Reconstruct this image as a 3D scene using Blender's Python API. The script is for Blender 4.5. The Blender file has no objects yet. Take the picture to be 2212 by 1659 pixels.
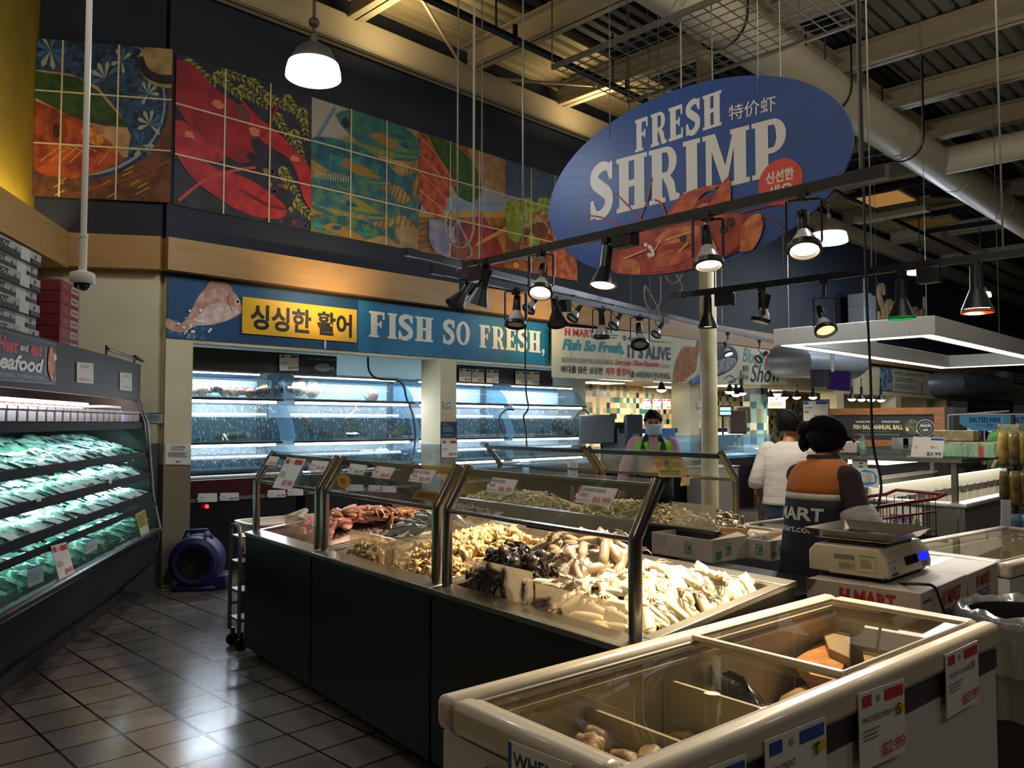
import bpy, bmesh, math, random
from mathutils import Vector, Matrix, Euler
random.seed(11)
S2 = math.sqrt(.5); PI = math.pi
scene = bpy.context.scene
COL = scene.collection
# ---------------------------------------------------------------- camera, world, exposure
FPX = 1750.0; PITCH = math.atan(83.5/FPX); CAMZ = 1.6
cam_d = bpy.data.cameras.new('camera'); cam = bpy.data.objects.new('camera', cam_d); COL.objects.link(cam)
cam_d.sensor_width = 36; cam_d.lens = FPX/2212*36; cam_d.clip_start = .05; cam_d.clip_end = 200
cam.location = (0, 0, CAMZ); cam.rotation_euler = (PI/2+PITCH, 0, -PI/4)
scene.camera = cam
world = bpy.data.worlds.new('world'); scene.world = world; world.use_nodes = True
world.node_tree.nodes['Background'].inputs[0].default_value = (.9, .95, 1, 1)
world.node_tree.nodes['Background'].inputs[1].default_value = .012
scene.view_settings.view_transform = 'Standard'; scene.view_settings.look = 'None'
scene.view_settings.gamma = 1; scene.view_settings.exposure = 0.0
scene.view_settings.use_curve_mapping = False
scene.cycles.max_bounces = 8; scene.cycles.diffuse_bounces = 3; scene.cycles.glossy_bounces = 4
scene.cycles.transparent_max_bounces = 24; scene.cycles.transmission_bounces = 6
scene.cycles.caustics_reflective = False; scene.cycles.caustics_refractive = False
scene.cycles.sample_clamp_indirect = 4.0

def lin(c): return c/12.92 if c <= .04045 else ((c+.055)/1.055)**2.4
def hexc(h):
    h = h.lstrip('#'); return tuple(lin(int(h[i:i+2], 16)/255) for i in (0, 2, 4))+(1,)
def LF(lat, fwd, z=0.0): return Vector(((fwd+lat)*S2, (fwd-lat)*S2, z))
def ray(px, py):
    c = (px-1106)/FPX; r = (829.5-py)/FPX; ct, st = math.cos(PITCH), math.sin(PITCH)
    return LF(c, ct-r*st, r*ct+st)
CAM = Vector((0, 0, CAMZ))
def at(px, py, X=None, Y=None, Z=None, D=None):
    "the place in the room that lies on a sight line, on a given plane or at a given distance"
    d = ray(px, py)
    if X is not None: k = X/d.x
    elif Y is not None: k = Y/d.y
    elif Z is not None: k = (Z-CAMZ)/d.z
    else: k = D/((d.x+d.y)*S2)
    return CAM+d*k
def atp(px, py, p0, n):
    d = ray(px, py); return CAM+d*((p0-CAM).dot(n)/d.dot(n))

def light(kind, loc, power, col=(1, 1, 1), aim=None, size=.1, spot=60, blend=.5, sy=None):
    d = bpy.data.lights.new('lamp_light', kind); d.energy = power; d.color = col
    o = bpy.data.objects.new('lamp_light', d); COL.objects.link(o); o.location = loc
    if kind == 'SPOT': d.spot_size = math.radians(spot); d.spot_blend = blend; d.shadow_soft_size = size
    elif kind == 'POINT': d.shadow_soft_size = size
    elif kind == 'AREA':
        d.size = size
        if sy: d.shape = 'RECTANGLE'; d.size_y = sy
    if aim is not None:
        o.rotation_euler = (Vector(aim)-Vector(loc)).to_track_quat('-Z', 'Y').to_euler()
    return o
WARM = (1, .80, .52); COOL = (.78, .88, 1); NEUT = (1, .93, .82)
# shop floor light: bell pendants (built below), then unseen lights added for ambient and fill
PEND = [(at(677, 162, D=6.0), 95, COOL), (at(1790, 520, D=9.5), 200, COOL), (at(1988, 588, D=16), 330, COOL), (at(2120, 640, D=17), 150, COOL)]
for p, e, c in PEND: light('POINT', p+Vector((0, 0, -.05)), e, c, size=.12)
for p in [(-2.5, 1.5, 4.6), (1.5, -2.5, 4.6), (6, -2.5, 4.6), (10, 0.5, 4.8)]:
    light('POINT', p, 50, NEUT, size=.2)
light('POINT', (1.8, 2.2, 4.9), 55, (1, .95, .88), size=.2)
light('POINT', (5.2, 1.4, 5.0), 130, NEUT, size=.2)
light('POINT', (.6, 4.4, 5.0), 45, (1, .95, .86), size=.2)
# ---------------------------------------------------------------- materials
MATS = {}
def M(name, col='#808080', rough=.5, metal=0., col2=None, scale=8., detail=4., bump=0., bscale=40., emit=None, spec=.5, coat=0., stretch=None, ramp=(.35, .65), sss=0., vor=False):
    if name in MATS: return MATS[name]
    m = bpy.data.materials.new(name); m.use_nodes = True; nt = m.node_tree; b = nt.nodes['Principled BSDF']
    c = hexc(col) if isinstance(col, str) else tuple(col)+(1,)
    b.inputs['Base Color'].default_value = c; b.inputs['Roughness'].default_value = rough; b.inputs['Metallic'].default_value = metal
    b.inputs['Specular IOR Level'].default_value = spec; b.inputs['Coat Weight'].default_value = coat
    if coat: b.inputs['Coat Roughness'].default_value = .08
    if sss: b.inputs['Subsurface Weight'].default_value = sss; b.inputs['Subsurface Radius'].default_value = (.02, .012, .008)
    if emit: b.inputs['Emission Color'].default_value = hexc(emit[0]); b.inputs['Emission Strength'].default_value = emit[1]
    tc = None
    def coord():
        nonlocal tc
        if tc is None:
            t = nt.nodes.new('ShaderNodeTexCoord'); mp = nt.nodes.new('ShaderNodeMapping'); nt.links.new(t.outputs['Object'], mp.inputs[0])
            if stretch: mp.inputs['Scale'].default_value = stretch
            tc = mp
        return tc.outputs[0]
    if col2:
        n = nt.nodes.new('ShaderNodeTexVoronoi' if vor else 'ShaderNodeTexNoise'); n.inputs['Scale'].default_value = scale
        if not vor: n.inputs['Detail'].default_value = detail
        nt.links.new(coord(), n.inputs['Vector'])
        r = nt.nodes.new('ShaderNodeValToRGB'); r.color_ramp.elements[0].color = c; r.color_ramp.elements[1].color = hexc(col2)
        r.color_ramp.elements[0].position, r.color_ramp.elements[1].position = ramp
        nt.links.new(n.outputs[0], r.inputs[0]); nt.links.new(r.outputs[0], b.inputs['Base Color'])
    if bump:
        n = nt.nodes.new('ShaderNodeTexNoise'); n.inputs['Scale'].default_value = bscale; n.inputs['Detail'].default_value = 3
        nt.links.new(coord(), n.inputs['Vector']); bp = nt.nodes.new('ShaderNodeBump'); bp.inputs['Strength'].default_value = bump; bp.inputs['Distance'].default_value = .01
        nt.links.new(n.outputs[0], bp.inputs['Height']); nt.links.new(bp.outputs[0], b.inputs['Normal'])
    MATS[name] = m; return m
def P(h, rough=.55): return M('print_'+h.lstrip('#')+('' if rough == .55 else '_g%d' % (rough*100)), h, rough)
def PT(h, h2, sc=9, ramp=(.4, .6)): return M('paint_%s_%s_%d' % (h.lstrip('#'), h2.lstrip('#'), sc), h, .6, col2=h2, scale=sc, detail=5, ramp=ramp)
def EM(name, h, s):
    if name in MATS: return MATS[name]
    m = bpy.data.materials.new(name); m.use_nodes = True; nt = m.node_tree; nt.nodes.clear()
    e = nt.nodes.new('ShaderNodeEmission'); o = nt.nodes.new('ShaderNodeOutputMaterial'); e.inputs[0].default_value = hexc(h); e.inputs[1].default_value = s
    nt.links.new(e.outputs[0], o.inputs[0]); MATS[name] = m; return m
def GL(name, tint='#ffffff', refl=.5, rough=.02, haze=0., hazecol='#ffffff', streak=False):
    "thin clear sheet: lets light through with a tint, mirrors more at grazing angles, with an optional film of mist or drops"
    if name in MATS: return MATS[name]
    m = bpy.data.materials.new(name); m.use_nodes = True; nt = m.node_tree; nt.nodes.clear(); N = nt.nodes.new; L = nt.links.new
    o = N('ShaderNodeOutputMaterial'); t = N('ShaderNodeBsdfTransparent'); t.inputs[0].default_value = hexc(tint)
    g = N('ShaderNodeBsdfGlossy'); g.inputs['Roughness'].default_value = rough
    fr = N('ShaderNodeLayerWeight'); fr.inputs[0].default_value = .5
    pw = N('ShaderNodeMath'); pw.operation = 'POWER'; pw.inputs[1].default_value = 4.5; L(fr.outputs['Facing'], pw.inputs[0])
    mul = N('ShaderNodeMath'); mul.operation = 'MULTIPLY_ADD'; mul.inputs[1].default_value = refl*1.2; mul.inputs[2].default_value = .05*refl*2; L(pw.outputs[0], mul.inputs[0])
    base = t.outputs[0]
    if haze:
        d = N('ShaderNodeBsdfDiffuse'); d.inputs[0].default_value = hexc(hazecol); mx = N('ShaderNodeMixShader'); mx.inputs[0].default_value = haze
        tr = N('ShaderNodeBsdfTranslucent'); tr.inputs[0].default_value = hexc(hazecol); m2 = N('ShaderNodeMixShader'); m2.inputs[0].default_value = .6
        L(d.outputs[0], m2.inputs[1]); L(tr.outputs[0], m2.inputs[2])
        if streak:
            tc = N('ShaderNodeTexCoord'); mp = N('ShaderNodeMapping'); mp.inputs['Scale'].default_value = (55, 30, 5); L(tc.outputs['Object'], mp.inputs[0])
            n = N('ShaderNodeTexNoise'); n.inputs['Scale'].default_value = 1.2; n.inputs['Detail'].default_value = 4; L(mp.outputs[0], n.inputs['Vector'])
            r = N('ShaderNodeMapRange'); r.inputs[1].default_value = .54; r.inputs[2].default_value = .72; r.inputs[3].default_value = haze*.25; r.inputs[4].default_value = .5
            L(n.outputs[0], r.inputs[0]); L(r.outputs[0], mx.inputs[0])
        L(base, mx.inputs[1]); L(m2.outputs[0], mx.inputs[2]); base = mx.outputs[0]
    ms = N('ShaderNodeMixShader'); L(mul.outputs[0], ms.inputs[0]); L(base, ms.inputs[1]); L(g.outputs[0], ms.inputs[2]); L(ms.outputs[0], o.inputs[0])
    MATS[name] = m; return m

# ---------------------------------------------------------------- mesh builder
def frame_of(d):
    d = Vector(d).normalized(); a = Vector((0, 0, 1)) if abs(d.z) < .95 else Vector((1, 0, 0))
    x = a.cross(d).normalized(); return x, d.cross(x), d
class MB:
    def __init__(s): s.v = []; s.f = []; s.m = []; s.ms = []
    def mi(s, m):
        if m not in s.ms: s.ms.append(m)
        return s.ms.index(m)
    def add(s, vs, fs, m):
        o = len(s.v); k = s.mi(m); s.v += [Vector(v) for v in vs]
        for f in fs: s.f.append([i+o for i in f]); s.m.append(k)
        return s
    def box(s, a, b, m, rz=0, R=None, c=None):
        "box from corner a to corner b, turned about its centre"
        a = Vector(a); b = Vector(b); ce = (a+b)/2; h = (b-a)/2
        vs = [Vector((x*h.x, y*h.y, z*h.z)) for z in (-1, 1) for y in (-1, 1) for x in (-1, 1)]
        if R is None and rz: R = Matrix.Rotation(rz, 3, 'Z')
        if R is not None: vs = [R @ v for v in vs]
        vs = [v+(c if c is not None else ce) for v in vs]
        return s.add(vs, [(0, 2, 3, 1), (4, 5, 7, 6), (0, 1, 5, 4), (2, 6, 7, 3), (0, 4, 6, 2), (1, 3, 7, 5)], m)
    def bar(s, p, q, w, h, m, up=(0, 0, 1)):
        "rectangular bar from p to q, w wide and h high"
        p = Vector(p); q = Vector(q); d = (q-p).normalized(); u = Vector(up); x = d.cross(u)
        if x.length < 1e-4: x = d.cross(Vector((1, 0, 0)))
        x.normalize(); u = x.cross(d).normalized(); vs = []
        for e in (p, q): vs += [e-x*w/2-u*h/2, e+x*w/2-u*h/2, e+x*w/2+u*h/2, e-x*w/2+u*h/2]
        return s.add(vs, [(0, 1, 2, 3), (7, 6, 5, 4), (0, 4, 5, 1), (1, 5, 6, 2), (2, 6, 7, 3), (3, 7, 4, 0)], m)
    def cyl(s, p, q, r, m, r2=None, n=16, cap=True):
        p = Vector(p); q = Vector(q); r2 = r if r2 is None else r2; x, y, d = frame_of(q-p); vs = []
        for e, rr in ((p, r), (q, r2)):
            vs += [e+x*rr*math.cos(2*PI*i/n)+y*rr*math.sin(2*PI*i/n) for i in range(n)]
        fs = [(i, (i+1) % n, (i+1) % n+n, i+n) for i in range(n)]
        if cap: fs += [tuple(range(n-1, -1, -1)), tuple(range(n, 2*n))]
        return s.add(vs, fs, m)
    def tube(s, pts, r, m, n=8, cap=True, sq=1.0):
        "round tube along points; r a number or one radius per point"
        pts = [Vector(p) for p in pts]; N = len(pts); rs = r if isinstance(r, (list, tuple)) else [r]*N; vs = []; px = None
        for i, p in enumerate(pts):
            d = (pts[min(i+1, N-1)]-pts[max(i-1, 0)]).normalized()
            if px is None: x, y, _ = frame_of(d)
            else:
                x = px-d*px.dot(d); x = x.normalized() if x.length > 1e-6 else frame_of(d)[0]; y = d.cross(x)
            px = x; vs += [p+x*rs[i]*math.cos(2*PI*k/n)+y*rs[i]*sq*math.sin(2*PI*k/n) for k in range(n)]
        fs = [(i*n+k, i*n+(k+1) % n, (i+1)*n+(k+1) % n, (i+1)*n+k) for i in range(N-1) for k in range(n)]
        if cap: fs += [tuple(range(n-1, -1, -1)), tuple(range((N-1)*n, N*n))]
        return s.add(vs, fs, m)
    def lathe(s, prof, m, base=(0, 0, 0), axis=(0, 0, 1), n=24, sx=1, sy=1):
        "turned shape: prof = (radius, height) pairs"
        b = Vector(base); x, y, d = frame_of(axis); vs = []
        for r, h in prof: vs += [b+x*r*sx*math.cos(2*PI*k/n)+y*r*sy*math.sin(2*PI*k/n)+d*h for k in range(n)]
        return s.add(vs, [(i*n+k, i*n+(k+1) % n, (i+1)*n+(k+1) % n, (i+1)*n+k) for i in range(len(prof)-1) for k in range(n)], m)
    def ball(s, c, r, m, n=14, k=9, R=None, jit=0, lo=0.0, hi=1.0):
        c = Vector(c); r = Vector((r, r, r)) if not hasattr(r, '__len__') else Vector(r); vs = []
        for i in range(k+1):
            t = PI*(lo+(hi-lo)*i/k)
            for j in range(n):
                a = 2*PI*j/n; v = Vector((math.sin(t)*math.cos(a)*r.x, math.sin(t)*math.sin(a)*r.y, math.cos(t)*r.z))
                if jit: v *= 1+random.uniform(-jit, jit)
                vs.append(c+(R @ v if R is not None else v))
        return s.add(vs, [(i*n+j, (i+1)*n+j, (i+1)*n+(j+1) % n, i*n+(j+1) % n) for i in range(k) for j in range(n)], m)
    def loft(s, rings, m, n=20, cap=True, p=2.0):
        "rings: (centre, rx, ry[, matrix]) superellipses"
        vs = []
        for rg in rings:
            c, rx, ry = Vector(rg[0]), rg[1], rg[2]; R = rg[3] if len(rg) > 3 else None
            for k in range(n):
                a = 2*PI*k/n; ca, sa = math.cos(a), math.sin(a)
                v = Vector((math.copysign(abs(ca)**(2/p), ca)*rx, math.copysign(abs(sa)**(2/p), sa)*ry, 0))
                vs.append(c+(R @ v if R is not None else v))
        N = len(rings)
        fs = [(i*n+k, i*n+(k+1) % n, (i+1)*n+(k+1) % n, (i+1)*n+k) for i in range(N-1) for k in range(n)]
        if cap: fs += [tuple(range(n-1, -1, -1)), tuple(range((N-1)*n, N*n))]
        return s.add(vs, fs, m)
    def prism(s, poly, a, b, m, axis='x'):
        "polygon in the plane across the axis, pulled from a to b along it"
        def pt(u, v, w): return {'x': (w, u, v), 'y': (u, w, v), 'z': (u, v, w)}[axis]
        n = len(poly); vs = [pt(u, v, a) for u, v in poly]+[pt(u, v, b) for u, v in poly]
        return s.add(vs, [tuple(range(n-1, -1, -1)), tuple(range(n, 2*n))]+[(i, (i+1) % n, (i+1) % n+n, i+n) for i in range(n)], m)
    def sheet(s, fn, nu, nv, m):
        vs = [Vector(fn(i/nu, j/nv)) for j in range(nv+1) for i in range(nu+1)]; w = nu+1
        return s.add(vs, [(j*w+i, j*w+i+1, (j+1)*w+i+1, (j+1)*w+i) for j in range(nv) for i in range(nu)], m)
    def build(s, name, parent=None, loc=None, rz=0, smooth=35, bevel=0, subsurf=0, solid=0):
        me = bpy.data.meshes.new(name)
        me.from_pydata([tuple(v) for v in s.v], [], s.f)
        for m in s.ms: me.materials.append(m)
        me.polygons.foreach_set('material_index', s.m)
        me.polygons.foreach_set('use_smooth', [bool(smooth)]*len(s.f))
        if smooth and smooth < 180: me.set_sharp_from_angle(angle=math.radians(smooth))
        me.update()
        o = bpy.data.objects.new(name, me); COL.objects.link(o)
        if parent is not None: o.parent = parent
        if loc is not None: o.location = loc
        if rz: o.rotation_euler.z = rz
        if bevel:
            b = o.modifiers.new('bevel', 'BEVEL'); b.width = bevel; b.segments = 2; b.limit_method = 'ANGLE'; b.angle_limit = math.radians(50)
        if solid: k = o.modifiers.new('solid', 'SOLIDIFY'); k.thickness = solid; k.offset = 0
        if subsurf: k = o.modifiers.new('sub', 'SUBSURF'); k.levels = subsurf; k.render_levels = subsurf
        return o
def tag(o, label=None, cat=None, group=None, kind=None):
    for k, v in (('label', label), ('category', cat), ('group', group), ('kind', kind)):
        if v: o[k] = v
    return o
def thing(name, label, cat, loc=(0, 0, 0), rz=0, group=None):
    o = bpy.data.objects.new(name, None); COL.objects.link(o); o.location = loc; o.rotation_euler = (0, 0, rz); o.empty_display_size = .1
    return tag(o, label, cat, group)
def struct(mb, name, **k): return tag(mb.build(name, **k), kind='structure')
def dup(o, loc=None, rot=None, label=None, group=None, scale=None):
    c = o.copy(); COL.objects.link(c)
    if loc is not None: c.location = loc
    if rot is not None: c.rotation_euler = rot
    if scale is not None: c.scale = (scale,)*3 if not hasattr(scale, '__len__') else scale
    if label: c['label'] = label
    if group: c['group'] = group
    for ch in list(o.children):
        d = ch.copy(); COL.objects.link(d); d.parent = c
        for g in list(ch.children):
            e = g.copy(); COL.objects.link(e); e.parent = d
    return c

# ---------------------------------------------------------------- lettering and printed artwork
_tx = {}
def glyphs(body, bold=0.0, shear=0.0):
    key = (body, bold, shear)
    if key not in _tx:
        c = bpy.data.curves.new('lettering', 'FONT'); c.body = body; c.offset = bold; c.shear = shear; c.resolution_u = 3
        o = bpy.data.objects.new('lettering', c); COL.objects.link(o); dg = bpy.context.evaluated_depsgraph_get()
        me = bpy.data.meshes.new_from_object(o.evaluated_get(dg))
        vs = [(v.co.x, v.co.y) for v in me.vertices]; fs = [tuple(p.vertices) for p in me.polygons]
        bpy.data.objects.remove(o); bpy.data.curves.remove(c); bpy.data.meshes.remove(me)
        if not vs: vs = [(0, 0)]; fs = []
        xs = [v[0] for v in vs]; ys = [v[1] for v in vs]; x0, x1, y0, y1 = min(xs), max(xs), min(ys), max(ys)
        w = max(x1-x0, 1e-6); h = max(y1-y0, 1e-6)
        _tx[key] = ([((a-x0)/w, (b-y0)/h) for a, b in vs], fs, w/h)
    return _tx[key]
def ring(cx, cy, rx, ry, n=28, a0=0, a1=2*PI, rot=0, jit=0):
    out = []
    for i in range(n if abs(a1-a0) > 6.2 else n+1):
        a = a0+(a1-a0)*i/n; k = 1+(random.uniform(-jit, jit) if jit else 0); x, y = rx*k*math.cos(a), ry*k*math.sin(a)
        out.append((cx+x*math.cos(rot)-y*math.sin(rot), cy+x*math.sin(rot)+y*math.cos(rot)))
    return out
def stroke(pts, w):
    "polygon along a 2D line with a width (one number or one per point)"
    n = len(pts); ws = w if hasattr(w, '__len__') else [w]*n; L = []; R = []
    for i, (x, y) in enumerate(pts):
        a = pts[max(i-1, 0)]; b = pts[min(i+1, n-1)]; dx, dy = b[0]-a[0], b[1]-a[1]; l = math.hypot(dx, dy) or 1
        L.append((x-dy/l*ws[i]/2, y+dx/l*ws[i]/2)); R.append((x+dy/l*ws[i]/2, y-dx/l*ws[i]/2))
    return L+R[::-1]
def smooth2(pts, n=6):
    out = []
    for i in range(len(pts)-1):
        p0, p1, p2, p3 = pts[max(i-1, 0)], pts[i], pts[i+1], pts[min(i+2, len(pts)-1)]
        for k in range(n):
            t = k/n; out.append(tuple(.5*(2*p1[j]+(p2[j]-p0[j])*t+(2*p0[j]-5*p1[j]+4*p2[j]-p3[j])*t*t+(3*p1[j]-p0[j]-3*p2[j]+p3[j])*t**3) for j in range(len(p1))))
    out.append(tuple(pts[-1])); return out
def slab(ch):
    "slab-serif letter: polygons in a box of height 1; returns (polygons, width)"
    st = .27; sf = .085; q = []
    def stem(x, ser='both', w=st):
        q.append([(x, 0), (x+w, 0), (x+w, 1), (x, 1)])
        o = .075
        for y in (0, 1-sf): q.append([(x-o, y), (x+w+o, y), (x+w+o, y+sf), (x-o, y+sf)])
    def bowl(x, y0, y1, rx, t=.2):
        yc = (y0+y1)/2; ry = (y1-y0)/2
        o = [(x, y1)]+ring(x+rx*.35, yc, rx*.65, ry, 12, PI/2, -PI/2)+[(x, y0)]
        i = [(x, y0+.1)]+ring(x+rx*.35, yc, rx*.65-t, ry-.1, 12, -PI/2, PI/2)+[(x, y1-.1)]
        m = len(o)
        for k in range(m-1): q.append([o[k], o[k+1], i[m-2-k], i[m-1-k]])
    if ch == 'I': stem(.08); return q, .4
    if ch == 'H': stem(.08); stem(.5); q.append([(.3, .44), (.5, .44), (.5, .56), (.3, .56)]); return q, .82
    if ch in 'FE':
        stem(.08); q.append([(.3, .88), (.66, .88), (.66, 1), (.3, 1)]); q.append([(.58, .7), (.66, .7), (.66, 1), (.58, 1)])
        q.append([(.3, .46), (.5, .46), (.5, .56), (.3, .56)]); q.append([(.46, .38), (.54, .38), (.54, .64), (.46, .64)])
        if ch == 'E': q.append([(.3, 0), (.68, 0), (.68, .12), (.3, .12)]); q.append([(.6, 0), (.68, 0), (.68, .3), (.6, .3)])
        return q, .72
    if ch in 'PR':
        stem(.08); bowl(.3, .44 if ch == 'R' else .4, 1, .42)
        if ch == 'R': q.append(stroke([(.42, .5), (.56, .3), (.62, .06), (.78, .05)], [.16, .2, .2, .1])); return q, .8
        return q, .74
    if ch == 'M':
        stem(.08, w=.14); stem(.72); q.append([(.1, 1), (.3, 1), (.56, .3), (.46, .05)]); q.append([(.5, .3), (.46, .05), (.56, .05), (.8, 1), (.72, 1)]); return q, 1.04
    if ch == 'S':
        pts = smooth2([(.6, .74), (.54, .9), (.36, .94), (.16, .84), (.15, .68), (.34, .54), (.53, .4), (.54, .2), (.36, .06), (.16, .08), (.08, .26)], 5)
        n = len(pts); ws = [.1+.15*math.sin(PI*i/(n-1))**1.0 for i in range(n)]
        p = stroke(pts, ws)
        for k in range(n-1): q.append([p[k], p[k+1], p[2*n-2-k], p[2*n-1-k]])
        q.append([(.56, .68), (.66, .68), (.66, 1), (.58, 1)]); q.append([(.02, 0), (.1, 0), (.12, .34), (.02, .34)]); return q, .7
    if ch == 'O':
        o = ring(.4, .5, .4, .51, 28); i = ring(.4, .5, .17, .4, 28)
        for k in range(28): q.append([o[k], o[(k+1) % 28], i[(k+1) % 28], i[k]])
        return q, .8
    if ch == ',': return [[(.05, 0), (.22, 0), (.22, .18), (.05, .18)], [(.14, 0), (.22, 0), (.08, -.16), (.04, -.12)]], .28
    return [], .3
class Art:
    "flat printed artwork on a four-cornered card: u to the right, v up, both 0..1; later shapes lie on top"
    def __init__(s, quad, th=.004, eps=.0008, face=None):
        s.q = [Vector(p) for p in quad]   # bottom-left, bottom-right, top-right, top-left as seen
        a, b, c, d = s.q; s.n = ((b-a).cross(d-a)).normalized(); s.c = (a+b+c+d)/4
        s.w = ((b-a).length+(c-d).length)/2; s.h = ((d-a).length+(c-b).length)/2
        s.th = th; s.eps = eps; s.lay = 1; s.mb = MB()
    def P(s, u, v, k=None):
        a, b, c, d = s.q; k = s.lay if k is None else k
        return a*(1-u)*(1-v)+b*u*(1-v)+c*u*v+d*(1-u)*v+s.n*(s.eps*k)-s.c
    def card(s, m, poly=None, back=None):
        poly = poly or [(0, 0), (1, 0), (1, 1), (0, 1)]; n = len(poly)
        vs = [s.P(u, v, 0) for u, v in poly]; vb = [p-s.n*s.th for p in vs]
        s.mb.add(vs, [tuple(range(n))], m)
        s.mb.add(vs+vb, [tuple(range(2*n-1, n-1, -1))]+[(i, i+n, (i+1) % n+n, (i+1) % n) for i in range(n)], back or m); return s
    def poly(s, pts, m, up=True):
        if isinstance(m, str): m = P(m)
        n = len(pts); s.mb.add([s.P(u, v) for u, v in pts], [tuple(range(n))], m)
        if up: s.lay += 1
        return s
    def rect(s, u0, v0, u1, v1, m): return s.poly([(u0, v0), (u1, v0), (u1, v1), (u0, v1)], m)
    def line(s, pts, w, m):
        "w in metres"
        k = s.w/s.h; q = stroke([(u*k, v) for u, v in pts], w/s.h if not hasattr(w, '__len__') else [x/s.h for x in w]); n = len(pts)
        q = [(x/k, y) for x, y in q]
        if isinstance(m, str): m = P(m)
        for i in range(n-1): s.mb.add([s.P(*z) for z in (q[i], q[i+1], q[2*n-2-i], q[2*n-1-i])], [(0, 1, 2, 3)], m)
        s.lay += 1; return s
    def oval(s, cx, cy, r, m, ry=None, n=28, jit=0, rot=0):
        "r as a share of the height; ry defaults to a true circle"
        k = s.h/s.w; ry = r if ry is None else ry
        return s.poly([(cx+(x)*k, cy+y) for x, y in ring(0, 0, r, ry, n, rot=rot, jit=jit)], m)
    def text(s, body, u0, v0, u1, v1, m, bold=0., shear=0., rise=0., fit=True, align='l'):
        if isinstance(m, str): m = P(m)
        vs, fs, asp = glyphs(body, bold, shear)
        if not fit:
            w = (v1-v0)*s.h*asp/s.w
            if w < u1-u0:
                if align == 'c': u0 = (u0+u1-w)/2
                if align == 'r': u0 = u1-w
                u1 = u0+w
        s.mb.add([s.P(u0+x*(u1-u0), v0+y*(v1-v0)+rise*x) for x, y in vs], fs, m); s.lay += 1; return s
    def slabs(s, body, u0, v0, u1, v1, m, rise=0., gap=.07, hfun=None):
        if isinstance(m, str): m = P(m)
        L = []; x = 0
        for ch in body:
            q, w = slab(ch)
            for p in q: L.append([(a+x, b) for a, b in p])
            x += w+gap
        x -= gap
        for j, p in enumerate(L):
            n = len(p); z = []
            for a, b in p:
                t = a/x; k = hfun(t) if hfun else (0, 1)
                z.append(s.P(u0+t*(u1-u0), v0+(k[0]+b*k[1])*(v1-v0)+rise*t, s.lay+.12*(j % 9)))
            s.mb.add(z, [tuple(range(n))], m)
        s.lay += 2; return s
    def lines(s, u0, v0, u1, v1, n, m, fill=.5):
        "rows of small print too fine to read"
        for i in range(n):
            y = v0+(v1-v0)*(i+.5)/n; s.rect(u0, y-(v1-v0)/n*fill/2, u0+(u1-u0)*random.uniform(.75, 1), y+(v1-v0)/n*fill/2, m)
        return s
    def build(s, name, label=None, cat=None, group=None, parent=None, kind=None):
        o = s.mb.build(name, parent=parent, loc=s.c, smooth=0)
        return tag(o, label, cat, group, kind)
def pxq(c, f): return [f(*p) for p in c]
# ---------------------------------------------------------------- the room
WY = 8.0          # the long sign wall stands at Y = 8 and runs along X
def mosaic_mat(name, size, cols, axis='xz', rough=.25):
    m = bpy.data.materials.new(name); m.use_nodes = True; nt = m.node_tree; b = nt.nodes['Principled BSDF']; N = nt.nodes.new; L = nt.links.new
    b.inputs['Roughness'].default_value = rough
    tc = N('ShaderNodeTexCoord'); sx = N('ShaderNodeSeparateXYZ'); L(tc.outputs['Object'], sx.inputs[0])
    ad = N('ShaderNodeMath'); ad.operation = 'ADD'; L(sx.outputs[0], ad.inputs[0]); L(sx.outputs[1], ad.inputs[1])
    outs = []; frs = []
    for src in (ad.outputs[0], sx.outputs[2]):
        d = N('ShaderNodeMath'); d.operation = 'DIVIDE'; d.inputs[1].default_value = size; L(src, d.inputs[0])
        f = N('ShaderNodeMath'); f.operation = 'FLOOR'; L(d.outputs[0], f.inputs[0]); outs.append(f)
        r = N('ShaderNodeMath'); r.operation = 'FRACT'; L(d.outputs[0], r.inputs[0]); frs.append(r)
    cb = N('ShaderNodeCombineXYZ'); L(outs[0].outputs[0], cb.inputs[0]); L(outs[1].outputs[0], cb.inputs[1])
    w = N('ShaderNodeTexWhiteNoise'); w.noise_dimensions = '2D'; L(cb.outputs[0], w.inputs['Vector'])
    rp = N('ShaderNodeValToRGB'); rp.color_ramp.interpolation = 'CONSTANT'; L(w.outputs[0], rp.inputs[0])
    e = rp.color_ramp.elements
    e[0].position = 0; e[0].color = hexc(cols[0][1]); e[1].position = cols[1][0]; e[1].color = hexc(cols[1][1])
    for p, c in cols[2:]: k = e.new(p); k.color = hexc(c)
    L(rp.outputs[0], b.inputs['Base Color']); return m
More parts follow.
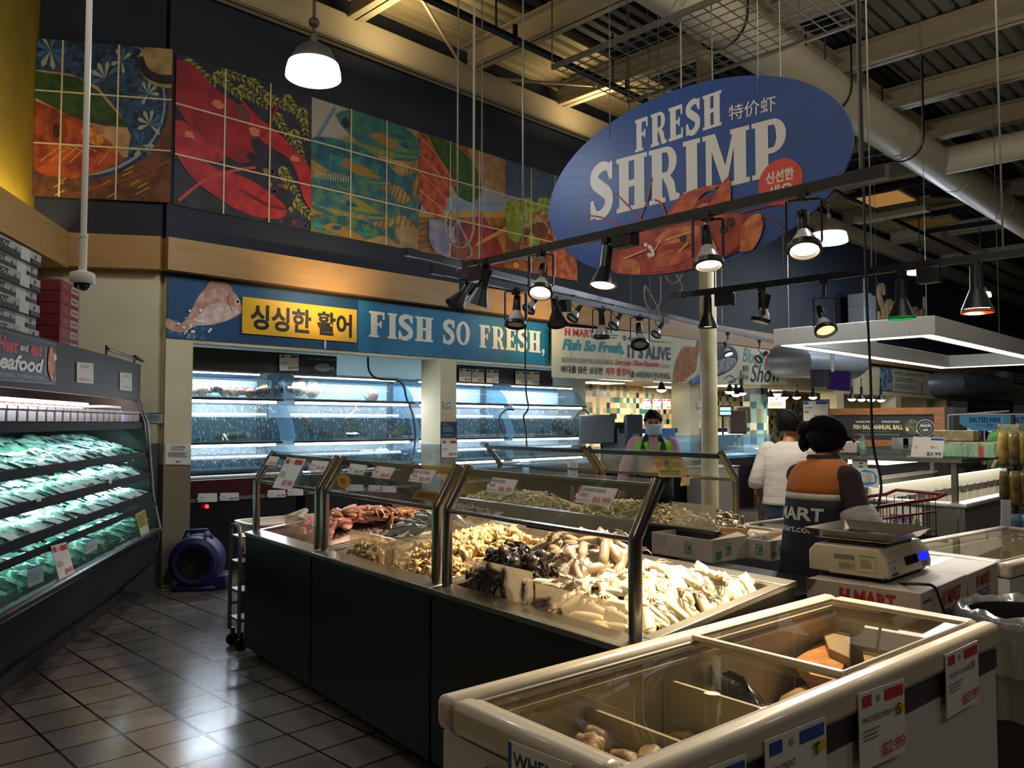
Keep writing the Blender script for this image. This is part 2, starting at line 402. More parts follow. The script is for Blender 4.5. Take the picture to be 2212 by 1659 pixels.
def floor_mat():
    m = bpy.data.materials.new('floor_tiles'); m.use_nodes = True; nt = m.node_tree; b = nt.nodes['Principled BSDF']; N = nt.nodes.new; L = nt.links.new
    tc = N('ShaderNodeTexCoord'); mp = N('ShaderNodeMapping'); mp.inputs['Location'].default_value = (.215, .08, 0); L(tc.outputs['Object'], mp.inputs[0])
    br = N('ShaderNodeTexBrick'); br.offset = 0; br.inputs['Scale'].default_value = 1; br.inputs['Brick Width'].default_value = .3; br.inputs['Row Height'].default_value = .3
    br.inputs['Mortar Size'].default_value = .008; br.inputs['Mortar Smooth'].default_value = .3; br.inputs['Color1'].default_value = hexc('#7c746b'); br.inputs['Color2'].default_value = hexc('#6e665e'); br.inputs['Mortar'].default_value = hexc('#0b0907')
    L(mp.outputs[0], br.inputs['Vector'])
    n = N('ShaderNodeTexNoise'); n.inputs['Scale'].default_value = 3.5; n.inputs['Detail'].default_value = 6; L(tc.outputs['Object'], n.inputs['Vector'])
    mx = N('ShaderNodeMix'); mx.data_type = 'RGBA'; mx.blend_type = 'MULTIPLY'; mx.inputs[0].default_value = .5
    L(br.outputs['Color'], mx.inputs[6]); L(n.outputs[0], mx.inputs[7]); L(mx.outputs[2], b.inputs['Base Color'])
    n2 = N('ShaderNodeTexNoise'); n2.inputs['Scale'].default_value = .9; n2.inputs['Detail'].default_value = 5; L(tc.outputs['Object'], n2.inputs['Vector'])
    mr = N('ShaderNodeMapRange'); mr.inputs[1].default_value = .3; mr.inputs[2].default_value = .7; mr.inputs[3].default_value = .13; mr.inputs[4].default_value = .24; L(n2.outputs[0], mr.inputs[0]); L(mr.outputs[0], b.inputs['Roughness'])
    n3 = N('ShaderNodeTexNoise'); n3.inputs['Scale'].default_value = 22; n3.inputs['Detail'].default_value = 4; L(tc.outputs['Object'], n3.inputs['Vector'])
    a = N('ShaderNodeMath'); a.operation = 'MULTIPLY_ADD'; a.inputs[1].default_value = .35; L(n3.outputs[0], a.inputs[0])
    inv = N('ShaderNodeMath'); inv.operation = 'SUBTRACT'; inv.inputs[0].default_value = 1; L(br.outputs['Fac'], inv.inputs[1]); L(inv.outputs[0], a.inputs[2])
    bp = N('ShaderNodeBump'); bp.inputs['Strength'].default_value = .28; bp.inputs['Distance'].default_value = .006; L(a.outputs[0], bp.inputs['Height']); L(bp.outputs[0], b.inputs['Normal'])
    b.inputs['Specular IOR Level'].default_value = .9
    return m
struct(MB().box((-6, -8, -.1), (40, 16, 0), floor_mat()), 'floor')
CREAM = M('cream_wall_paint', '#d8cdaa', .7, col2='#d0c49e', scale=3); NAVY = M('dark_navy_wall_paint', '#131a26', .7, col2='#18212f', scale=2)
TAN = M('tan_wood_band', '#aa8450', .5, col2='#a07a48', scale=3, stretch=(1, 1, 6)); WAIN = M('grey_wainscot', '#6e7274', .45, col2='#5f6466', scale=6)
STEEL = M('brushed_steel', '#a8a6a2', .28, 1., bump=.05, bscale=60, stretch=(1, 1, 8)); STEELD = M('dull_steel_sheet', '#8f8c86', .38, .9)
BLACK = M('black_paint', '#0b0b0c', .45); BLACKM = M('black_matte', '#101012', .8); WHITE = M('white_enamel', '#dcd9d0', .35)
YEL = M('yellow_wall_paint', '#8a7010', .65, col2='#7c640c', scale=3)
# --- left corner: frame of the open cooler: x runs toward the camera along its front, y toward the aisle
def mkframe(o, d):
    "frame with its origin at o and x along d (both in right/forward metres)"
    dl = math.hypot(*d); d = (d[0]/dl, d[1]/dl); O = LF(*o); ux = LF(*d); ux.z = 0; uy = Vector((-ux.y, ux.x, 0))
    return O, ux, uy, math.atan2(ux.y, ux.x)
LC = mkframe((-3.218, 7.4), (.194, -.981))
CT = mkframe((-1.83, 5.61), (.61, -.79))
FZ = mkframe((-.193, 2.073), (.765, .645))
def fp(F, x, y, z=0): return F[0]+F[1]*x+F[2]*y+Vector((0, 0, z))
def fx(F, P_):
    d = P_-F[0]; return Vector((d.dot(F[1]), d.dot(F[2]), P_.z))
def box_in(F, a, b, m, mb=None):
    mb = mb or MB(); x0, y0, z0 = a; x1, y1, z1 = b
    vs = [fp(F, x, y, z) for z in (z0, z1) for y in (y0, y1) for x in (x0, x1)]
    return mb.add(vs, [(0, 2, 3, 1), (4, 5, 7, 6), (0, 1, 5, 4), (2, 6, 7, 3), (0, 4, 6, 2), (1, 3, 7, 5)], m)
AX = -.543; AY0, AY1 = -1.30, -.14
w = MB(); box_in(LC, (AX-.2, AY0-.2, 0), (AX, AY1, 1.4), WAIN, w); box_in(LC, (AX-.2, AY0-.2, 1.4), (AX, AY1, 3.1), CREAM, w); box_in(LC, (AX-.2, AY0-.2, 3.1), (AX-.04, AY1, 6.9), NAVY, w); struct(w, 'wall_corner')
struct(box_in(LC, (AX-.1, AY0, 3.08), (AX+.16, AY1+.03, 3.4), TAN), 'trim_1')
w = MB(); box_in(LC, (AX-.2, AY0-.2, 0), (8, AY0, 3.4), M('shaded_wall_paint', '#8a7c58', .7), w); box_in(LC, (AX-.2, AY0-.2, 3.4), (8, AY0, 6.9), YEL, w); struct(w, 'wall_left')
w = MB(); box_in(LC, (AX+.16, AY0, 3.06), (8, AY0+.38, 3.4), TAN, w); struct(w, 'trim_2')
# --- long sign wall
w = MB(); w.box((3.2, WY+.05, 3.05), (40, WY+.35, 6.9), NAVY); struct(w, 'wall_back')
w = MB(); w.box((3.2, WY, 2.42), (15.1, WY+.39, 3.08), CREAM); w.box((15.1, WY, 2.3), (40, WY+.39, 3.08), CREAM); struct(w, 'wall_header')
struct(MB().box((3.14, WY-.16, 3.08), (40, WY+.05, 3.4), TAN), 'trim_3')
struct(MB().box((3.14, WY-.03, 3.045), (40, WY, 3.08), BLACKM), 'shadow_strip')  # black strip painted in for the shaded gap beneath the tan band
LOW = M('scuffed_pier_base', '#8b8f88', .4, col2='#6e6c60', scale=5)
def pier(name, x0, x1, y0=WY, y1=WY+.39, base=LOW, zb=1.32, top=2.42, m=CREAM):
    w = MB(); w.box((x0, y0, 0), (x1, y1, zb), base); w.box((x0, y0, zb), (x1, y1, top), m); struct(w, name)
pier('pillar_1', 3.2, 3.47, base=M('pier_steel_cladding', '#a8997e', .35, .6, bump=.15, bscale=3), zb=1.19)
pier('pillar_2', 6.7, 6.97); pier('pillar_3', 12.5, 12.82, base=M('grey_pier_base', '#9d9c92', .5), zb=1.25)
MOS = [(0, '#d9c69a'), (.34, '#aba077'), (.5, '#7f9480'), (.66, '#8a7b56'), (.76, '#2c6068'), (.88, '#14161d'), (.97, '#cdbb90')]
MOSM = mosaic_mat('mosaic_tiles', .15, MOS)
w = MB(); w.box((15.1, WY, 0), (15.4, WY+.4, 1.15), M('pale_tile', '#c9c6b4', .4)); w.box((15.1, WY, 1.15), (15.4, WY+.4, 2.3), mosaic_mat('mosaic_pier_tiles', .145, [(0, '#c9bd9c'), (.3, '#7c9a90'), (.5, '#75765c'), (.68, '#2a5a68'), (.84, '#1a1d2a')])); struct(w, 'pillar_4')
pier('pillar_5', 18.7, 19.1, top=2.3, base=CREAM); pier('pillar_6', 22.4, 22.8, top=2.3, base=CREAM)
pier('pillar_7', 26.5, 27, top=2.3, base=CREAM)
# --- rooms behind the sign wall
TANKW = M('tank_room_wall', '#c4c2b4', .6)
struct(MB().box((3.2, 9.5, 0), (11.4, 9.75, 3), TANKW), 'wall_tank_room')
struct(MB().box((3.0, 8.39, 0), (3.2, 9.75, 3), TANKW), 'wall_tank_side')
struct(MB().box((3.0, 8.39, 2.85), (11.4, 9.5, 2.95), TANKW), 'ceiling_tank_room')
struct(MB().box((11.4, 12, 0), (26, 12.2, 3), mosaic_mat('mosaic_wall_tiles', .13, [(0, '#e4cf9e'), (.40, '#b9ac80'), (.56, '#8c9a78'), (.68, '#a08a5c'), (.78, '#2f7068'), (.88, '#101218'), (.97, '#e0cb9a')])), 'wall_kitchen')
struct(MB().box((26, 8.39, 0), (26.2, 12.2, 3), CREAM), 'wall_kitchen_end')
struct(MB().box((11.4, 8.39, 2.5), (26, 12, 2.6), M('kitchen_ceiling_paint', '#b9a988', .7)), 'ceiling_kitchen')
for i, (x, y, e) in enumerate([(12.6, 9.6, 1), (14.3, 9.4, 1), (13.4, 10.8, 1), (16.6, 9.6, 1), (19.5, 10.2, 1), (16.2, 11, 0)]):
    t = thing('ceiling_light_panel', 'flat white light panel in the kitchen ceiling behind the '+['white banner, leftmost', 'white banner, rightmost', 'white banner, farther back', 'tuna banner', 'hanging purple screen', 'tiled pier'][i], 'light', (x, y, 2.44), group='kitchen ceiling lights')
    MB().box((-.6, -.3, 0), (.6, .3, .06), WHITE).build('frame', t); MB().box((-.56, -.26, -.006), (.56, .26, -.001), EM('kitchen_light', '#fff2d8', 7)).build('diffuser', t)
    light('AREA', (x, y, 2.40), 42, NEUT, aim=(x, y, 0), size=1.0)
# --- ceiling
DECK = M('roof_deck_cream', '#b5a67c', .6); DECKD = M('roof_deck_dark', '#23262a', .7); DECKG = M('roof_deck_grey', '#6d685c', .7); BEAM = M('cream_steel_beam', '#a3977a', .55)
def deck(name, y0, y1, z, m, x0=-6, x1=40, pitch=.19):
    n = int((y1-y0)/pitch); vs = []; w = MB()
    for i in range(n):
        y = y0+i*pitch; prof = [(y, z+.07), (y+.05, z), (y+.13, z), (y+pitch, z+.07)] if False else [(y, z), (y+.10, z), (y+.125, z+.06), (y+.165, z+.06), (y+pitch, z)]
        for (a, za), (b_, zb) in zip(prof, prof[1:]): w.add([(x0, a, za), (x1, a, za), (x1, b_, zb), (x0, b_, zb)], [(0, 1, 2, 3)], m)
    w.box((x0, y0, z+.08), (x1, y1, z+.14), m); struct(w, name, smooth=0)
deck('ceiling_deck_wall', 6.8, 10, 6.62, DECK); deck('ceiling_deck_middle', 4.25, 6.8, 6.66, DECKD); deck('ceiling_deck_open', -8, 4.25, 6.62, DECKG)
def ibeam(name, p, q, h, wd, m, fl=.025):
    p = Vector(p); q = Vector(q); u = Vector((0, 0, 1)); w = MB(); w.bar(p+u*h/2, q+u*h/2, .02, h, m); w.bar(p+u*fl/2, q+u*fl/2, wd, fl, m); w.bar(p+u*(h-fl/2), q+u*(h-fl/2), wd, fl, m)
    return struct(w, name, smooth=0)
ibeam('beam_wall', (-2, WY-.1, 5.98), (40, WY-.1, 5.98), .34, .16, BEAM)
w = MB(); w.box((-2, WY-.19, 6.0), (40, WY-.12, 6.30), BEAM); struct(w, 'trim_5')
for i, x in enumerate([-.25, 1.57, 3.4, 5.23, 7.07, 8.87, 10.7, 12.5, 14.3, 16.1, 19, 22, 26]): ibeam('beam_joist', (x, -8, 6.28), (x, WY-.1, 6.28), .32, .2, BEAM)
ibeam('beam_girder', (-4, 4.5, 6.12), (40, 4.5, 6.12), .36, .24, BEAM)
for y in (1.6, -1.5): ibeam('beam_girder', (-4, y, 6.1), (40, y, 6.1), .36, .24, M('grey_beam', '#5d5a52', .6))
for x, y0 in ((7.07, 7.9),): 
    MBx = MB(); MBx.bar((x-2.2, 6.6, 6.45), (x, y0, 6.2), .03, .03, BEAM); MBx.bar((x, y0, 6.2), (x+2.6, 6.6, 6.4), .03, .03, BEAM); struct(MBx, 'beam_brace')
PIPE = M('black_pipe', '#15161a', .5, .3)
o = MB().cyl((1.5, 6.35, 5.95), (40, 6.35, 5.95), .045, PIPE, n=10).build('sprinkler_pipe'); tag(o, 'long black sprinkler pipe under the lit roof deck', 'pipe')
for x in (6.1, 8.2, 10.3):
    m_ = MB().cyl((x, 6.35, 5.99), (x, 6.35, 6.65), .012, PIPE, n=6); m_.cyl((x+.3, 6.35, 5.9), (x+.3, 6.35, 6.12), .03, PIPE, n=8)
    tag(m_.build('pipe_hanger'), 'thin hanger rod on the black sprinkler pipe under the roof deck', 'hanger', 'sprinkler pipe hangers')
COLM = M('cream_column_paint', '#b3a67e', .5, col2='#a4966c', scale=4)
w = MB(); w.cyl((8.87, 5.40, 0), (8.87, 5.40, 6.3), .105, COLM, n=24); w.cyl((8.87, 5.4, 0), (8.87, 5.4, .02), .2, COLM); struct(w, 'column')
DUCT = M('painted_round_duct', '#b0a68c', .5)
d = MB(); d.cyl((5, 4.0, 5.5), (30, 4.0, 5.5), .25, DUCT, n=24)
for x in (6.7, 9.1, 11.5, 13.9, 16.3): d.cyl((x, 4.0, 5.5), (x+.06, 4.0, 5.5), .258, DUCT, n=24)
d.cyl((13, 4.0, 5.5), (13, -3, 5.5), .2, DUCT, n=20)
tag(d.build('round_duct'), 'long cream painted round air duct with a side branch under the ceiling', 'duct')
for i, x in enumerate((6.9, 9.3, 11.7)):
    h = MB(); pts = [(x, 4.0+.27*math.cos(a), 5.5+.27*math.sin(a)) for a in [PI+i_*PI/10 for i_ in range(11)]]; h.tube([(x, 3.73, 6.6)]+pts+[(x, 4.27, 6.6)], .012, PIPE, n=6)
    tag(h.build('duct_strap'), 'thin strap sling holding the cream round duct', 'strap', 'duct straps')
# wire mesh tray below the roof
t = MB(); x0, x1, y0, y1, z = 5.82, 7.05, 2.75, 5.26, 5.1; WM = M('galvanised_wire', '#6b675c', .5, .5)
for i in range(19): y = y0+(y1-y0)*i/18; t.bar((x0, y, z), (x1, y, z), .008, .008, WM)
for i in range(10): x = x0+(x1-x0)*i/9; t.bar((x, y0, z), (x, y1, z), .008, .008, WM)
t.bar((x0, y0, z), (x0, y1, z), .03, .05, WM); t.bar((x1, y0, z), (x1, y1, z), .03, .03, WM)
for x, y in ((x0, y1), (x1, y1), (x0, 3.3), (x1, 3.3)): t.bar((x, y, z), (x, y, 6.6), .01, .01, WM)
tag(t.build('wire_mesh_tray', smooth=0), 'wire mesh tray hung below the dark roof deck near the round duct', 'mesh tray')
# far ceiling clutter on the right
for i, (a, b_, zz) in enumerate([((1770, 352), (1960, 318), 6.2), ((1830, 425), (2060, 378), 6.2), ((2010, 420), (2130, 425), 6.2), ((1850, 478), (2005, 450), 5.6), ((2000, 500), (2212, 470), 6.0)]):
    tag(MB().bar(at(*a, Z=zz), at(*b_, Z=zz), .08 if i != 3 else .25, .1, BEAM if i == 3 else PIPE).build('ceiling_beam', smooth=0), kind='structure')
for i, (px, py, s) in enumerate([(1905, 432, .55), (1985, 483, .4), (2030, 478, .35)]):
    p = at(px, py, Z=6.35); t = thing('lit_deck_patch', 'glowing square for a warm lit patch of the dark far ceiling, '+('largest of three', 'middle one of three', 'rightmost of three')[i], 'light', p, group='far ceiling lit patches')
    MB().box((-s, -s, 0), (s, s, .05), BEAM).build('frame', t); MB().box((-s*.92, -s*.92, -.01), (s*.92, s*.92, -.002), EM('lit_deck_glow_%d' % (i > 0), '#c08a4a' if i == 0 else '#a87c44', .6 if i == 0 else .12)).build('diffuser', t)  # glowing squares put in for warm lamplight falling on the deck
# square metal riser and overhead square ducts on the sign wall
GALV = M('galvanised_duct', '#85888a', .4, .35)
d = MB(); d.box((18.9, 7.4, 3.4), (19.6, 7.78, 4.6), GALV)
for z in (3.7, 4.3): d.box((18.87, 7.37, z), (19.63, 7.78, z+.03), GALV)
tag(d.build('duct_riser', bevel=.01), 'square metal duct rising up the dark wall beside the raised letters', 'duct')
def elbow(name, px0, px1, py, lab, r=.3, Y=7.5):
    a = at(px0, py, Y=Y); b_ = at(px1, py+8, Y=Y); m_ = MB(); m_.tube([a+Vector((-.1, .75, 0)), a+Vector((-.02, .35, 0)), a+Vector((.25, .04, 0)), (a+b_)/2, b_-Vector((.25, 0, 0)), b_+Vector((0, 0, .08)), b_+Vector((.12, 0, .4))], r, GALV, n=18)
    tag(m_.build(name), lab, 'duct')
elbow('metal_duct', 1715, 1850, 780, 'grey metal duct with an elbow beside the tuna banner', .33)
elbow('metal_duct', 2055, 2165, 828, 'grey metal duct with an elbow above the far blue poster', .33)
# ---------------------------------------------------------------- painted murals high on the sign wall
MZ0, MZ1, MX0, MW = 3.77, 5.31, 3.255, 1.548
GRID = P('#c9b68a')
def grid(a, us=(1/3, 2/3), vs=(1/3, 2/3)):
    for u in us: a.line([(u, 0), (u, 1)], .016, GRID)
    for v in vs: a.line([(0, v), (1, v)], .016, GRID)
    return a
def mural(k, bg):
    if k < 0: q = [fp(LC, AX+.02, AY0+.005, MZ0), fp(LC, AX+.02, AY1+.08, MZ0), fp(LC, AX+.02, AY1+.08, MZ1), fp(LC, AX+.02, AY0+.005, MZ1)]
    else: x0, x1 = MX0+k*MW, MX0+(k+1)*MW-.004; q = [(x0, WY+.03, MZ0), (x1, WY+.03, MZ0), (x1, WY+.03, MZ1), (x0, WY+.03, MZ1)]
    a = Art(q, th=.02, eps=.0006); a.card(bg); return a
def clipu(pts, lo=0., hi=1.):
    return [(min(max(u, lo), hi), min(max(v, lo), hi)) for u, v in pts]
def fishp(cx, cy, L, H, rot=0, tail=.22):
    pts = [(-.5, 0), (-.42, .2), (-.25, .42), (0, .5), (.2, .36), (.36, .12), (.5, .42), (.46, 0), (.5, -.42), (.36, -.12), (.2, -.32), (0, -.46), (-.25, -.4), (-.42, -.22)]
    pts = smooth2(pts+[pts[0]], 3)[:-1]; c, s = math.cos(rot), math.sin(rot)
    return [(cx+x*L*c-y*H*s, cy+x*L*s+y*H*c) for x, y in pts]
def sprig(a, u, v, ang, n=7, L=.22, col=('#8f8a3a', '#6c6a26')):
    c, s = math.cos(ang), math.sin(ang)
    for i in range(n):
        t = i/(n-1)*L
        for sd in (-1, 1):
            b = ang+sd*.75; l = .07*(1-.5*i/n); p = (u+c*t, v+s*t)
            e = (p[0]+math.cos(b)*l, p[1]+math.sin(b)*l); pr = (-(e[1]-p[1])*.22, (e[0]-p[0])*.22)
            a.poly(clipu([p, ((p[0]+e[0])/2+pr[0], (p[1]+e[1])/2+pr[1]), e, ((p[0]+e[0])/2-pr[0], (p[1]+e[1])/2-pr[1])]), col[i % 2], up=False)
    a.lay += 1
# fish in a bowl
a = mural(-1, PT('#6d3f1e', '#49260f', 7))
for i in range(26):
    u, v = random.uniform(.1, .95), random.uniform(.0, .3); a.poly([(u, v), (u+.07, v+.035), (u+.07, v+.045), (u, v+.01)], random.choice(['#a8803c', '#2e1809']), up=False)
a.lay += 1
a.poly(clipu(ring(.30, .64, .68, .52, 48)), PT('#0f2034', '#22405a', 9)); a.poly(clipu(ring(.30, .64, .655, .50, 48)), '#7e8794'); a.poly(clipu(ring(.30, .645, .64, .485, 48)), PT('#0e1c33', '#2c4a66', 14))
for (u, v, r) in ((.1, .93, .1), (.5, .78, .09), (.82, .7, .07), (.84, .5, .08), (.78, .36, .08), (.62, .9, .07)):
    for k in range(9):
        b = k*.7; a.poly(clipu([(u, v), (u+r*math.cos(b-.2), v+r*math.sin(b-.2)), (u+r*1.25*math.cos(b), v+r*1.25*math.sin(b)), (u+r*math.cos(b+.2), v+r*math.sin(b+.2))]), random.choice(['#8f9484', '#3d6078', '#20364f']), up=False)
a.lay += 1
a.poly(clipu([(0, .80), (.25, .79), (.45, .72), (.62, .55), (.70, .42), (.68, .28), (.55, .25), (0, .4)]), PT('#b08a62', '#8f6d4b', 8))
a.poly(clipu([(0, .79), (.3, .77), (.44, .70), (.6, .55), (.7, .47), (.52, .47), (.3, .5), (0, .62)]), PT('#33491a', '#1d3010', 8))
a.poly(clipu([(0, .60), (.2, .54), (.4, .47), (.56, .36), (.66, .26), (.5, .18), (.3, .12), (.1, .13), (0, .16)]), PT('#a8481c', '#6e2410', 7))
a.poly(clipu(ring(.42, .40, .09, .05, 18, rot=-.4)), PT('#c98a3c', '#a85a20', 18)); a.poly(clipu(ring(.17, .42, .07, .08, 16)), '#7c3213'); a.poly(clipu(ring(.16, .42, .03, .05, 14)), '#3a1a0c')
for i in range(7): a.line(clipu([(.05+i*.07, .22), (.2+i*.06, .33), (.3+i*.05, .3)]), .012, random.choice(['#c07a30', '#7a2a12']))
a.poly(clipu(ring(.96, .9, .22, .16, 26)), PT('#a38a5a', '#7c6640', 6)); a.poly(clipu(stroke(smooth2([(.75, .93), (.8, .84), (.9, .80), (1, .8)], 5), .06)), '#1a1412')
a.line([(.3, .02), (.7, .14), (1, .27)], .03, '#7a3a1c'); grid(a, us=(.19, .60))
a.build('mural_panel', 'painted mural panel of red fish in a blue patterned bowl, on the angled wall', 'mural', 'painted food murals')
# lobster
a = mural(0, PT('#1c1a1c', '#2c2a3a', 6))
for i in range(34): a.poly(ring(random.uniform(.55, .98), random.uniform(.02, .4), .02, .02, 7, jit=.5), random.choice(['#3a3350', '#6b2f3a', '#7d7440', '#23364a']), up=False)
a.lay += 1
for u, v, an in ((.05, .97, -.4), (.25, .95, -.5), (.42, .9, -.3), (.5, .99, -.6), (.62, .9, -.2), (.7, .8, -.9), (.78, .95, -.8), (.85, .72, -1.2), (.92, .9, -1.4), (.75, .42, -.9), (.86, .2, -.6), (.3, .99, -.1)): sprig(a, u, v, an)
RD = PT('#9a1f26', '#7d141c', 5); RD2 = PT('#b02a2c', '#8e1a20', 6)
a.poly(clipu(smooth2([(0, .96), (.12, .95), (.25, .85), (.42, .78), (.55, .7), (.62, .62), (.52, .55), (.56, .46), (.48, .38), (.35, .4), (.2, .48), (.08, .56), (0, .66)], 4)), RD)
a.poly(clipu(smooth2([(.45, .82), (.6, .72), (.8, .62), (.97, .48), (1, .40), (1, .17), (.93, .25), (.88, .4), (.8, .5), (.62, .56), (.5, .66)], 4)), RD2)
a.poly([(.4, .76), (.46, .8), (.52, .69), (.47, .66)], '#5a3a2c')
a.poly(clipu(smooth2([(0, .55), (.06, .56), (.2, .48), (.33, .42), (.32, .36), (.22, .33), (.3, .30), (.5, .28), (.7, .2), (.8, .13), (.78, .06), (.66, .03), (.5, .03), (.3, .1), (.12, .2), (.02, .32), (0, .38)], 4)), RD2)
a.poly(smooth2([(.42, .2), (.55, .17), (.68, .13), (.8, .13)], 3)+[(.79, .11), (.66, .11), (.54, .145)], '#5a0f14')
a.line(smooth2([(.03, .03), (.2, .2), (.4, .31), (.56, .37)], 4), .03, '#b83a34'); a.line([(.62, .6), (.68, .75), (.72, .86)], .03, '#8e1a20')
for u, v in ((.09, .48), (.28, .74), (.55, .62), (.86, .5)): a.poly(ring(u, v, .04, .025, 9, jit=.4), '#c2714a', up=False)
a.lay += 1; a.poly(ring(.53, .44, .035, .03, 12), '#1a1016'); a.poly(ring(.63, .46, .02, .02, 10), '#3a2230')
grid(a); a.build('mural_panel', 'painted mural panel of a big red lobster among green dill sprigs', 'mural', 'painted food murals')
# blue fish
a = mural(1, PT('#a98c5c', '#8c6e40', 5))
a.poly([(0, 1), (.5, 1), (.32, .8), (0, .6)], '#9c9488'); a.line([(0, .62), (.2, .98)], .04, '#5a7088')
for i in range(9): a.line([(.5+i*.06, .05+i*.02), (.72+i*.05, .5+i*.05)], .02, '#7a5428')
TEAL = [PT('#1b5560', '#3b6a52', 6), PT('#17485c', '#2d6a6a', 7), PT('#1f5866', '#4a7050', 8), PT('#1a5058', '#53703c', 7)]
for i, (cx, cy, L, H, r) in enumerate(((.72, .86, 1.05, .34, -.12), (.42, .58, 1.1, .30, -.1), (.42, .30, 1.2, .36, .04), (.3, .06, 1.0, .2, .1))):
    a.poly(clipu(fishp(cx, cy, L, H, r)), TEAL[i]); a.poly(clipu(stroke(smooth2([(cx-.45, cy-.09), (cx-.1, cy-.13), (cx+.3, cy-.08)], 4), [.01]*3+[.05]*3+[.02]*3)), PT('#8a7c3c', '#5c7048', 9))
    a.poly(clipu(smooth2([(cx-.22, cy-.02), (cx-.08, cy+.03), (cx+.2, cy-.06), (cx-.02, cy-.08)], 3)), random.choice(['#8c5a28', '#7d7c30', '#8a6a2c'])); a.poly(clipu(ring(cx-L*.41, cy+.02, .035, .04, 12)), '#14242e')
    for k in range(6): a.poly(clipu(ring(cx+random.uniform(-.3, .3), cy+random.uniform(-.05, .08), .05, .02, 8, jit=.4)), random.choice(['#0f4a63', '#2f7a78', '#4f6f38']), up=False)
    a.lay += 1
for i in range(14): a.line([(.02+i*.022, .395+i*.002), (.03+i*.022, .44+i*.002)], .01, '#b9b08c')
grid(a); a.build('mural_panel', 'painted mural panel of four blue green fish on wooden boards', 'mural', 'painted food murals')
# sashimi plate
a = mural(2, PT('#96692f', '#6e4519', 6))
a.poly([(.55, 1), (1, 1), (1, .62), (.7, .66)], PT('#a8835a', '#8c6a44', 6))
for i in range(8): a.line([(0, .02+i*.05), (.35, .12+i*.06)], .015, '#5a3814')
a.poly([(0, .44), (1, .58), (1, .68), (.68, .70), (.3, .6), (0, .5)], '#8f9298'); a.poly([(0, .34), (1, .52), (1, .6), (0, .44)], PT('#7f95a6', '#6b8294', 7)); a.poly([(0, .28), (1, .46), (1, .52), (0, .34)], '#a88442')
a.poly(smooth2([(.1, 1), (.4, .97), (.62, .85), (.7, .66), (.6, .52), (.4, .56), (.35, .7), (.2, .85)], 4), PT('#23400f', '#3a5a1c', 10))
for i in range(4): a.poly(clipu([(0, .98-i*.15), (.12, .9-i*.13), (.34-.02*i, .72-i*.1), (.42-.06*i, .62-i*.09), (.28, .6-i*.1), (.1, .75-i*.14), (0, .86-i*.15)]), PT('#b4552a', '#8e3014', 8+i)); a.line(clipu([(0, .96-i*.15), (.2, .84-i*.14), (.36-.02*i, .66-i*.1)]), .012, '#d08a5c')
a.poly(smooth2([(.1, .28), (.12, .08), (.25, 0), (.5, 0), (.62, .1), (.66, .3), (.55, .27), (.42, .34), (.36, .26), (.22, .3)], 4), PT('#6f6b8a', '#8f8c96', 7)); a.poly(clipu(ring(.5, .22, .12, .1, 16)), '#5a2a34')
a.poly(smooth2([(.48, .2), (.6, .36), (.7, .42), (.84, .3), (.96, .15), (.98, 0), (.7, 0), (.56, .1)], 4), PT('#8a1f1a', '#6e120f', 6)); a.poly(clipu(ring(.5, .04, .17, .12, 18)), PT('#8a3c12', '#5c200c', 7)); a.poly(ring(.7, .42, .03, .03, 8), '#b03a52')
a.poly([(.62, .13), (1, .33), (1, .38), (.64, .17)], '#a87a3c'); grid(a)
a.build('mural_panel', 'painted mural panel of orange sashimi, blue tray and purple bowl', 'mural', 'painted food murals')
# salad
a = mural(3, PT('#7c4a1c', '#542c10', 6)); a.poly([(0, 1), (1, 1), (1, .66), (0, .64)], PT('#43586c', '#384c60', 5)); a.poly([(0, .66), (1, .7), (1, .56), (0, .56)], '#8f8c88')
for cx, cy, r, c in ((.14, .5, .16, '#8a9a2c'), (.3, .56, .16, '#a0a648'), (.55, .58, .2, '#97a03c'), (.78, .55, .2, '#a8ac5c'), (.1, .36, .12, '#6f8420'), (.42, .3, .13, '#84942c'), (.9, .42, .15, '#8f9a38')): a.poly(clipu(ring(cx, cy, r, r*.8, 18, jit=.14)), PT(c, '#6a7a20', 12))
for cx, cy, r, c in ((.5, .5, .16, '#b08a6c'), (.45, .42, .11, '#6a3a1a'), (.72, .4, .14, '#a86a34'), (.6, .26, .15, '#8e4a1c'), (.85, .25, .18, '#9e4a22'), (.3, .2, .12, '#9a6a24')): a.poly(clipu(ring(cx, cy, r, r*.75, 16, jit=.14)), PT(c, '#5c2c10', 10))
a.poly(clipu(smooth2([(.5, 0), (.62, .2), (.8, .3), (.96, .22), (1, .1), (1, 0)], 4)), PT('#9e3c14', '#c06a34', 8)); a.poly(clipu(ring(.13, .04, .04, .03, 10)), '#b07a20')
grid(a); a.build('mural_panel', 'painted mural panel of leafy salad below a grey blue strip, partly behind the oval sign', 'mural', 'painted food murals')

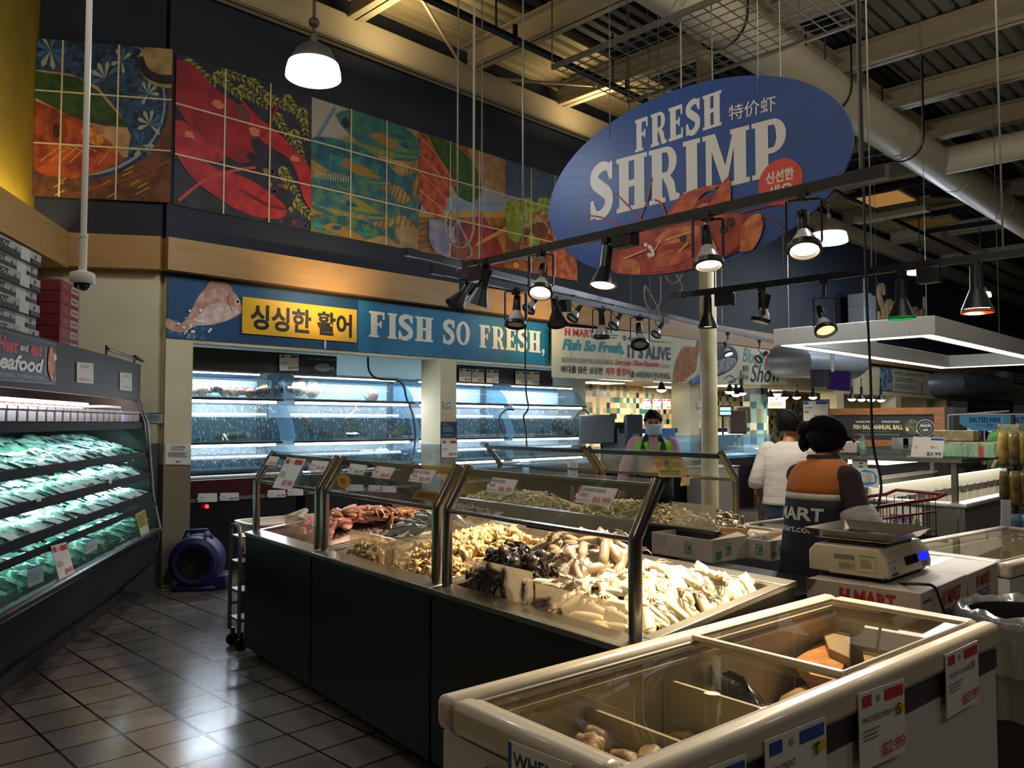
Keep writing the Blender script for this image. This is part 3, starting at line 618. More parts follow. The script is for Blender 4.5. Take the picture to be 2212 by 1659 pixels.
# ---------------------------------------------------------------- banners on the header
def flat(px0, py0a, py0b, px1, py1a, py1b, Y=WY-.012):
    "banner from left edge (top/bottom heights) to right edge, hung flat on the wall"
    return [at(px0, py0b, Y=Y), at(px1, py1b, Y=Y), at(px1, py1a, Y=Y), at(px0, py0a, Y=Y)]
x0, x1, xm = 3.20, 8.78, 5.42; z0, z1 = 2.435, 3.055; yb = WY-.02
def bq(xa, xb, za, zb, y=yb): return [(xa, y, za), (xb, y, za), (xb, y, zb), (xa, y, zb)]
a = Art(bq(x0, xm, z0, z1), th=.015); a.card(PT('#14507a', '#0f4064', 2))
for i in range(30): a.poly(clipu(ring(random.uniform(0, .22), random.uniform(.02, .3), .012, .035, 8, jit=.4)), random.choice(['#3a6a94', '#24507a', '#7f9cb4', '#1e4a70']), up=False)
a.lay += 1
body = smooth2([(.355, .56), (.32, .80), (.26, .93), (.20, .93), (.14, .72), (.10, .42), (.06, .24), (0, .3), (0, .14), (.07, .10), (.13, .22), (.2, .26), (.28, .36), (.33, .46), (.355, .56)], 4)
a.poly(body, PT('#d2a795', '#b98672', 12)); a.poly(smooth2([(.34, .52), (.28, .62), (.2, .6), (.14, .4), (.12, .24), (.2, .26), (.28, .36)], 3), PT('#e2cfc4', '#cfa996', 14))
a.poly(smooth2([(.16, .78), (.20, 1.0), (.27, .98), (.30, .88), (.24, .9)], 3), '#b07e68'); a.line([(.285, .84), (.275, .68), (.30, .52)], .012, '#8a4a3c'); a.oval(.325, .69, .05, '#e8d8c0'); a.oval(.325, .69, .028, '#1c1714'); a.poly([(.345, .5), (.36, .56), (.345, .6)], '#c0705c')
for i in range(22): a.oval(random.uniform(.04, .2), random.uniform(.05, .5), random.uniform(.01, .03), '#e8eef2', n=8)
a.rect(.345, .16, .985, .78, M('print_yellow', '#f0b81c', .45)); a.text('싱싱한 활어', .385, .24, .955, .68, P('#17140f'), bold=.035)
a.rect(.79, 0, .8, .15, '#d8d8d0'); a.build('wall_banner', 'blue wall banner with a leaping pink fish and yellow Korean lettering', 'banner', 'fish so fresh banners')
a = Art(bq(xm+.004, x1, z0, z1), th=.015); a.card(PT('#1478a2', '#106a92', 2)); CH = M('chalk_letters', '#e9e6d4', .6, col2='#2a84a8', scale=22, detail=2, stretch=(1, 1, 4), ramp=(.62, .7))
a.slabs('FISH', .045, .30, .335, .80, CH); a.slabs('SO', .385, .30, .525, .80, CH); a.slabs('FRESH,', .575, .28, .965, .78, CH)
a.build('wall_banner', 'teal wall banner reading FISH SO FRESH in chalky white slab letters', 'banner', 'fish so fresh banners')
# cloth banner
CLOTH = M('banner_cloth', '#d8d2b8', .6, col2='#c9c2a4', scale=3, bump=.4, bscale=4); a = Art([at(1192, 815, Y=7.86), at(1513, 829, Y=7.86), at(1513, 728, Y=7.86), at(1192, 703, Y=7.86)], th=.006); a.card(CLOTH)
RDP = '#c02a30'; TQ = '#1a8a96'; NB = '#2a3a66'
def hmart(a, u0, v0, u1, v1, m=RDP):
    w = u1-u0; k = .2
    for i in range(2): a.poly([(u0+w*(.0+i*.12), v0), (u0+w*(.07+i*.12), v0), (u0+w*(.085+i*.12), v1), (u0+w*(.015+i*.12), v1)], m)
    a.poly([(u0+w*.05, v0+(v1-v0)*.42), (u0+w*.15, v0+(v1-v0)*.42), (u0+w*.15, v0+(v1-v0)*.58), (u0+w*.05, v0+(v1-v0)*.58)], m)
    a.text('MART', u0+w*.28, v0, u1, v1, m, bold=.035)
hmart(a, .07, .82, .24, .97); a.oval(.27, .88, .05, '#3a8a4a'); a.oval(.27, .89, .03, '#e0dcc0'); a.lines(.295, .82, .40, .92, 2, '#5a6a5a'); a.oval(.436, .86, .05, '#1c2440'); a.line([(.425, .83), (.447, .89)], .012, '#d8d2b8'); a.text('SEA FISH CULTURE', .455, .83, .58, .88, '#20242c', bold=.02); a.text('JEJU SUNG KYUNG TRADING CO., LTD', .60, .81, .77, .85, '#20242c', bold=.02)
a.text('Fish So Fresh,', .055, .50, .43, .76, TQ, bold=.045, shear=.3); a.text("IT'S ALIVE", .455, .46, .76, .74, NB, bold=.03)
a.text('NOW YOU CAN PURCHASE KOREAN', .055, .30, .36, .40, '#7a7466', bold=.01); a.text('Live Jeju Olive Flounder', .37, .27, .68, .42, '#c8344a', bold=.025, shear=.3); a.text('AT HMART.', .69, .29, .76, .37, '#7a7466')
a.text('바다를 담은 싱싱한', .05, .10, .295, .24, '#22262e', bold=.02); a.text('제주 활광어', .31, .09, .47, .25, '#c8343c', bold=.02); a.text('를 H마트에서 만나보세요.', .475, .06, .76, .20, '#22262e', bold=.02)
a.poly(smooth2([(.78, .03), (.80, .4), (.85, .72), (.91, .78), (.96, .78), (.985, 1.0), (1.0, .82), (.985, .70), (.97, .55), (.95, .25), (.88, .06), (.8, .0)], 4), PT('#b8752a', '#8e5418', 14)); a.poly(smooth2([(.86, .06), (.95, .26), (.97, .55), (.985, .68), (.975, .4), (.94, .1)], 3), '#d8c8a8'); a.poly([(.88, 0), (1, 0), (1, .22), (.95, .14)], PT('#2a5a90', '#7aa0c0', 9))
for u in (.1, .25, .4, .55, .7, .82): a.line([(u, 0), (u+.01, 1)], .008, '#c0b896')
a.build('cloth_banner', "white cloth banner reading Fish So Fresh, IT'S ALIVE with a flat brown fish", 'banner')
a = Art([at(1516, 829, Y=7.87), at(1700, 832, Y=7.87), at(1700, 752, Y=7.87), at(1516, 730, Y=7.87)], th=.006); a.card(CLOTH)
a.poly(smooth2([(.0, .30), (.06, .6), (.16, .84), (.28, .9), (.36, .82), (.39, .62), (.34, .4), (.22, .22), (.06, .1), (0, .12)], 4), PT('#2a3038', '#161a20', 9)); a.poly(smooth2([(.02, .24), (.14, .5), (.3, .62), (.37, .56), (.3, .36), (.16, .22), (.05, .14)], 3), PT('#9aa4aa', '#6a747c', 9)); a.poly([(.12, .8), (.2, 1), (.22, .88)], '#3a4048')
a.text('Bluefin', .44, .55, .72, .90, '#3f8f8a', bold=.01, shear=.35, rise=-.08); a.text('Tuna', .70, .36, .96, .80, '#b83a44', bold=.01, shear=.35, rise=-.04); a.text('Show', .53, .06, .93, .50, '#252b44', bold=.01, shear=.3); a.text('블루핀', .44, .3, .51, .46, '#252b44', bold=.02); a.text('투나쇼', .44, .1, .51, .26, '#252b44', bold=.02)
a.line(smooth2([(.24, .12), (.3, .2), (.36, .08), (.28, .04), (.4, .16)], 4), .02, '#3a4048')
a.build('cloth_banner', 'pale banner reading Bluefin Tuna Show with a dark tuna fish', 'banner')
a = Art([at(1902, 843, Y=7.97), at(2001, 851, Y=7.97), at(2001, 803, Y=7.97), at(1902, 790, Y=7.97)], th=.006); a.card(P('#c9c0a4')); a.rect(0, 0, .24, 1, PT('#3a5a78', '#7f98a8', 6)); a.oval(.14, .7, .14, '#b08a5a'); a.oval(.18, .2, .14, '#c0a888')
a.text('마켓썬 노르웨이 연어', .28, .70, .78, .86, '#4a4438', bold=.02); a.text('H MART', .82, .76, .97, .86, RDP, bold=.03); a.lines(.3, .42, .8, .62, 2, '#8a8270'); a.lines(.28, .12, .8, .34, 3, '#9a9280'); a.rect(.88, .1, .9, .5, '#7a7464')
a.build('wall_banner', 'small cream banner with Korean print on the far soffit behind the ring light', 'banner')
# raised letters on the dark wall
vs, fs, asp = glyphs('h Seafood', .012); p0 = at(1872, 685, Y=7.98); p1 = at(2003, 700, Y=7.98); w_ = (p1.x-p0.x); h_ = w_/asp*1.25; m_ = MB(); L_ = M('raised_letters', '#c4aa80', .5)
for dy in (0,): m_.add([(p0.x+x*w_, 8.02, p0.z-.12+y*h_*1.1) for x, y in vs], fs, L_)
tag(m_.build('raised_letters', smooth=0, solid=.08), 'tan raised letters reading h Seafood high on the dark wall', 'wall lettering')

# ---------------------------------------------------------------- oval hanging sign
def oval_sign():
    D0 = 5.5; c = at(1512, 375, D=D0); u = Vector((-.127, -.992, 0)).normalized(); u = Vector((0, -1, 0)); n = Vector((-1, 0, 0)); up = Vector((0, 0, 1))
    L = atp(1186, 432, c, n); R = atp(1842, 262, c, n); hw = (R-L).length/2; ce = (L+R)/2; ce.z = 3.30
    hh = .655; q = [ce-u*hw-up*hh, ce+u*hw-up*hh, ce+u*hw+up*hh, ce-u*hw+up*hh]
    a = Art(q, th=.02, eps=.0006); BL = M('oval_sign_blue', '#13458c', .45, col2='#0f3a7c', scale=2)
    a.card(BL, poly=ring(.5, .5, .5, .5, 64), back=P('#1d3f78'))
    for i in range(44):
        b = 2*PI*i/44; r0, r1 = .2, .485; a.line([(.5+r0*math.cos(b), .5+r0*math.sin(b)), (.5+r1*math.cos(b), .5+r1*math.sin(b))], .004, '#2b5c9e'); a.lay -= 1
    a.lay += 1
    return a, q
a, OVQ = oval_sign()
def uvof(px, py, q=None):
    q = OVQ if q is None else q
    b, c, d = Vector(q[0]), Vector(q[1]), Vector(q[3]); n = (c-b).cross(d-b).normalized(); p = atp(px, py, b, n)-b
    return (p.dot(c-b)/(c-b).length_squared, p.dot(d-b)/(d-b).length_squared)
WH = M('sign_white', '#e2ddd0', .5)
fl = uvof(1372, 330); fr = uvof(1558, 270); ft = uvof(1368, 262); ft2 = uvof(1556, 203)
a.slabs('FRESH', fl[0], fl[1], fr[0], fl[1]+(ft[1]-fl[1]), WH, rise=fr[1]-fl[1], gap=.09)
sl = uvof(1275, 476); sr = uvof(1702, 372); st_ = uvof(1282, 358); s2 = uvof(1702, 248)
a.slabs('SHRIMP', sl[0], sl[1], sr[0], sl[1]+(st_[1]-sl[1]), WH, rise=sr[1]-sl[1], gap=.07, hfun=lambda t: (0, 1+t*((s2[1]-sr[1])/(st_[1]-sl[1])-1)))
k0 = uvof(1575, 262); k1 = uvof(1677, 240); k2 = uvof(1577, 228); a.text('\u7279\u4ef7\u867e', k0[0], k0[1], k1[0], k2[1], WH, bold=.006, rise=k1[1]-k0[1])
c0 = uvof(1686, 394); a.oval(c0[0], c0[1], .115, '#d8492c', n=36); k0 = uvof(1655, 400); k1 = uvof(1716, 386); k2 = uvof(1655, 374); a.text('신선한', k0[0], k0[1], k1[0], k2[1], WH, bold=.03, rise=k1[1]-k0[1]); k0 = uvof(1660, 436); k1 = uvof(1714, 424); k2 = uvof(1660, 404); a.text('새우', k0[0], k0[1], k1[0], k2[1], WH, bold=.03, rise=k1[1]-k0[1])
def UV(*pts): return [uvof(*p) for p in pts]
SH = [PT('#b84a24', '#8e2c14', 9), PT('#c8622f', '#a03c1a', 12), PT('#d08040', '#b04c22', 11), PT('#a83a1c', '#7c2210', 8)]
def inoval(pts):
    o = []
    for u, v in pts:
        dx, dy = (u-.5)/.497, (v-.5)/.497; r = math.hypot(dx, dy)
        o.append((u, v) if r <= 1 else (.5+.497*dx/r, .5+.497*dy/r))
    return o
for pts, w_, c in (([(1480, 590), (1430, 540), (1390, 480), (1330, 416)], .012, '#8e3018'), ([(1380, 480), (1400, 430), (1410, 385)], .012, '#a03a1c'), ([(1340, 490), (1300, 470), (1268, 466)], .012, '#8e3018'), ([(1440, 470), (1430, 440), (1415, 432)], .014, '#a8401f'), ([(1560, 475), (1620, 455), (1690, 440)], .008, '#8e3018'), ([(1600, 465), (1660, 470), (1690, 495)], .008, '#8e3018')): a.line(smooth2(inoval(UV(*pts)), 4), w_, c)
for pts, i in (([(1330, 515), (1400, 480), (1480, 450), (1540, 420), (1580, 460), (1640, 465), (1648, 500), (1600, 540), (1520, 575), (1420, 600), (1330, 600), (1305, 560)], 3), ([(1340, 545), (1390, 500), (1480, 490), (1560, 480), (1570, 530), (1500, 565), (1400, 590), (1330, 580)], 0), ([(1440, 470), (1470, 425), (1520, 405), (1560, 400), (1520, 420), (1500, 450), (1480, 480)], 1), ([(1530, 470), (1540, 430), (1575, 382), (1580, 430), (1570, 480)], 1), ([(1600, 500), (1620, 470), (1645, 463), (1648, 500), (1630, 540), (1600, 545)], 2), ([(1335, 590), (1350, 560), (1380, 565), (1385, 590), (1360, 605)], 2), ([(1415, 520), (1450, 495), (1520, 490), (1500, 515), (1440, 530)], 2), ([(1400, 560), (1450, 540), (1500, 545), (1470, 570), (1410, 580)], 1), ([(1560, 520), (1590, 495), (1600, 530), (1560, 560)], 3), ([(1490, 470), (1520, 440), (1545, 450), (1530, 480)], 2)):
    p = smooth2(inoval(UV(*pts)), 3); a.poly(p, SH[i])
for p in ((1478, 515), (1565, 498), (1580, 480)): u, v = uvof(*p); a.oval(u, v, .022, '#1c0f0a', n=12)
for p, q_ in (((1405, 560), (1430, 520)), ((1440, 520), (1500, 500)), ((1350, 560), (1400, 540)), ((1520, 470), (1550, 540)), ((1470, 545), (1490, 525))): a.line(inoval(UV(p, q_)), .012, '#e0a468')
for i in range(7): u, v = uvof(1408+random.uniform(-10, 10), 540+random.uniform(-14, 14)); a.oval(u, v, .012, '#e6ddd0', n=8)
so = a.build('hanging_sign', 'large blue oval hanging sign reading FRESH SHRIMP with orange shrimp', 'sign')
for dy in (-.62, .6):
    m_ = MB().cyl((0, dy, .45), (0, dy, 3.25), .004, M('sign_wire', '#77766f', .4, .6), n=5); m_.build('hanging_wire', so)
# ---------------------------------------------------------------- light tracks and spotlights
TZ = 2.69; BLK = M('fixture_black', '#0c0d0e', .4); REFL = M('reflector_grey', '#c9c6bd', .3, .2); CHR = M('ribbed_bulb_glass', '#b9b9b4', .2, .4); CORD = M('pale_cord', '#8c8672', .7)
def LENS(c, s): return EM('lens_%s_%d' % (c.lstrip('#'), int(s*10)), c, s)
def track(p, q, label, group='light tracks', wires=()):
    m = MB().bar(p, q, .035, .05, BLK); d = (Vector(q)-Vector(p)).normalized(); m.bar(Vector(p)-d*.03, Vector(p)+d*.1, .045, .06, BLK); m.bar(Vector(q)-d*.1, Vector(q)+d*.03, .045, .06, BLK)
    o = m.build('light_track', smooth=0); tag(o, label, 'track', group)
    for t in wires:
        c = Vector(p).lerp(Vector(q), t); MB().cyl(c, (c.x, c.y, 6.3), .006, M('cable_grey', '#6a675e', .5, .4), n=5).build('hanging_wire', o)
    return o
T1a, T1b = Vector((3.74, 4.18, TZ)), Vector((3.60, 1.33, TZ)); T2a, T2b = Vector((5.90, 3.93, TZ)), Vector((5.96, .6, TZ)); T3a, T3b = Vector((3.67, 4.46, TZ)), Vector((7.25, 4.92, TZ))
T4a, T4b = Vector((3.72, 4.82, 2.88)), Vector((12.5, 6.2, 2.88))
track(T1a, T1b, 'black light track running in front of the blue oval sign', wires=(.2, .97))
track(T2a, T2b, 'black light track crossing in front of the cream column and dark wall', wires=(.12, .3, .5, .75))
track(T3a, T3b, 'black light track below the murals carrying unlit spotlights', wires=(.07, .9))
track(T4a, T4b, 'thin black track behind the others, carrying small silver spotlights', wires=(.1, .4, .7))
def cord_loop(p, label):
    pts = [(p[0], p[1], 6.2), (p[0], p[1], 4.2)]
    pts = [Vector((p[0], p[1], 6.2)), Vector((p[0], p[1], p[2]+.6)), Vector((p[0], p[1], p[2]+.25))]+[Vector((p[0]-.09+.09*math.cos(a), p[1]+.02*i, p[2]+.22+.13*math.sin(a))) for i, a in enumerate([0, -.7, -1.5, -2.3, -3.1, -3.9, -4.7])]
    pts += [Vector((p[0]-.02, p[1], p[2]+.08)), Vector((p[0]-.06, p[1], p[2]+.02))]
    tag(MB().tube(smooth2(pts, 3), .008, CORD, n=6).build('looped_cable'), label, 'cord', 'looped power cords')
cord_loop(T1a+Vector((-.05, -.12, 0)), 'pale looped power cord hanging onto the track near the purple bowl mural')
cord_loop(T3b+Vector((-.1, 0, 0)), 'pale looped power cord hanging down beside the cream column onto the unlit track')
cord_loop(T2a+Vector((0, -.1, 0)), 'pale looped power cord just right of the sign bottom at the column')
def axis_R(d): x, y, z = frame_of(d); return Matrix((x, y, z)).transposed()
def spot_cone(pos, drop, aim, label, lit=None, col='#fff0d0', s=1., ballast=(.13, 0, -.02), rim=None, group='track spotlights'):
    "black spotlight with a cylinder neck and flared cone shade, fed by a ballast box on the track"
    pos = Vector(pos); t = thing('track_spotlight', label, 'spotlight', pos, group=group); d = Vector(aim).normalized()
    b = Vector(ballast)
    if b.length > 0:
        m = MB().box((-.04, -.075, -.07), (.04, .075, .04), BLK, c=b+Vector((0, 0, -.075))); m.build('ballast_box', t, bevel=.008)
    m = MB().cyl((0, 0, 0), (0, 0, -drop), .014*s, BLK, n=10); m.box((-.02, -.02, -.05), (.02, .02, .0), BLK); m.build('stem', t)
    h = Vector((0, 0, -drop)); m = MB(); m.lathe([(.0, -.01), (.034, 0), (.036, .13), (.04, .14), (.078, .235), (.085, .25), (.08, .25), (.06, .215), (0, .21)], BLK, h-d*.05*s, d, n=24)
    m.v = [Vector(v) for v in m.v]; m.build('shade', t) if s == 1 else scaled(m, h, s).build('shade', t)
    r_ = .068*s; c = h+d*(.235*s-.05*s)
    e = MB().lathe([(r_, 0), (0, .001)], LENS(col, lit) if lit else M('dark_lens', '#3a3a38', .2), c, d, n=20); e.build('lens', t)
    if rim: MB().lathe([(.083*s, .03*s), (.088*s, .045*s), (.084*s, .05*s), (.08*s, .04*s)], M('rim_'+rim.lstrip('#'), rim, .4), c-d*.02*s, d, n=24).build('colour_rim', t)
    return t, pos+c, d
def scaled(m, c, s): m.v = [c+(v-c)*s for v in m.v]; return m
def spot_gimbal(pos, drop, aim, label, lit=None, col='#ffe9c4', s=1., yoke=True, group='track spotlights', ribs=False):
    "open spotlight: reflector lamp and ring held in a U-shaped yoke"
    pos = Vector(pos); t = thing('gimbal_spotlight', label, 'spotlight', pos, group=group); d = Vector(aim).normalized()
    MB().cyl((0, 0, 0), (0, 0, -drop), .012*s, BLK, n=8).box((-.022*s, -.022*s, -.05*s), (.022*s, .022*s, 0), BLK).build('stem', t)
    top = Vector((0, 0, -drop)); c = top-Vector((0, 0, .20*s))
    x = d.cross(Vector((0, 0, 1)));
    x = x.normalized() if x.length > .2 else Vector((S2, -S2, 0)); W_ = .078*s; m = MB()
    if yoke:
        m.bar(top+x*W_*.9, top-x*W_*.9, .03*s, .008*s, BLK); m.bar(top+x*W_, c+x*W_, .03*s, .008*s, BLK, up=x); m.bar(top-x*W_, c-x*W_, .03*s, .008*s, BLK, up=x)
    else: m.tube([top, top+x*.04*s-Vector((0, 0, .06*s)), c-d*.08*s], .006*s, BLK, n=6)
    m.build('yoke', t)
    MB().lathe([(.063*s, .02*s), (.078*s, .02*s), (.08*s, .045*s), (.066*s, .05*s), (.063*s, .02*s)], BLK, c, d, n=24).build('ring', t)
    MB().lathe([(.022*s, -.075*s), (.03*s, -.06*s), (.052*s, -.02*s), (.066*s, .025*s)], CHR if ribs else REFL, c, d, n=24).build('reflector', t)
    MB().lathe([(0, -.18*s), (.026*s, -.178*s), (.03*s, -.07*s), (.024*s, -.06*s)], BLK, c, d, n=16).build('socket', t)
    MB().lathe([(.062*s, .03*s), (0, .036*s)], LENS(col, lit) if lit else M('pale_lens', '#cfcabb', .15), c, d, n=20).build('lens', t)
    return t, pos+c+d*.05*s, d
def on(a, b, px, py):
    "place on a track whose sight line passes px"
    best = min((abs(px-proj(a.lerp(b, k/400))[0]), k) for k in range(401)); return a.lerp(b, best[1]/400)
def proj(p):
    v = Vector(p)-CAM; f = (v.x+v.y)*S2; l = (v.x-v.y)*S2; ct, st = math.cos(PITCH), math.sin(PITCH); z = f*ct+v.z*st; y = -f*st+v.z*ct
    return 1106+FPX*l/z, 829.5-FPX*y/z
DN = Vector((0, 0, -1))
def tgt(P_, q): return (Vector(q)-Vector(P_)).normalized()
c3 = lambda x, y, z=.95: fp(CT, x, y, z)     # places on the display counters
SPOT_E = 1.0
def lamp_at(pos, d, e, col=WARM, spot=62, blend=.7): light('SPOT', pos+d*.03, e*SPOT_E, col, aim=pos+d, size=.05, spot=spot, blend=blend)
# front track, over the near counters
p = on(T1a, T1b, 1050, 0); _, c, d = spot_cone(p, .10, (-.1, .35, -1), 'unlit black cone spotlight hanging at the left end of the front track', ballast=(-.02, .05, 0))
p = on(T1a, T1b, 1168, 0); _, c, d = spot_gimbal(p, .04, (-.42, -.25, -.85), 'lit yoke spotlight left of the oval sign, over the orange mural', lit=14); lamp_at(c, tgt(p, c3(.55, .5)), 190, (1, .72, .55))
p = on(T1a, T1b, 1310, 0); _, c, d = spot_cone(p, .12, (-.25, -.05, -1), 'lit black cone spotlight with ballast box in front of the orange shrimp', lit=10, col='#ffd8b4', ballast=(.02, -.12, .04)); lamp_at(c, tgt(c, c3(1.75, .55)), 210)
p = on(T1a, T1b, 1528, 0); _, c, d = spot_gimbal(p, .04, (-.2, -.2, -1), 'brightly lit yoke spotlight in front of the shrimp, straight above the column', lit=16); lamp_at(c, tgt(c, c3(2.3, .5)), 210); lamp_at(c, tgt(c, c3(3.0, .55)), 200)
p = on(T1a, T1b, 1735, 0); _, c, d = spot_gimbal(p, .05, (-.4, -.22, -1), 'brightly lit yoke spotlight at the right end of the front track', lit=16); lamp_at(c, tgt(c, c3(3.3, .5)), 320); lamp_at(c, tgt(c, fp(FZ, .9, -.3, .9)), 190, WARM, 85)
# back track, unlit
p = on(T3a, T3b, 1012, 0); spot_cone(p, .06, (-.55, .1, -.8), 'unlit black cone spotlight tilted down and left, leftmost on the unlit track', ballast=(.05, .05, 0))
p = on(T3a, T3b, 1115, 0); spot_gimbal(p, .03, (-.25, -.15, -1), 'unlit yoke spotlight with a pale reflector in front of the word FRESH', s=1.15)
p = on(T3a, T3b, 1200, 0); spot_cone(p, .06, (-.2, -.3, -.9), 'unlit black bell spotlight above the comma of the teal banner', ballast=(.12, .02, 0), s=1.05)
p = on(T3a, T3b, 1300, 0); spot_gimbal(p, .03, (0, 0, -1), 'unlit caged spotlight with a ribbed bulb over the white banner', ribs=True, s=1.1)
p = on(T3a, T3b, 1382, 0); spot_gimbal(p, .03, (-.35, -.3, -.8), 'unlit yoke spotlight tilted left over the words of the white banner', s=1.2)
for px, lab in ((1145, 'small silver spotlight half hidden behind the lit yoke spotlight'), (1240, 'small silver spotlight above the white banner corner, leftmost of the tilted three'), (1327, 'small silver spotlight tilted right between two black ones over the white banner'), (1418, 'small silver spotlight tilted right at the end of the unlit track')):
    p = on(T4a, T4b, px, 0); spot_gimbal(p-Vector((0, 0, .02)), .04, (-.5, .15, -.7), lab, s=.85, yoke=False, ribs=True)
p = on(T4a, T4b, 1572, 0); _, c, d = spot_gimbal(p-Vector((0, 0, .02)), .1, (-.2, -.5, -1), 'small lit spotlight right of the column above the dark tuna', lit=12, s=.9, yoke=False, ribs=True)
p = on(T4a, T4b, 1640, 0); spot_gimbal(p-Vector((0, 0, .02)), .1, (-.6, .3, -.5), 'small unlit silver spotlight above the tuna banner lettering', s=.9, yoke=False, ribs=True)
# right track
p = on(T2a, T2b, 1528, 0); _, c, d = spot_cone(p, .10, (0, 0, -1), 'lit black cone spotlight against the cream column', lit=8, col='#ffdcae', ballast=(.03, -.14, 0)); lamp_at(c, tgt(c, c3(.6, 2.3)), 120)
p = on(T2a, T2b, 1645, 0); _, c, d = spot_gimbal(p, .05, (-.15, .2, -.9), 'lit yoke spotlight tilted left, between the column and the white ring lamp', lit=14); lamp_at(c, tgt(c, c3(1.6, 2.3)), 150); lamp_at(c, tgt(c, (6.4, 3.1, 1.1)), 45, NEUT, 70)
p = on(T2a, T2b, 1780, 0); _, c, d = spot_gimbal(p, .16, (-.35, -.35, -.75), 'dimly lit yoke spotlight with a white cap beside the metal duct', lit=2.2, col='#ffd28a', s=1.05); lamp_at(c, tgt(c, (4.3, 1.9, 1.0)), 110, NEUT, 80)
p = on(T2a, T2b, 1945, 0); _, c, d = spot_cone(p, .14, (0, 0, -1), 'black cone spotlight with a green glowing rim over the ring lamp', lit=6, col='#c8ffe0', ballast=(.02, -.18, 0), rim='#1f9a5a', s=1.05)
p = on(T2a, T2b, 2107, 0); _, c, d = spot_cone(p, .12, (0, 0, -1), 'black cone spotlight with a red glowing rim at the far right', lit=10, col='#ffe6dc', ballast=(0, 0, 0), rim='#b4502c', s=1.15); lamp_at(c, tgt(c, (5.5, 1.5, .9)), 120, NEUT, 90); lamp_at(c, tgt(c, (7.7, 2.5, 1.3)), 160, NEUT, 60)
# ---------------------------------------------------------------- bell pendants
def pendant(pos, r, label, cut=1.0):
    t = thing('pendant_lamp', label, 'lamp', pos, group='bell pendant lamps'); pr = [(0, .95), (.12, .94), (.3, .9), (.62, .72), (.82, .45), (.92, .15), (.98, .12), (1.0, -.1), (.97, -.12), (.96, .06), (.88, .14), (.78, .42), (.55, .68), (.1, .86), (0, .87)]
    MB().lathe([(a*r, (b*1.3 if b > .2 else b)*r) for a, b in pr], M('pendant_shade', '#77746c', .35, .5), (0, 0, .0), n=36).build('lamp_shade', t)
    MB().lathe([(.93*r, .40*r), (1.0*r, .12*r), (1.02*r, -.1*r), (.99*r, -.12*r)], EM('pendant_rim_glow', '#eef4ff', 3.5), n=36).build('lit_rim', t)
    MB().ball((0, 0, .2*r), (.34*r, .34*r, .42*r), EM('pendant_bulb', '#f4f8ff', 26)).build('bulb', t)
    MB().cyl((0, 0, 1.2*r), (0, 0, 1.5*r), .16*r, M('pendant_cap', '#5c5b58', .4, .5)).build('cap', t)
    MB().cyl((0, 0, 1.3*r), (0, 0, 6.3-pos[2]), .012, M('pendant_rod', '#4c4a46', .5, .5), n=8).ball((0, 0, 2.0*r), .2*r, M('pendant_rod', '#4c4a46', .5)).build('rod', t)
    return t
def rpx(p, w): return w*((p.x+p.y)*S2)/FPX/2
for (p, e, c), w_, lab in zip(PEND, (118, 78, 52, 38), ('large glowing bell pendant in front of the murals', 'bright bell pendant partly behind the front track lamp, at the sign edge', 'bell pendant glowing near the dark far ceiling above the ring lamp', 'bell pendant half hidden behind the red rimmed spotlight at the far right')): pendant(p, rpx(p, w_), lab)
# hanging black cable
tag(MB().tube(smooth2([at(1855, -30, D=4.6), at(1860, 200, D=4.6), at(1866, 420, D=4.6), at(1872, 640, D=4.6), at(1880, 800, D=4.6), at(1885, 950, D=4.6), at(1903, 1040, D=4.6), at(1898, 1090, D=4.65), at(1890, 1135, D=4.7)], 5), .008, M('cable_black', '#0a0a0b', .5), n=8).build('hanging_cable'), 'long black cable hanging from the ceiling in front of the ring lamp', 'cable')
for px, py, D_, lab in ((1135, 820, 9.6, 'short black plug cable hanging before the right tanks'), ):
    tag(MB().tube(smooth2([at(px, 600, D=D_), at(px, py, D=D_), at(px+6, 880, D=D_), at(px-4, 900, D=D_), at(px+1, 930, D=D_), at(px+3, 970, D=D_)], 4), .01, M('cable_black', '#0a0a0b', .5), n=6).build('hanging_cable'), lab, 'cable')
# ---------------------------------------------------------------- security camera on a ceiling pole
def dome():
    b = at(178, 596, D=4.2); t = thing('dome_camera', 'white dome security camera on a long ceiling pole', 'camera', b); s = 4.2/FPX
    W_ = M('camera_white', '#d6d3cc', .35)
    MB().lathe([(0, 12*s), (8*s, 12*s), (24*s, 6*s), (26*s, 0), (25*s, -13*s), (22*s, -17*s), (0, -17*s)], W_, n=32).build('housing', t)
    MB().ball((0, 0, -15*s), 18*s, M('smoked_dome', '#0c0c0d', .06), lo=.5, hi=1.0, n=24).build('dome', t)
    MB().cyl((0, 0, 8*s), (0, 0, 90*s), 8.5*s, W_).cyl((0, 0, 90*s), (0, 0, 4.2), 6.5*s, W_).cyl((0, 0, 84*s), (0, 0, 92*s), 9.5*s, W_).build('pole', t)
dome()
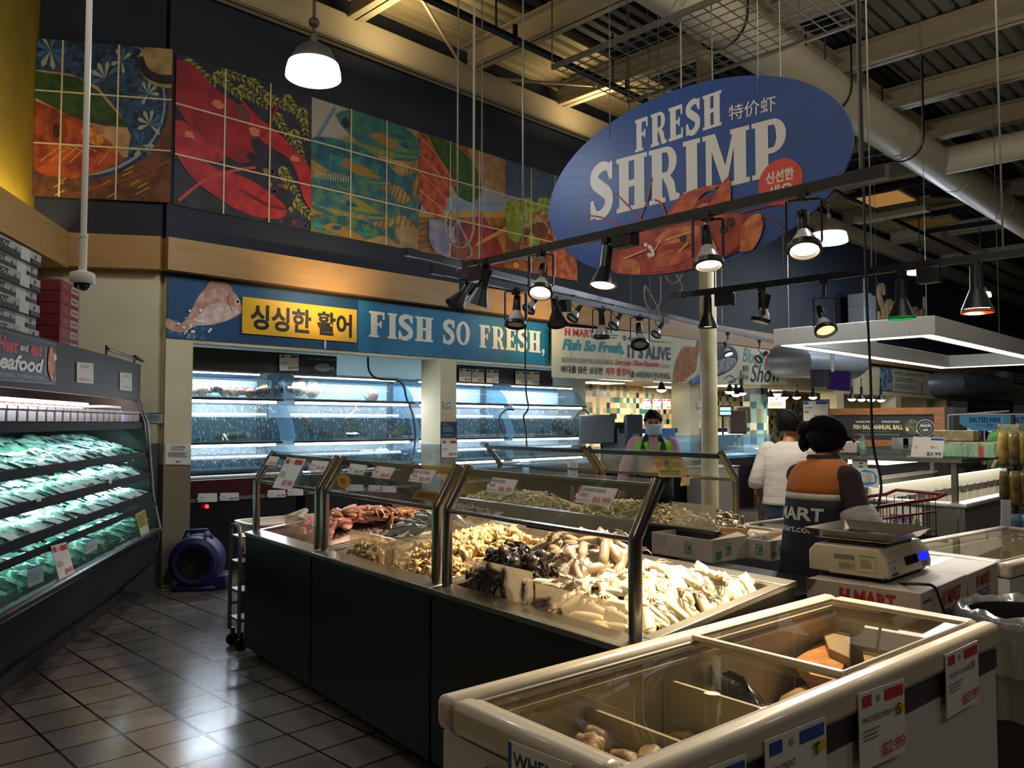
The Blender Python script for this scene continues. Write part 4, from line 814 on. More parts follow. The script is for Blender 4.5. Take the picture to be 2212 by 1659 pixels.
# ---------------------------------------------------------------- hanging white ring lamp
def ring_lamp():
    x0, x1, y0, y1, z0, z1, wd = 9.4, 15.5, 2.93, 4.80, 2.56, 2.76, .26
    t = thing('ring_lamp', 'white rectangular hanging ring lamp with glowing underside', 'lamp', (x0, y0, z0)); m = MB(); Wp = M('lamp_white', '#d4d0c8', .4)
    def seg(a, b_): m.box(Vector(a), Vector(b_), Wp)
    X, Y, Z = x1-x0, y1-y0, z1-z0
    seg((0, 0, 0), (X, wd, Z)); seg((0, Y-wd, 0), (X, Y, Z)); seg((0, wd, 0), (wd, Y-wd, Z)); seg((X-wd, wd, 0), (X, Y-wd, Z)); m.build('frame', t, bevel=.004)
    e = MB(); E_ = EM('ring_glow', '#fff6e4', 4); k = .065
    for a, b_ in (((k, k), (X-k, wd-k)), ((k, Y-wd+k), (X-k, Y-k)), ((k, wd-k), (wd-k, Y-wd+k)), ((X-wd+k, wd-k), (X-k, Y-wd+k))): e.box((a[0], a[1], -.008), (b_[0], b_[1], -.001), E_)
    e.build('diffuser', t)
    w = MB()
    for x, y in ((.15, .13), (.15, Y-.13), (3, .13), (3, Y-.13)): w.cyl((x, y, Z), (x, y, 6.3-z0), .004, M('cable_grey', '#6a675e', .5, .4), n=5)
    w.build('hanging_wire', t)
    light('AREA', (x0+3, y0+.13, z0-.03), 70, NEUT, aim=(x0+3, y0+.13, 0), size=6, sy=.2); light('AREA', (x0+3, y1-.13, z0-.03), 60, NEUT, aim=(x0+3, y1-.13, 0), size=6, sy=.2)
ring_lamp()
# ledge lamps that wash the tan band and the corner
light('SPOT', (4.9, 7.1, 2.8), 60, (1, .72, .4), aim=(4.9, 7.84, 3.24), size=.05, spot=110, blend=1)
light('SPOT', (8.2, 6.9, 2.85), 55, (1, .72, .4), aim=(8.2, 7.84, 3.2), size=.05, spot=120, blend=1)
light('AREA', fp(LC, .5, AY0+.28, 3.43), 16, (1, .85, .45), aim=fp(LC, .5, AY0-.1, 3.75), size=1.6, sy=.05)
for x in (5.5, 9.0): light('AREA', (x, 7.2, 5.9), 13, (1, .78, .45), aim=(x, 7.3, 6.6), size=.5)
# ---------------------------------------------------------------- price cards
RED, BLUE, INK = '#c22a3a', '#1c4fa0', '#2a2a2e'; CARD = P('#e6e2da', .4)
def price_card(q, label, title='', price='', col=RED, pc=None, style='top', group=None, th=.003, sub=3, mark=None, name='price_card', cat='price card'):
    a = Art(q, th=th, eps=.0008); a.card(CARD); pc = pc or col
    if style == 'top':
        a.rect(.06, .80, .26, .95, col); a.oval(.40, .87, .05, '#9a9aa4'); a.rect(.54, .80, .95, .95, col)
        if title: a.text(title, .06, .60, .70, .68, INK, fit=False)
        a.lines(.06, .36, .45, .54, sub, '#8c8a86', .35)
        if price: a.text(price, .44, .08, .94, .27, pc, bold=.008)
    elif style == 'side':
        a.rect(.0, .55, .055, 1.0, col); a.rect(.0, .04, .055, .30, col)
        if title: a.text(title, .09, .68, .9, .88, INK, fit=False, bold=.005)
        a.lines(.1, .38, .36, .60, 2, '#8c8a86', .4); a.rect(.1, .14, .44, .18, '#8c8a86')
        if price: a.text(price, .5, .08, .96, .42, pc, bold=.008, shear=.15)
    if mark: mark(a)
    return a.build(name, label, cat, group)
def pq(f, tl, tr, br, bl): return [f(*bl), f(*br), f(*tr), f(*tl)]
def onY(Y): return lambda px, py: at(px, py, Y=Y)
def rectq(f, x0, y0, x1, y1, s=0): return pq(f, (x0, y0), (x1, y0+s), (x1, y1+s), (x0, y1))
# ---------------------------------------------------------------- live fish tanks
TG = GL('tank_glass', '#f2f7f8', .3, .03, .10, '#e8f0f4', streak=True); TW = GL('tank_water', '#8fa6a6', .2, .02, .10, '#7c9492'); TWU = GL('tank_water_clear', '#dcebf0', .2, .02, .10, '#c4dae4')
TB = M('tank_back_blue', '#bcc6c8', .5, col2='#a6b6ba', scale=2.5); TFR = M('tank_black_edge', '#0b1420', .4); LEDC = EM('tank_led', '#e6f2ff', 13); LEDD = EM('tank_led_dim', '#dcecff', 6)
TY = 8.75
def curve_y(t): return -.20*(1-t)**1.6*0+.22*(t**1.8)     # front leans back toward the top
def tank(x0, x1, z0, z1, label, wl=.55, led=True, water=TW, depth=.62):
    t = thing('fish_tank', label, 'fish tank', (x0, TY, z0), group='stacked live fish tanks'); W_ = x1-x0; H = z1-z0; NV = 8
    prof = [(.22*((k/NV)**1.8), H*k/NV) for k in range(NV+1)]
    g = MB(); g.sheet(lambda u, v: (u*W_, .22*(v**1.8), v*H), 1, NV, TG); g.build('curved_glass', t, smooth=60)
    s = MB()
    for x in (0, W_): s.add([(x, y, z) for y, z in prof]+[(x, depth, H), (x, depth, 0)], [tuple(range(NV+3))], GL('tank_side', '#c4dcea', .3, .03, .16, '#bcd4e4'))
    s.build('end_pane', t, smooth=0)
    MB().box((0, depth, 0), (W_, depth+.02, H), TB).box((0, .02, 0), (W_, depth, .015), TB).build('liner_panel', t, smooth=0)
    f = MB().box((-.01, -.015, -.02), (W_+.01, .02, .004), TFR); f.build('frame', t)
    w = MB(); zw = H*wl
    w.sheet(lambda u, v: (.01+u*(W_-.02), .012+.22*((v*wl)**1.8), .012+v*zw), 1, 6, water); w.build('water', t, smooth=60)
    MB().box((.01, .22*wl**1.8+.012, zw+.008), (W_-.01, depth-.01, zw+.014), GL('water_surface', '#c8dce8', .5, .05, .25, '#d8e8f0')).build('water_surface', t, smooth=0)
    if led: MB().cyl((.03, .05, -.035), (W_-.05, .05, -.035), .016, LEDC, n=10).build('light_strip', t); 
    return t
SECT = [(3.62, 4.88), (5.06, 6.86), (6.98, 8.66), (8.80, 10.5)]
NM = ['left end behind the first pier', 'second stack, under the price board', 'third stack, right of the second pier', 'right end stack by the kitchen']
for i, (a_, b_) in enumerate(SECT):
    tank(a_, b_, 1.875, 2.13, 'top live fish tank of the '+NM[i], wl=.9, water=TWU); tank(a_, b_, 1.375, 1.815, 'middle live fish tank of the '+NM[i], wl=.62); tank(a_, b_, 1.06, 1.315, 'lower live fish tank of the '+NM[i], wl=.6, led=i > 1)
    light('AREA', ((a_+b_)/2, TY+.24, 2.07), 18, COOL, aim=((a_+b_)/2, TY+.62, 1.95), size=b_-a_-.1, sy=.05)
    o = MB().box((a_, TY+.05, 2.17), (b_-.2, TY+.12, 2.20), M('strip_housing', '#c8c6bc', .4)).cyl((a_+.03, TY+.085, 2.165), (b_-.25, TY+.085, 2.165), .012, LEDD, n=8).build('strip_lamp'); tag(o, 'strip lamp over the top tank of the '+NM[i], 'lamp', 'tank strip lamps')
    light('AREA', ((a_+b_)/2, TY+.08, 1.84), 8, COOL, aim=((a_+b_)/2, TY+.35, 1.4), size=b_-a_-.1, sy=.03); light('AREA', ((a_+b_)/2, TY+.08, 1.345), 6, COOL, aim=((a_+b_)/2, TY+.35, 1.0), size=b_-a_-.1, sy=.03)
    # spill to the shop floor
    light('AREA', ((a_+b_)/2, TY-.1, 1.85), 14, COOL, aim=((a_+b_)/2, TY-2, .6), size=b_-a_-.1, sy=.05)
# steel racks carrying the tanks, low tubs and black bases
BASEB = M('tank_base_black', '#090c14', .35)
for i, (a_, b_) in enumerate(SECT):
    t = thing('tank_stand', 'black stand carrying the tanks of the '+NM[i], 'stand', (a_, TY, 0), group='tank stands'); W_ = b_-a_
    MB().box((-.03, -.30, .0), (W_+.03, .64, .76), BASEB).build('base', t, bevel=.01)
    MB().box((0, .64, .76), (W_, .70, 2.2), M('rack_steel_blue', '#5c7488', .4)).build('rack', t)
    q = MB().box((-.02, -.34, .76), (W_+.02, .62, .80), STEELD); q.build('worktop', t)
    d = thing('shallow_tank', ('brown rimmed', 'dark green', 'pale', 'clear')[i]+' shallow tank at the bottom of the '+NM[i], 'fish tank', (a_, TY, .80), group='shallow bottom tanks')
    cm = M('tub_'+str(i), ('#4a2420', '#1c3a30', '#9fb4c0', '#8aa2b0')[i], .15)
    MB().box((.0, -.33, 0), (W_, -.31, .19), cm if i < 2 else GL('shallow_glass', '#bcd8e4', .5, .03, .2, '#b8d0dc')).box((0, .5, 0), (W_, .52, .19), cm).box((0, -.31, 0), (.02, .5, .19), cm).box((W_-.02, -.31, 0), (W_, .5, .19), cm).build('body', d)
    MB().box((.02, -.31, .02), (W_-.02, .5, .15), M('tub_water_'+str(i), ('#3a1f1e', '#16342c', '#7f9aa8', '#7a96a4')[i], .08)).build('water', d)
    MB().cyl((.03, -.30, .215), (W_-.1, -.30, .215), .02, M('white_pipe', '#d4d4cc', .4), n=12).build('pipe', d); MB().box((.1, -.05, .20), (W_-.1, -.01, .215), LEDD).build('light_strip', d)
# dark boards above the tanks
for x0, x1, lab in ((3.55, 5.47, 'dark board above the left tanks with a pale fish drawing'), (7.2, 9.4, 'dark board with price cards above the right tanks')):
    q = [(x0, 8.5, 2.17), (x1, 8.5, 2.17), (x1, 8.5, 2.41), (x0, 8.5, 2.41)]; a = Art(q, th=.02); a.card(M('dark_board', '#1c2128', .5, col2='#262b33', scale=3))
    if x0 < 4:
        a.poly(fishp(.91, .38, .15, .42, .0), '#8e9aa4'); a.text('BY CZARD  35 # 0.399', .80, .74, .99, .84, '#aab2ba'); a.rect(0, .05, .5, .95, M('dark_board_panel', '#2b2a2c', .3))
    a.build('dark_board', lab, 'board', 'boards above the tanks')
f = onY(8.47)
price_card(rectq(f, 604, 766, 645, 801), 'price card for $5.99 on the dark board above the left tanks', '', '$5.99', BLUE, INK)
for px, pr, c, lab in ((992, '$9.99', BLUE, 'first'), (1020, '$18.99', BLUE, 'second'), (1051, '$15.99', BLUE, 'third'), (1114, '$24.99', RED, 'fourth'), (1139, '$19.99', RED, 'fifth')):
    w_ = 26; price_card(rectq(f, px, 796+(px-992)*.045, px+w_, 824+(px-992)*.045, 1), lab+' price card from the left in the row above the right tanks', '', pr, c, INK, group='price cards above the right tanks')
f = onY(WY-.015)
a = Art(rectq(f, 357, 958, 411, 1003, 1), th=.004); a.card(CARD); a.text('CONSUMER', .2, .80, .8, .89, INK, bold=.02); a.text('ADVISORY', .22, .68, .78, .77, INK, bold=.02); a.lines(.1, .34, .92, .60, 5, '#8c8a86'); a.rect(.4, .13, .6, .17, '#b02a2a'); a.build('notice_sign', 'white CONSUMER ADVISORY notice on the first pier', 'notice')
a = Art(rectq(lambda x, y: atp(x, y, fp(LC, AX+.01, 0), LC[1]), 290, 892, 352, 914), th=.004); a.card(P('#a9b0b4')); a.rect(0, .9, 1, 1, BLUE); a.lines(.05, .2, .95, .8, 4, '#7c8488'); a.build('notice_sign', 'long pale notice with a blue top edge on the cream corner wall', 'notice')
a = Art(rectq(f, 959, 866, 978, 882), th=.003); a.card(P('#c9ccc4')); a.rect(.1, .1, .9, .25, '#5a8a9c'); a.line([(.2, .5), (.5, .75), (.8, .6)], .02, '#5a8a9c'); a.build('notice_sign', 'small pale sticker high on the second pier', 'notice')
a = Art(rectq(f, 953, 911, 987, 945), th=.004); a.card(P('#1a2f5c')); a.text('allFresh', .12, .78, .5, .9, '#c8d0dc'); a.lines(.1, .35, .8, .7, 5, '#8fa0bc'); a.rect(.1, .12, .7, .17, '#8fa0bc'); a.build('notice_sign', 'dark blue notice on the second pier above the $29.99 card', 'notice')
price_card(rectq(f, 954, 950, 988, 988), 'red headed price card for $29.99 on the second pier', '', '$29.99')
a = Art(rectq(f, 1506, 870, 1515, 884), th=.003); a.card(P('#c9ccc4')); a.rect(.1, .1, .9, .3, '#3a6a9c'); a.build('notice_sign', 'tiny sticker with a blue line on the third pier', 'notice')
fb = onY(TY-.355)
for (x0, y0, x1, y1), pr, c, lab in (((426, 1066, 469, 1085), '', BLUE, 'creased white card, leftmost on the black stand of the left tanks'), ((474, 1065, 516, 1082), '$6.99', BLUE, 'price card for $6.99 on the black stand of the left tanks'), ((577, 1059, 617, 1075), '$6.99', RED, 'red price card for $6.99 on the black stand, seen below the first guard glass'), ((620, 1056, 655, 1071), '', BLUE, 'card of small print right of the red $6.99 card on the black stand')):
    price_card(rectq(fb, x0, y0, x1, y1, -1), lab, '', pr, c, style='side')
for i, (px, w_) in enumerate(((745, 40), (795, 30), (822, 34))): price_card(rectq(fb, px, 1046+i*1.5, px+w_, 1060+i*1.5, 1), ('leftmost', 'middle', 'rightmost')[i]+' of the three price cards on the tank stand behind the second guard glass', '', ('', '$6.49', '')[i], RED, style='side', group='cards behind the second guard glass')
o = MB().ball(at(447, 1094, Y=TY-.33), .022, EM('indicator_red', '#ff2a2a', 5), n=10, k=6).build('indicator_lamp'); tag(o, 'small red indicator lamp on the black tank stand', 'lamp')
# ---------------------------------------------------------------- creatures
def fish(L, H, W_, label, col, col2, loc, rz=0, tilt=0, belly=None, cat='fish', group=None, fin=None, roll=0):
    m1 = M('fish_'+col.lstrip('#')+col2.lstrip('#'), col, .3, col2=col2, scale=14, coat=.4); mb = MB(); rg = []
    for t, h, w in ((0, .04, .1), (.06, .38, .5), (.18, .78, .9), (.36, 1, 1), (.55, .86, .8), (.72, .52, .5), (.86, .24, .28), (.92, .18, .16)):
        rg.append(((L*(t-.45), 0, 0), W_/2*w, H/2*h, Matrix(((0, 0, 1), (1, 0, 0), (0, 1, 0)))))
    mb.loft(rg, m1, n=14); o = mb.build('fish', smooth=80); tag(o, label, cat, group); fm = M('fin_'+(fin or col2).lstrip('#'), fin or col2, .4)
    x = L*.47
    MB().prism([(x-.04*L, -.03*L), (x+.12*L, -H*.45), (x+.07*L, 0), (x+.12*L, H*.45), (x-.04*L, .03*L)], -.002, .002, fm, axis='y').build('tail_fin', o)
    MB().prism([(-.25*L, H*.36), (-.1*L, H*.66), (.12*L, H*.58), (.3*L, H*.3), (.1*L, H*.36)], -.002, .002, fm, axis='y').build('dorsal_fin', o)
    MB().ball((-L*.36, -W_*.33, H*.1), L*.024, M('fish_eye', '#0a0a0c', .1), n=8, k=5).ball((-L*.36, W_*.33, H*.1), L*.024, M('fish_eye', '#0a0a0c', .1), n=8, k=5).build('eye', o)
    o.location = loc; o.rotation_euler = (roll, tilt, rz); return o
for px, py, L, col, c2, rz, tl, lab, Y in ((862, 0, 0, 0, 0, 0, 0, '', 0),)[:0]: pass
TK = [(648, 836, .26, .2, '#8a7a6c', '#6a5c50', .3, .2, 'grey brown flat fish in the top tank, beside the stack gap'), (677, 843, .24, .17, '#9a866e', '#7a6650', .1, -.2, 'brown fish facing left in the top tank under the price board'), (805, 855, .18, .14, '#8a6a5c', '#705448', PI, .5, 'small brown fish alone in the middle of the top tank'),
      (665, 915, .26, .1, '#a08468', '#7c6450', .2, 1.0, 'brown fish nose down at the left of the middle tank'), (752, 905, .34, .09, '#a8927c', '#8c7660', .2, -.8, 'long tan fish rising in the middle tank'), (763, 933, .3, .13, '#b0a488', '#948868', .1, .1, 'pale sandy fish on the floor of the middle tank'), (697, 936, .16, .1, '#b08c78', '#94705c', 1.5, .1, 'small pinkish fish seen head on in the middle tank'), (865, 930, .30, .10, '#c08870', '#d8b8a0', PI, .35, 'red snapper near the right end of the middle tank'),
      (1168, 940, .36, .11, '#2a2c30', '#3c3e44', .2, 0, 'dark fish on the floor of the right middle tank'), (1208, 918, .34, .2, '#1f2126', '#34363c', .1, -.2, 'large black fish in the right middle tank'), (1225, 934, .22, .1, '#3a3c40', '#26282c', 0, .2, 'small dark fish beside the large black one')]
for px, py, L, H, c, c2, rz, tl, lab in TK: p = at(px, py, Y=TY+.26 if py > 890 else TY+.32); fish(L*1.25, H*1.25, H*.5, lab, c, c2, p, rz=rz, tilt=tl, group='fish in the tanks')
for px, py, lab in ((790, 985, 'white clump of fish meat at the left in the lower tank'), (820, 982, 'white clump of fish meat at the right in the lower tank')):
    tag(MB().ball((0, 0, 0), (.12, .06, .08), M('pale_fish_meat', '#b8c4c6', .4), jit=.12, n=16, k=10).ball((.09, .0, .03), (.06, .04, .05), M('pale_fish_meat', '#b8c4c6', .4), jit=.12).build('fish_meat', loc=at(px, py, Y=TY+.24)), lab, 'fish meat', 'clumps in the lower tank')
def lobster(label, loc, rz, s=1., col='#4a2f20', col2='#6e4028', group='lobsters in the top left tank'):
    m = M('lobster_'+col.lstrip('#'), col, .3, col2=col2, scale=25, coat=.5); b = MB(); b.ball((.04, 0, .045), (.085, .036, .04), m, n=14, k=10)
    for i in range(5): b.ball((-.06-.028*i, 0, .042-.003*i), (.024, .032-.003*i, .032-.003*i), m, n=12, k=7)
    b.prism([(-.19, -.02), (-.24, -.05), (-.25, 0), (-.24, .05), (-.19, .02)], .02, .03, m, axis='z')
    o = b.build('lobster', smooth=80); tag(o, label, 'lobster', group); dk = m
    for sd in (-1, 1):
        c = MB(); c.tube([(.09, sd*.03, .04), (.14, sd*.07, .05), (.17, sd*.065, .05)], [.011, .012, .016], dk); c.ball((.22, sd*.06, .05), (.06, .03, .022), dk, n=12, k=8); c.tube([(.23, sd*.045, .055), (.28, sd*.045, .055), (.30, sd*.055, .055)], [.014, .01, .003], dk); c.build('claw', o)
        g = MB()
        for k in range(4): g.tube([(.06-.03*k, sd*.03, .04), (.06-.035*k, sd*.08, .05), (.05-.045*k, sd*.11, 0.004)], [.006, .005, .002], dk, n=6)
        g.build('walking_legs', o); MB().tube([(.11, sd*.01, .06), (.2, sd*.04, .11), (.3, sd*.1, .1)], [.003, .002, .001], dk, n=5).build('antenna', o)
    o.location = loc; o.rotation_euler.z = rz; o.scale = (s*.72, s*.9, s*1.5); return o
for px, rz, s, lab, c, c2 in ((430, .2, 1.25, 'brown lobster at the left end of the top left tank', '#6a5444', '#86705c'), (490, 3.3, 1.2, 'brown lobster with claws to the left in the top left tank', '#5c4a3c', '#7c6650'), (545, 3.0, 1.1, 'dark lobster with an orange claw in the top left tank', '#5a3424', '#7e4a30'), (583, .3, 1.75, 'big near black lobster at the right end of the top left tank', '#2a1f16', '#3c2c1e')):
    p = at(px, 850, Y=TY+.34); p.z = 1.893; lobster(lab, p, rz, s, c, c2)
def crab(label, loc, rz, s, col, col2, group=None):
    m = M('crab_'+col.lstrip('#'), col, .35, col2=col2, scale=18, coat=.4, bump=.3, bscale=80); b = MB(); b.ball((0, 0, .04), (.085, .06, .03), m, n=18, k=9, jit=.03); o = b.build('crab', smooth=80); tag(o, label, 'crab', group)
    for sd in (-1, 1):
        c = MB(); c.tube([(sd*.06, .045, .03), (sd*.11, .075, .03), (sd*.085, .12, .03)], [.014, .016, .014], m); c.ball((sd*.05, .13, .03), (.034, .02, .018), m, n=10, k=6); c.tube([(sd*.04, .12, .03), (sd*.015, .135, .03)], [.008, .002], m, n=6); c.build('claw', o); g = MB()
        for k in range(4): g.tube([(sd*.07, .025-.022*k, .03), (sd*(.13+.01*k), .04-.035*k, .05), (sd*(.165), .03-.05*k, .004)], [.009, .008, .003], m, n=6)
        g.build('walking_legs', o)
    o.location = loc; o.rotation_euler = (0, 0, rz); o.scale = (s, s, s); return o
p = at(505, 945, Y=TY+.16); p.z = 1.392; crab('pale spiny crab on the floor of the left middle tank', p, .3, 1.5, '#c8b890', '#a89468')
p = at(430, 945, Y=TY+.16); p.z = 1.392; crab('small pale crab at the left edge of the left middle tank', p, 1.2, .7, '#c8b890', '#b0a078')
# hoses and wiring on the tanks
HB = M('hose_black', '#0c0f14', .4)
for pts, lab in (([(795, 770), (797, 800), (815, 818), (858, 822), (872, 835), (878, 860), (890, 890), (896, 925), (896, 960), (890, 985)], 'black air hose looping down the second tank stack'), ([(1110, 885), (1095, 885), (1080, 898), (1080, 918), (1090, 938)], 'black hose arc between the two right tank stacks'), ([(1240, 905), (1250, 893), (1262, 885), (1272, 895)], 'black hose arc at the far right tank end')):
    tag(MB().tube(smooth2([at(x, y, Y=TY-.06) for x, y in pts], 4), .013, HB, n=8).build('hose'), lab, 'hose', 'hoses on the tanks')
# low black display cases beyond the tanks, in front of the kitchen
for i, (x0, x1, lab) in enumerate(((10.7, 12.4, 'black display case with a blue white light strip below the mosaic wall'), (12.95, 15.0, 'black display case with a light strip right of the third pier'))):
    t = thing('display_case', lab, 'display case', (x0, 7.7, 0), group='fish display cases by the kitchen'); W_ = x1-x0
    MB().box((0, 0, 0), (W_, .9, .95), BASEB).build('base', t); MB().box((0, .5, 1.42), (W_, .9, 1.50), BASEB).box((0, .86, .95), (W_, .9, 1.42), BASEB).box((0, .1, .95), (.03, .9, 1.42), BASEB).build('hood', t)
    MB().cyl((.1, .55, 1.39), (W_-.2, .55, 1.39), .022, LEDC, n=8).build('light_strip', t); MB().box((0, .05, .96), (W_, .06, 1.38), GL('case_glass', '#c8dce8', .4, .02, .12, '#a8c8d8')).build('glass_panel', t); light('AREA', (x0+W_/2, 8.2, 1.37), 10, COOL, aim=(x0+W_/2, 8.1, .9), size=W_-.3, sy=.05)
    MB().box((.03, .06, .95), (W_-.03, .86, .99), M('case_ice', '#b8c8d0', .4, bump=.6, bscale=60)).build('ice_bed', t)
# ---------------------------------------------------------------- rolling display counters with tilted sneeze guards
PANEL = M('counter_front_black', '#0c0d10', .38, col2='#0f1114', scale=3); TRIM = M('counter_steel', '#9a968c', .3, .95, bump=.04, bscale=50, stretch=(8, 1, 1)); POST = M('guard_post_steel', '#8c877f', .25, 1.)
GUARD = GL('guard_glass', '#eef4f4', .55, .01, .02, '#ffffff'); ACR = GL('acrylic_plate', '#dcd8d0', .35, .04, .17, '#d8ccb8'); TUB = M('bin_steel', '#8a8176', .35, .7)
CZ0, CZ1, CD = .84, .95, .94
def ct_thing(name, label, cat, x, y=0, z=0, group=None, rz=0): return thing(name, label, cat, fp(CT, x, y, z), CT[3]+rz, group)
def zt(y): return CZ0+(CZ1-CZ0)*y/CD
def guard(t, x0, x1, yb, yt, zb, z0=None):
    "two bent posts, two rails and the tilted pane between them"
    sg = 1 if yt > yb else -1
    for x in (x0, x1):
        m = MB(); m.tube([(x, yb, z0), (x, yb, zb-.004), (x, yb+.006*sg, zb+.012), (x, yt, 1.395)], .0245, POST, n=16); m.build('post', t, smooth=50)
    MB().cyl((x0, yb, zb), (x1, yb, zb), .011, POST, n=10).build('thin_rail', t); MB().box((x0+.02, yt-.012, 1.352), (x1-.02, yt+.012, 1.385), M('rail_black', '#15161a', .35)).build('black_rail', t)
    d = Vector((0, yt-yb, 1.38-zb)); m = MB(); m.add([(x0+.02, yb-.006*sg, zb), (x1-.02, yb-.006*sg, zb), (x1-.02, yt-.006*sg, 1.40), (x0+.02, yt-.006*sg, 1.40)], [(0, 1, 2, 3)], GUARD); m.build('guard_pane', t, smooth=0, solid=.005)
def counter(x0, x1, label):
    t = ct_thing('seafood_counter', label, 'counter', x0, group='front seafood counters'); W_ = x1-x0-.02
    m = MB(); m.box((0, 0, .08), (W_, .03, CZ0-.01), PANEL); m.build('fascia_panel', t)
    m = MB()
    for x in (0, W_-.03): m.prism([(.03, .08), (CD, .08), (CD, CZ1-.01), (.03, CZ0-.01)], x, x+.03, PANEL, axis='x')
    m.box((.03, CD-.03, .08), (W_-.03, CD, CZ1-.01), PANEL); m.box((.03, .03, .08), (W_-.03, CD-.03, .12), PANEL); m.build('cabinet', t)
    m = MB(); e = .012
    def sl(a, b_, u, v):
        vs = [(x, y, zt(y)+dz) for dz in (-e, e) for y in (u, v) for x in (a, b_)]; m.add(vs, [(0, 2, 3, 1), (4, 5, 7, 6), (0, 1, 5, 4), (2, 6, 7, 3), (0, 4, 6, 2), (1, 3, 7, 5)], TRIM)
    sl(-.005, W_+.005, -.01, .10); sl(-.005, W_+.005, CD-.07, CD+.01); sl(-.005, .05, .10, CD-.07); sl(W_-.05, W_+.005, .10, CD-.07); m.build('rim', t, bevel=.004)
    m = MB(); i0, i1, j0, j1 = .05, W_-.05, .10, CD-.07; dp = .13
    for a, b_ in (((i0, j0), (i1, j0)), ((i1, j0), (i1, j1)), ((i1, j1), (i0, j1)), ((i0, j1), (i0, j0))): m.add([(a[0], a[1], zt(a[1])), (b_[0], b_[1], zt(b_[1])), (b_[0], b_[1], zt(b_[1])-dp), (a[0], a[1], zt(a[1])-dp)], [(0, 1, 2, 3)], TUB)
    m.add([(i0, j0, zt(j0)-dp), (i1, j0, zt(j0)-dp), (i1, j1, zt(j1)-dp), (i0, j1, zt(j1)-dp)], [(0, 1, 2, 3)], TUB); m.build('bin', t, smooth=0)
    guard(t, .035, W_-.035, .06, .18, 1.20, z0=.83)
    for x in (.12, W_-.12):
        for y in (.1, CD-.1): MB().cyl((x-.018, y, .045), (x+.018, y, .045), .045, BLACK, n=16).box((x-.02, y-.02, .06), (x+.02, y+.02, .10), STEELD).build('caster', t)
    return t
UX = (0, 1.10, 2.40, 3.66)
counter(0, 1.10, 'far left seafood counter with pink fish and crabs'); counter(1.10, 2.40, 'middle seafood counter with grey fish and golden clam strips'); counter(2.40, 3.66, 'near seafood counter with white squid, next to the white chest freezer')
# second row, seen from behind
def back_counter(x0, x1, g1, label):
    t = ct_thing('seafood_counter', label, 'counter', x0, 1.97, group='back seafood counters'); W_ = x1-x0-.015; D = .92
    MB().box((0, 0, .08), (W_, .03, .93), M('counter_back_grey', '#1e2023', .35, .3)).box((0, .03, .08), (.03, D, .84), PANEL).box((W_-.03, .03, .08), (W_, D, .84), PANEL).box((.03, D-.03, .08), (W_-.03, D, .84), PANEL).build('cabinet', t)
    MB().box((-.005, -.01, .925), (W_+.005, .05, .95), M('counter_rim_dark', '#4a4a48', .3, .8)).box((-.005, D-.06, .85), (W_+.005, D+.01, .875), TRIM).build('rim', t, bevel=.004)
    m = MB(); m.add([(.03, .05, .80), (W_-.03, .05, .80), (W_-.03, D-.06, .76), (.03, D-.06, .76)], [(0, 1, 2, 3)], TUB); m.build('bin', t)
    guard(t, .03, g1-x0-.03, .75, .59, 1.20, z0=.86)
    for x in (.12, W_-.12):
        for y in (.12, D-.12): MB().cyl((x-.018, y, .045), (x+.018, y, .045), .045, BLACK, n=12).box((x-.02, y-.02, .06), (x+.02, y+.02, .10), STEELD).build('caster', t)
back_counter(-.75, .67, .67, 'left counter of the back row, heaped with small shellfish and tongs'); back_counter(.67, 2.45, 2.05, 'right counter of the back row, heaped with small shrimp')
# ---------------------------------------------------------------- seafood pieces
def squid(L, col, col2, tcol, label, group, s=1.):
    m = M('squid_'+col.lstrip('#'), col, .3, col2=col2, scale=14, coat=.4, sss=.35); b = MB()
    rot = Matrix(((0, 0, 1), (1, 0, 0), (0, 1, 0))); bend = random.uniform(-.15, .15)
    rg = [((L*(t-.5), bend*L*(t-.5)**2*2, r*L*.72), r*L*.78, r*L*.62, rot) for t, r in ((0, .012), (.05, .05), (.2, .10), (.4, .125), (.62, .125), (.76, .105), (.80, .06), (.86, .07), (.93, .055))]
    b.loft(rg, m, n=12); o = b.build('squid', smooth=80); tag(o, label, 'squid', group)
    MB().sheet(lambda u, v: (L*(-.5+.34*v), (u-.5)*2*L*.17*math.sin(PI*min(1, v*1.05+.02)), .11*L+.03*L*math.cos((u-.5)*5)), 4, 4, m).build('fin', o)
    tm = M('tentacle_'+tcol.lstrip('#'), tcol, .3, col2=col, scale=30, coat=.4); t = MB()
    for k in range(5):
        a = (k-2)*.2; l = random.uniform(.14, .24)*L; p0 = Vector((L*.42, (k-2)*.014*L, .05*L)); t.tube([p0, p0+Vector((l*.5*math.cos(a), l*.5*math.sin(a), random.uniform(-.0, .03)*L)), p0+Vector((l*math.cos(a*1.8), l*math.sin(a*1.8), -.03*L))], [.018*L, .013*L, .004*L], tm, n=6)
    t.build('tentacles', o); return o
def octopus(col, label, group):
    m = M('octopus_'+col.lstrip('#'), col, .25, col2='#2a2422', scale=20, coat=.5); b = MB(); b.ball((0, 0, .04), (.035, .03, .04), m, n=12, k=8); o = b.build('octopus', smooth=80); tag(o, label, 'octopus', group)
    t = MB()
    for k in range(8):
        a = k*PI/4; p = [Vector((math.cos(a)*r_, math.sin(a)*r_, z)) for r_, z in ((.02, .025), (.05, .03), (.075, .012), (.085, .02))]; p[3].rotate(Euler((0, 0, .4))); t.tube(p, [.012, .009, .006, .003], m, n=6)
    t.build('arms', o); return o
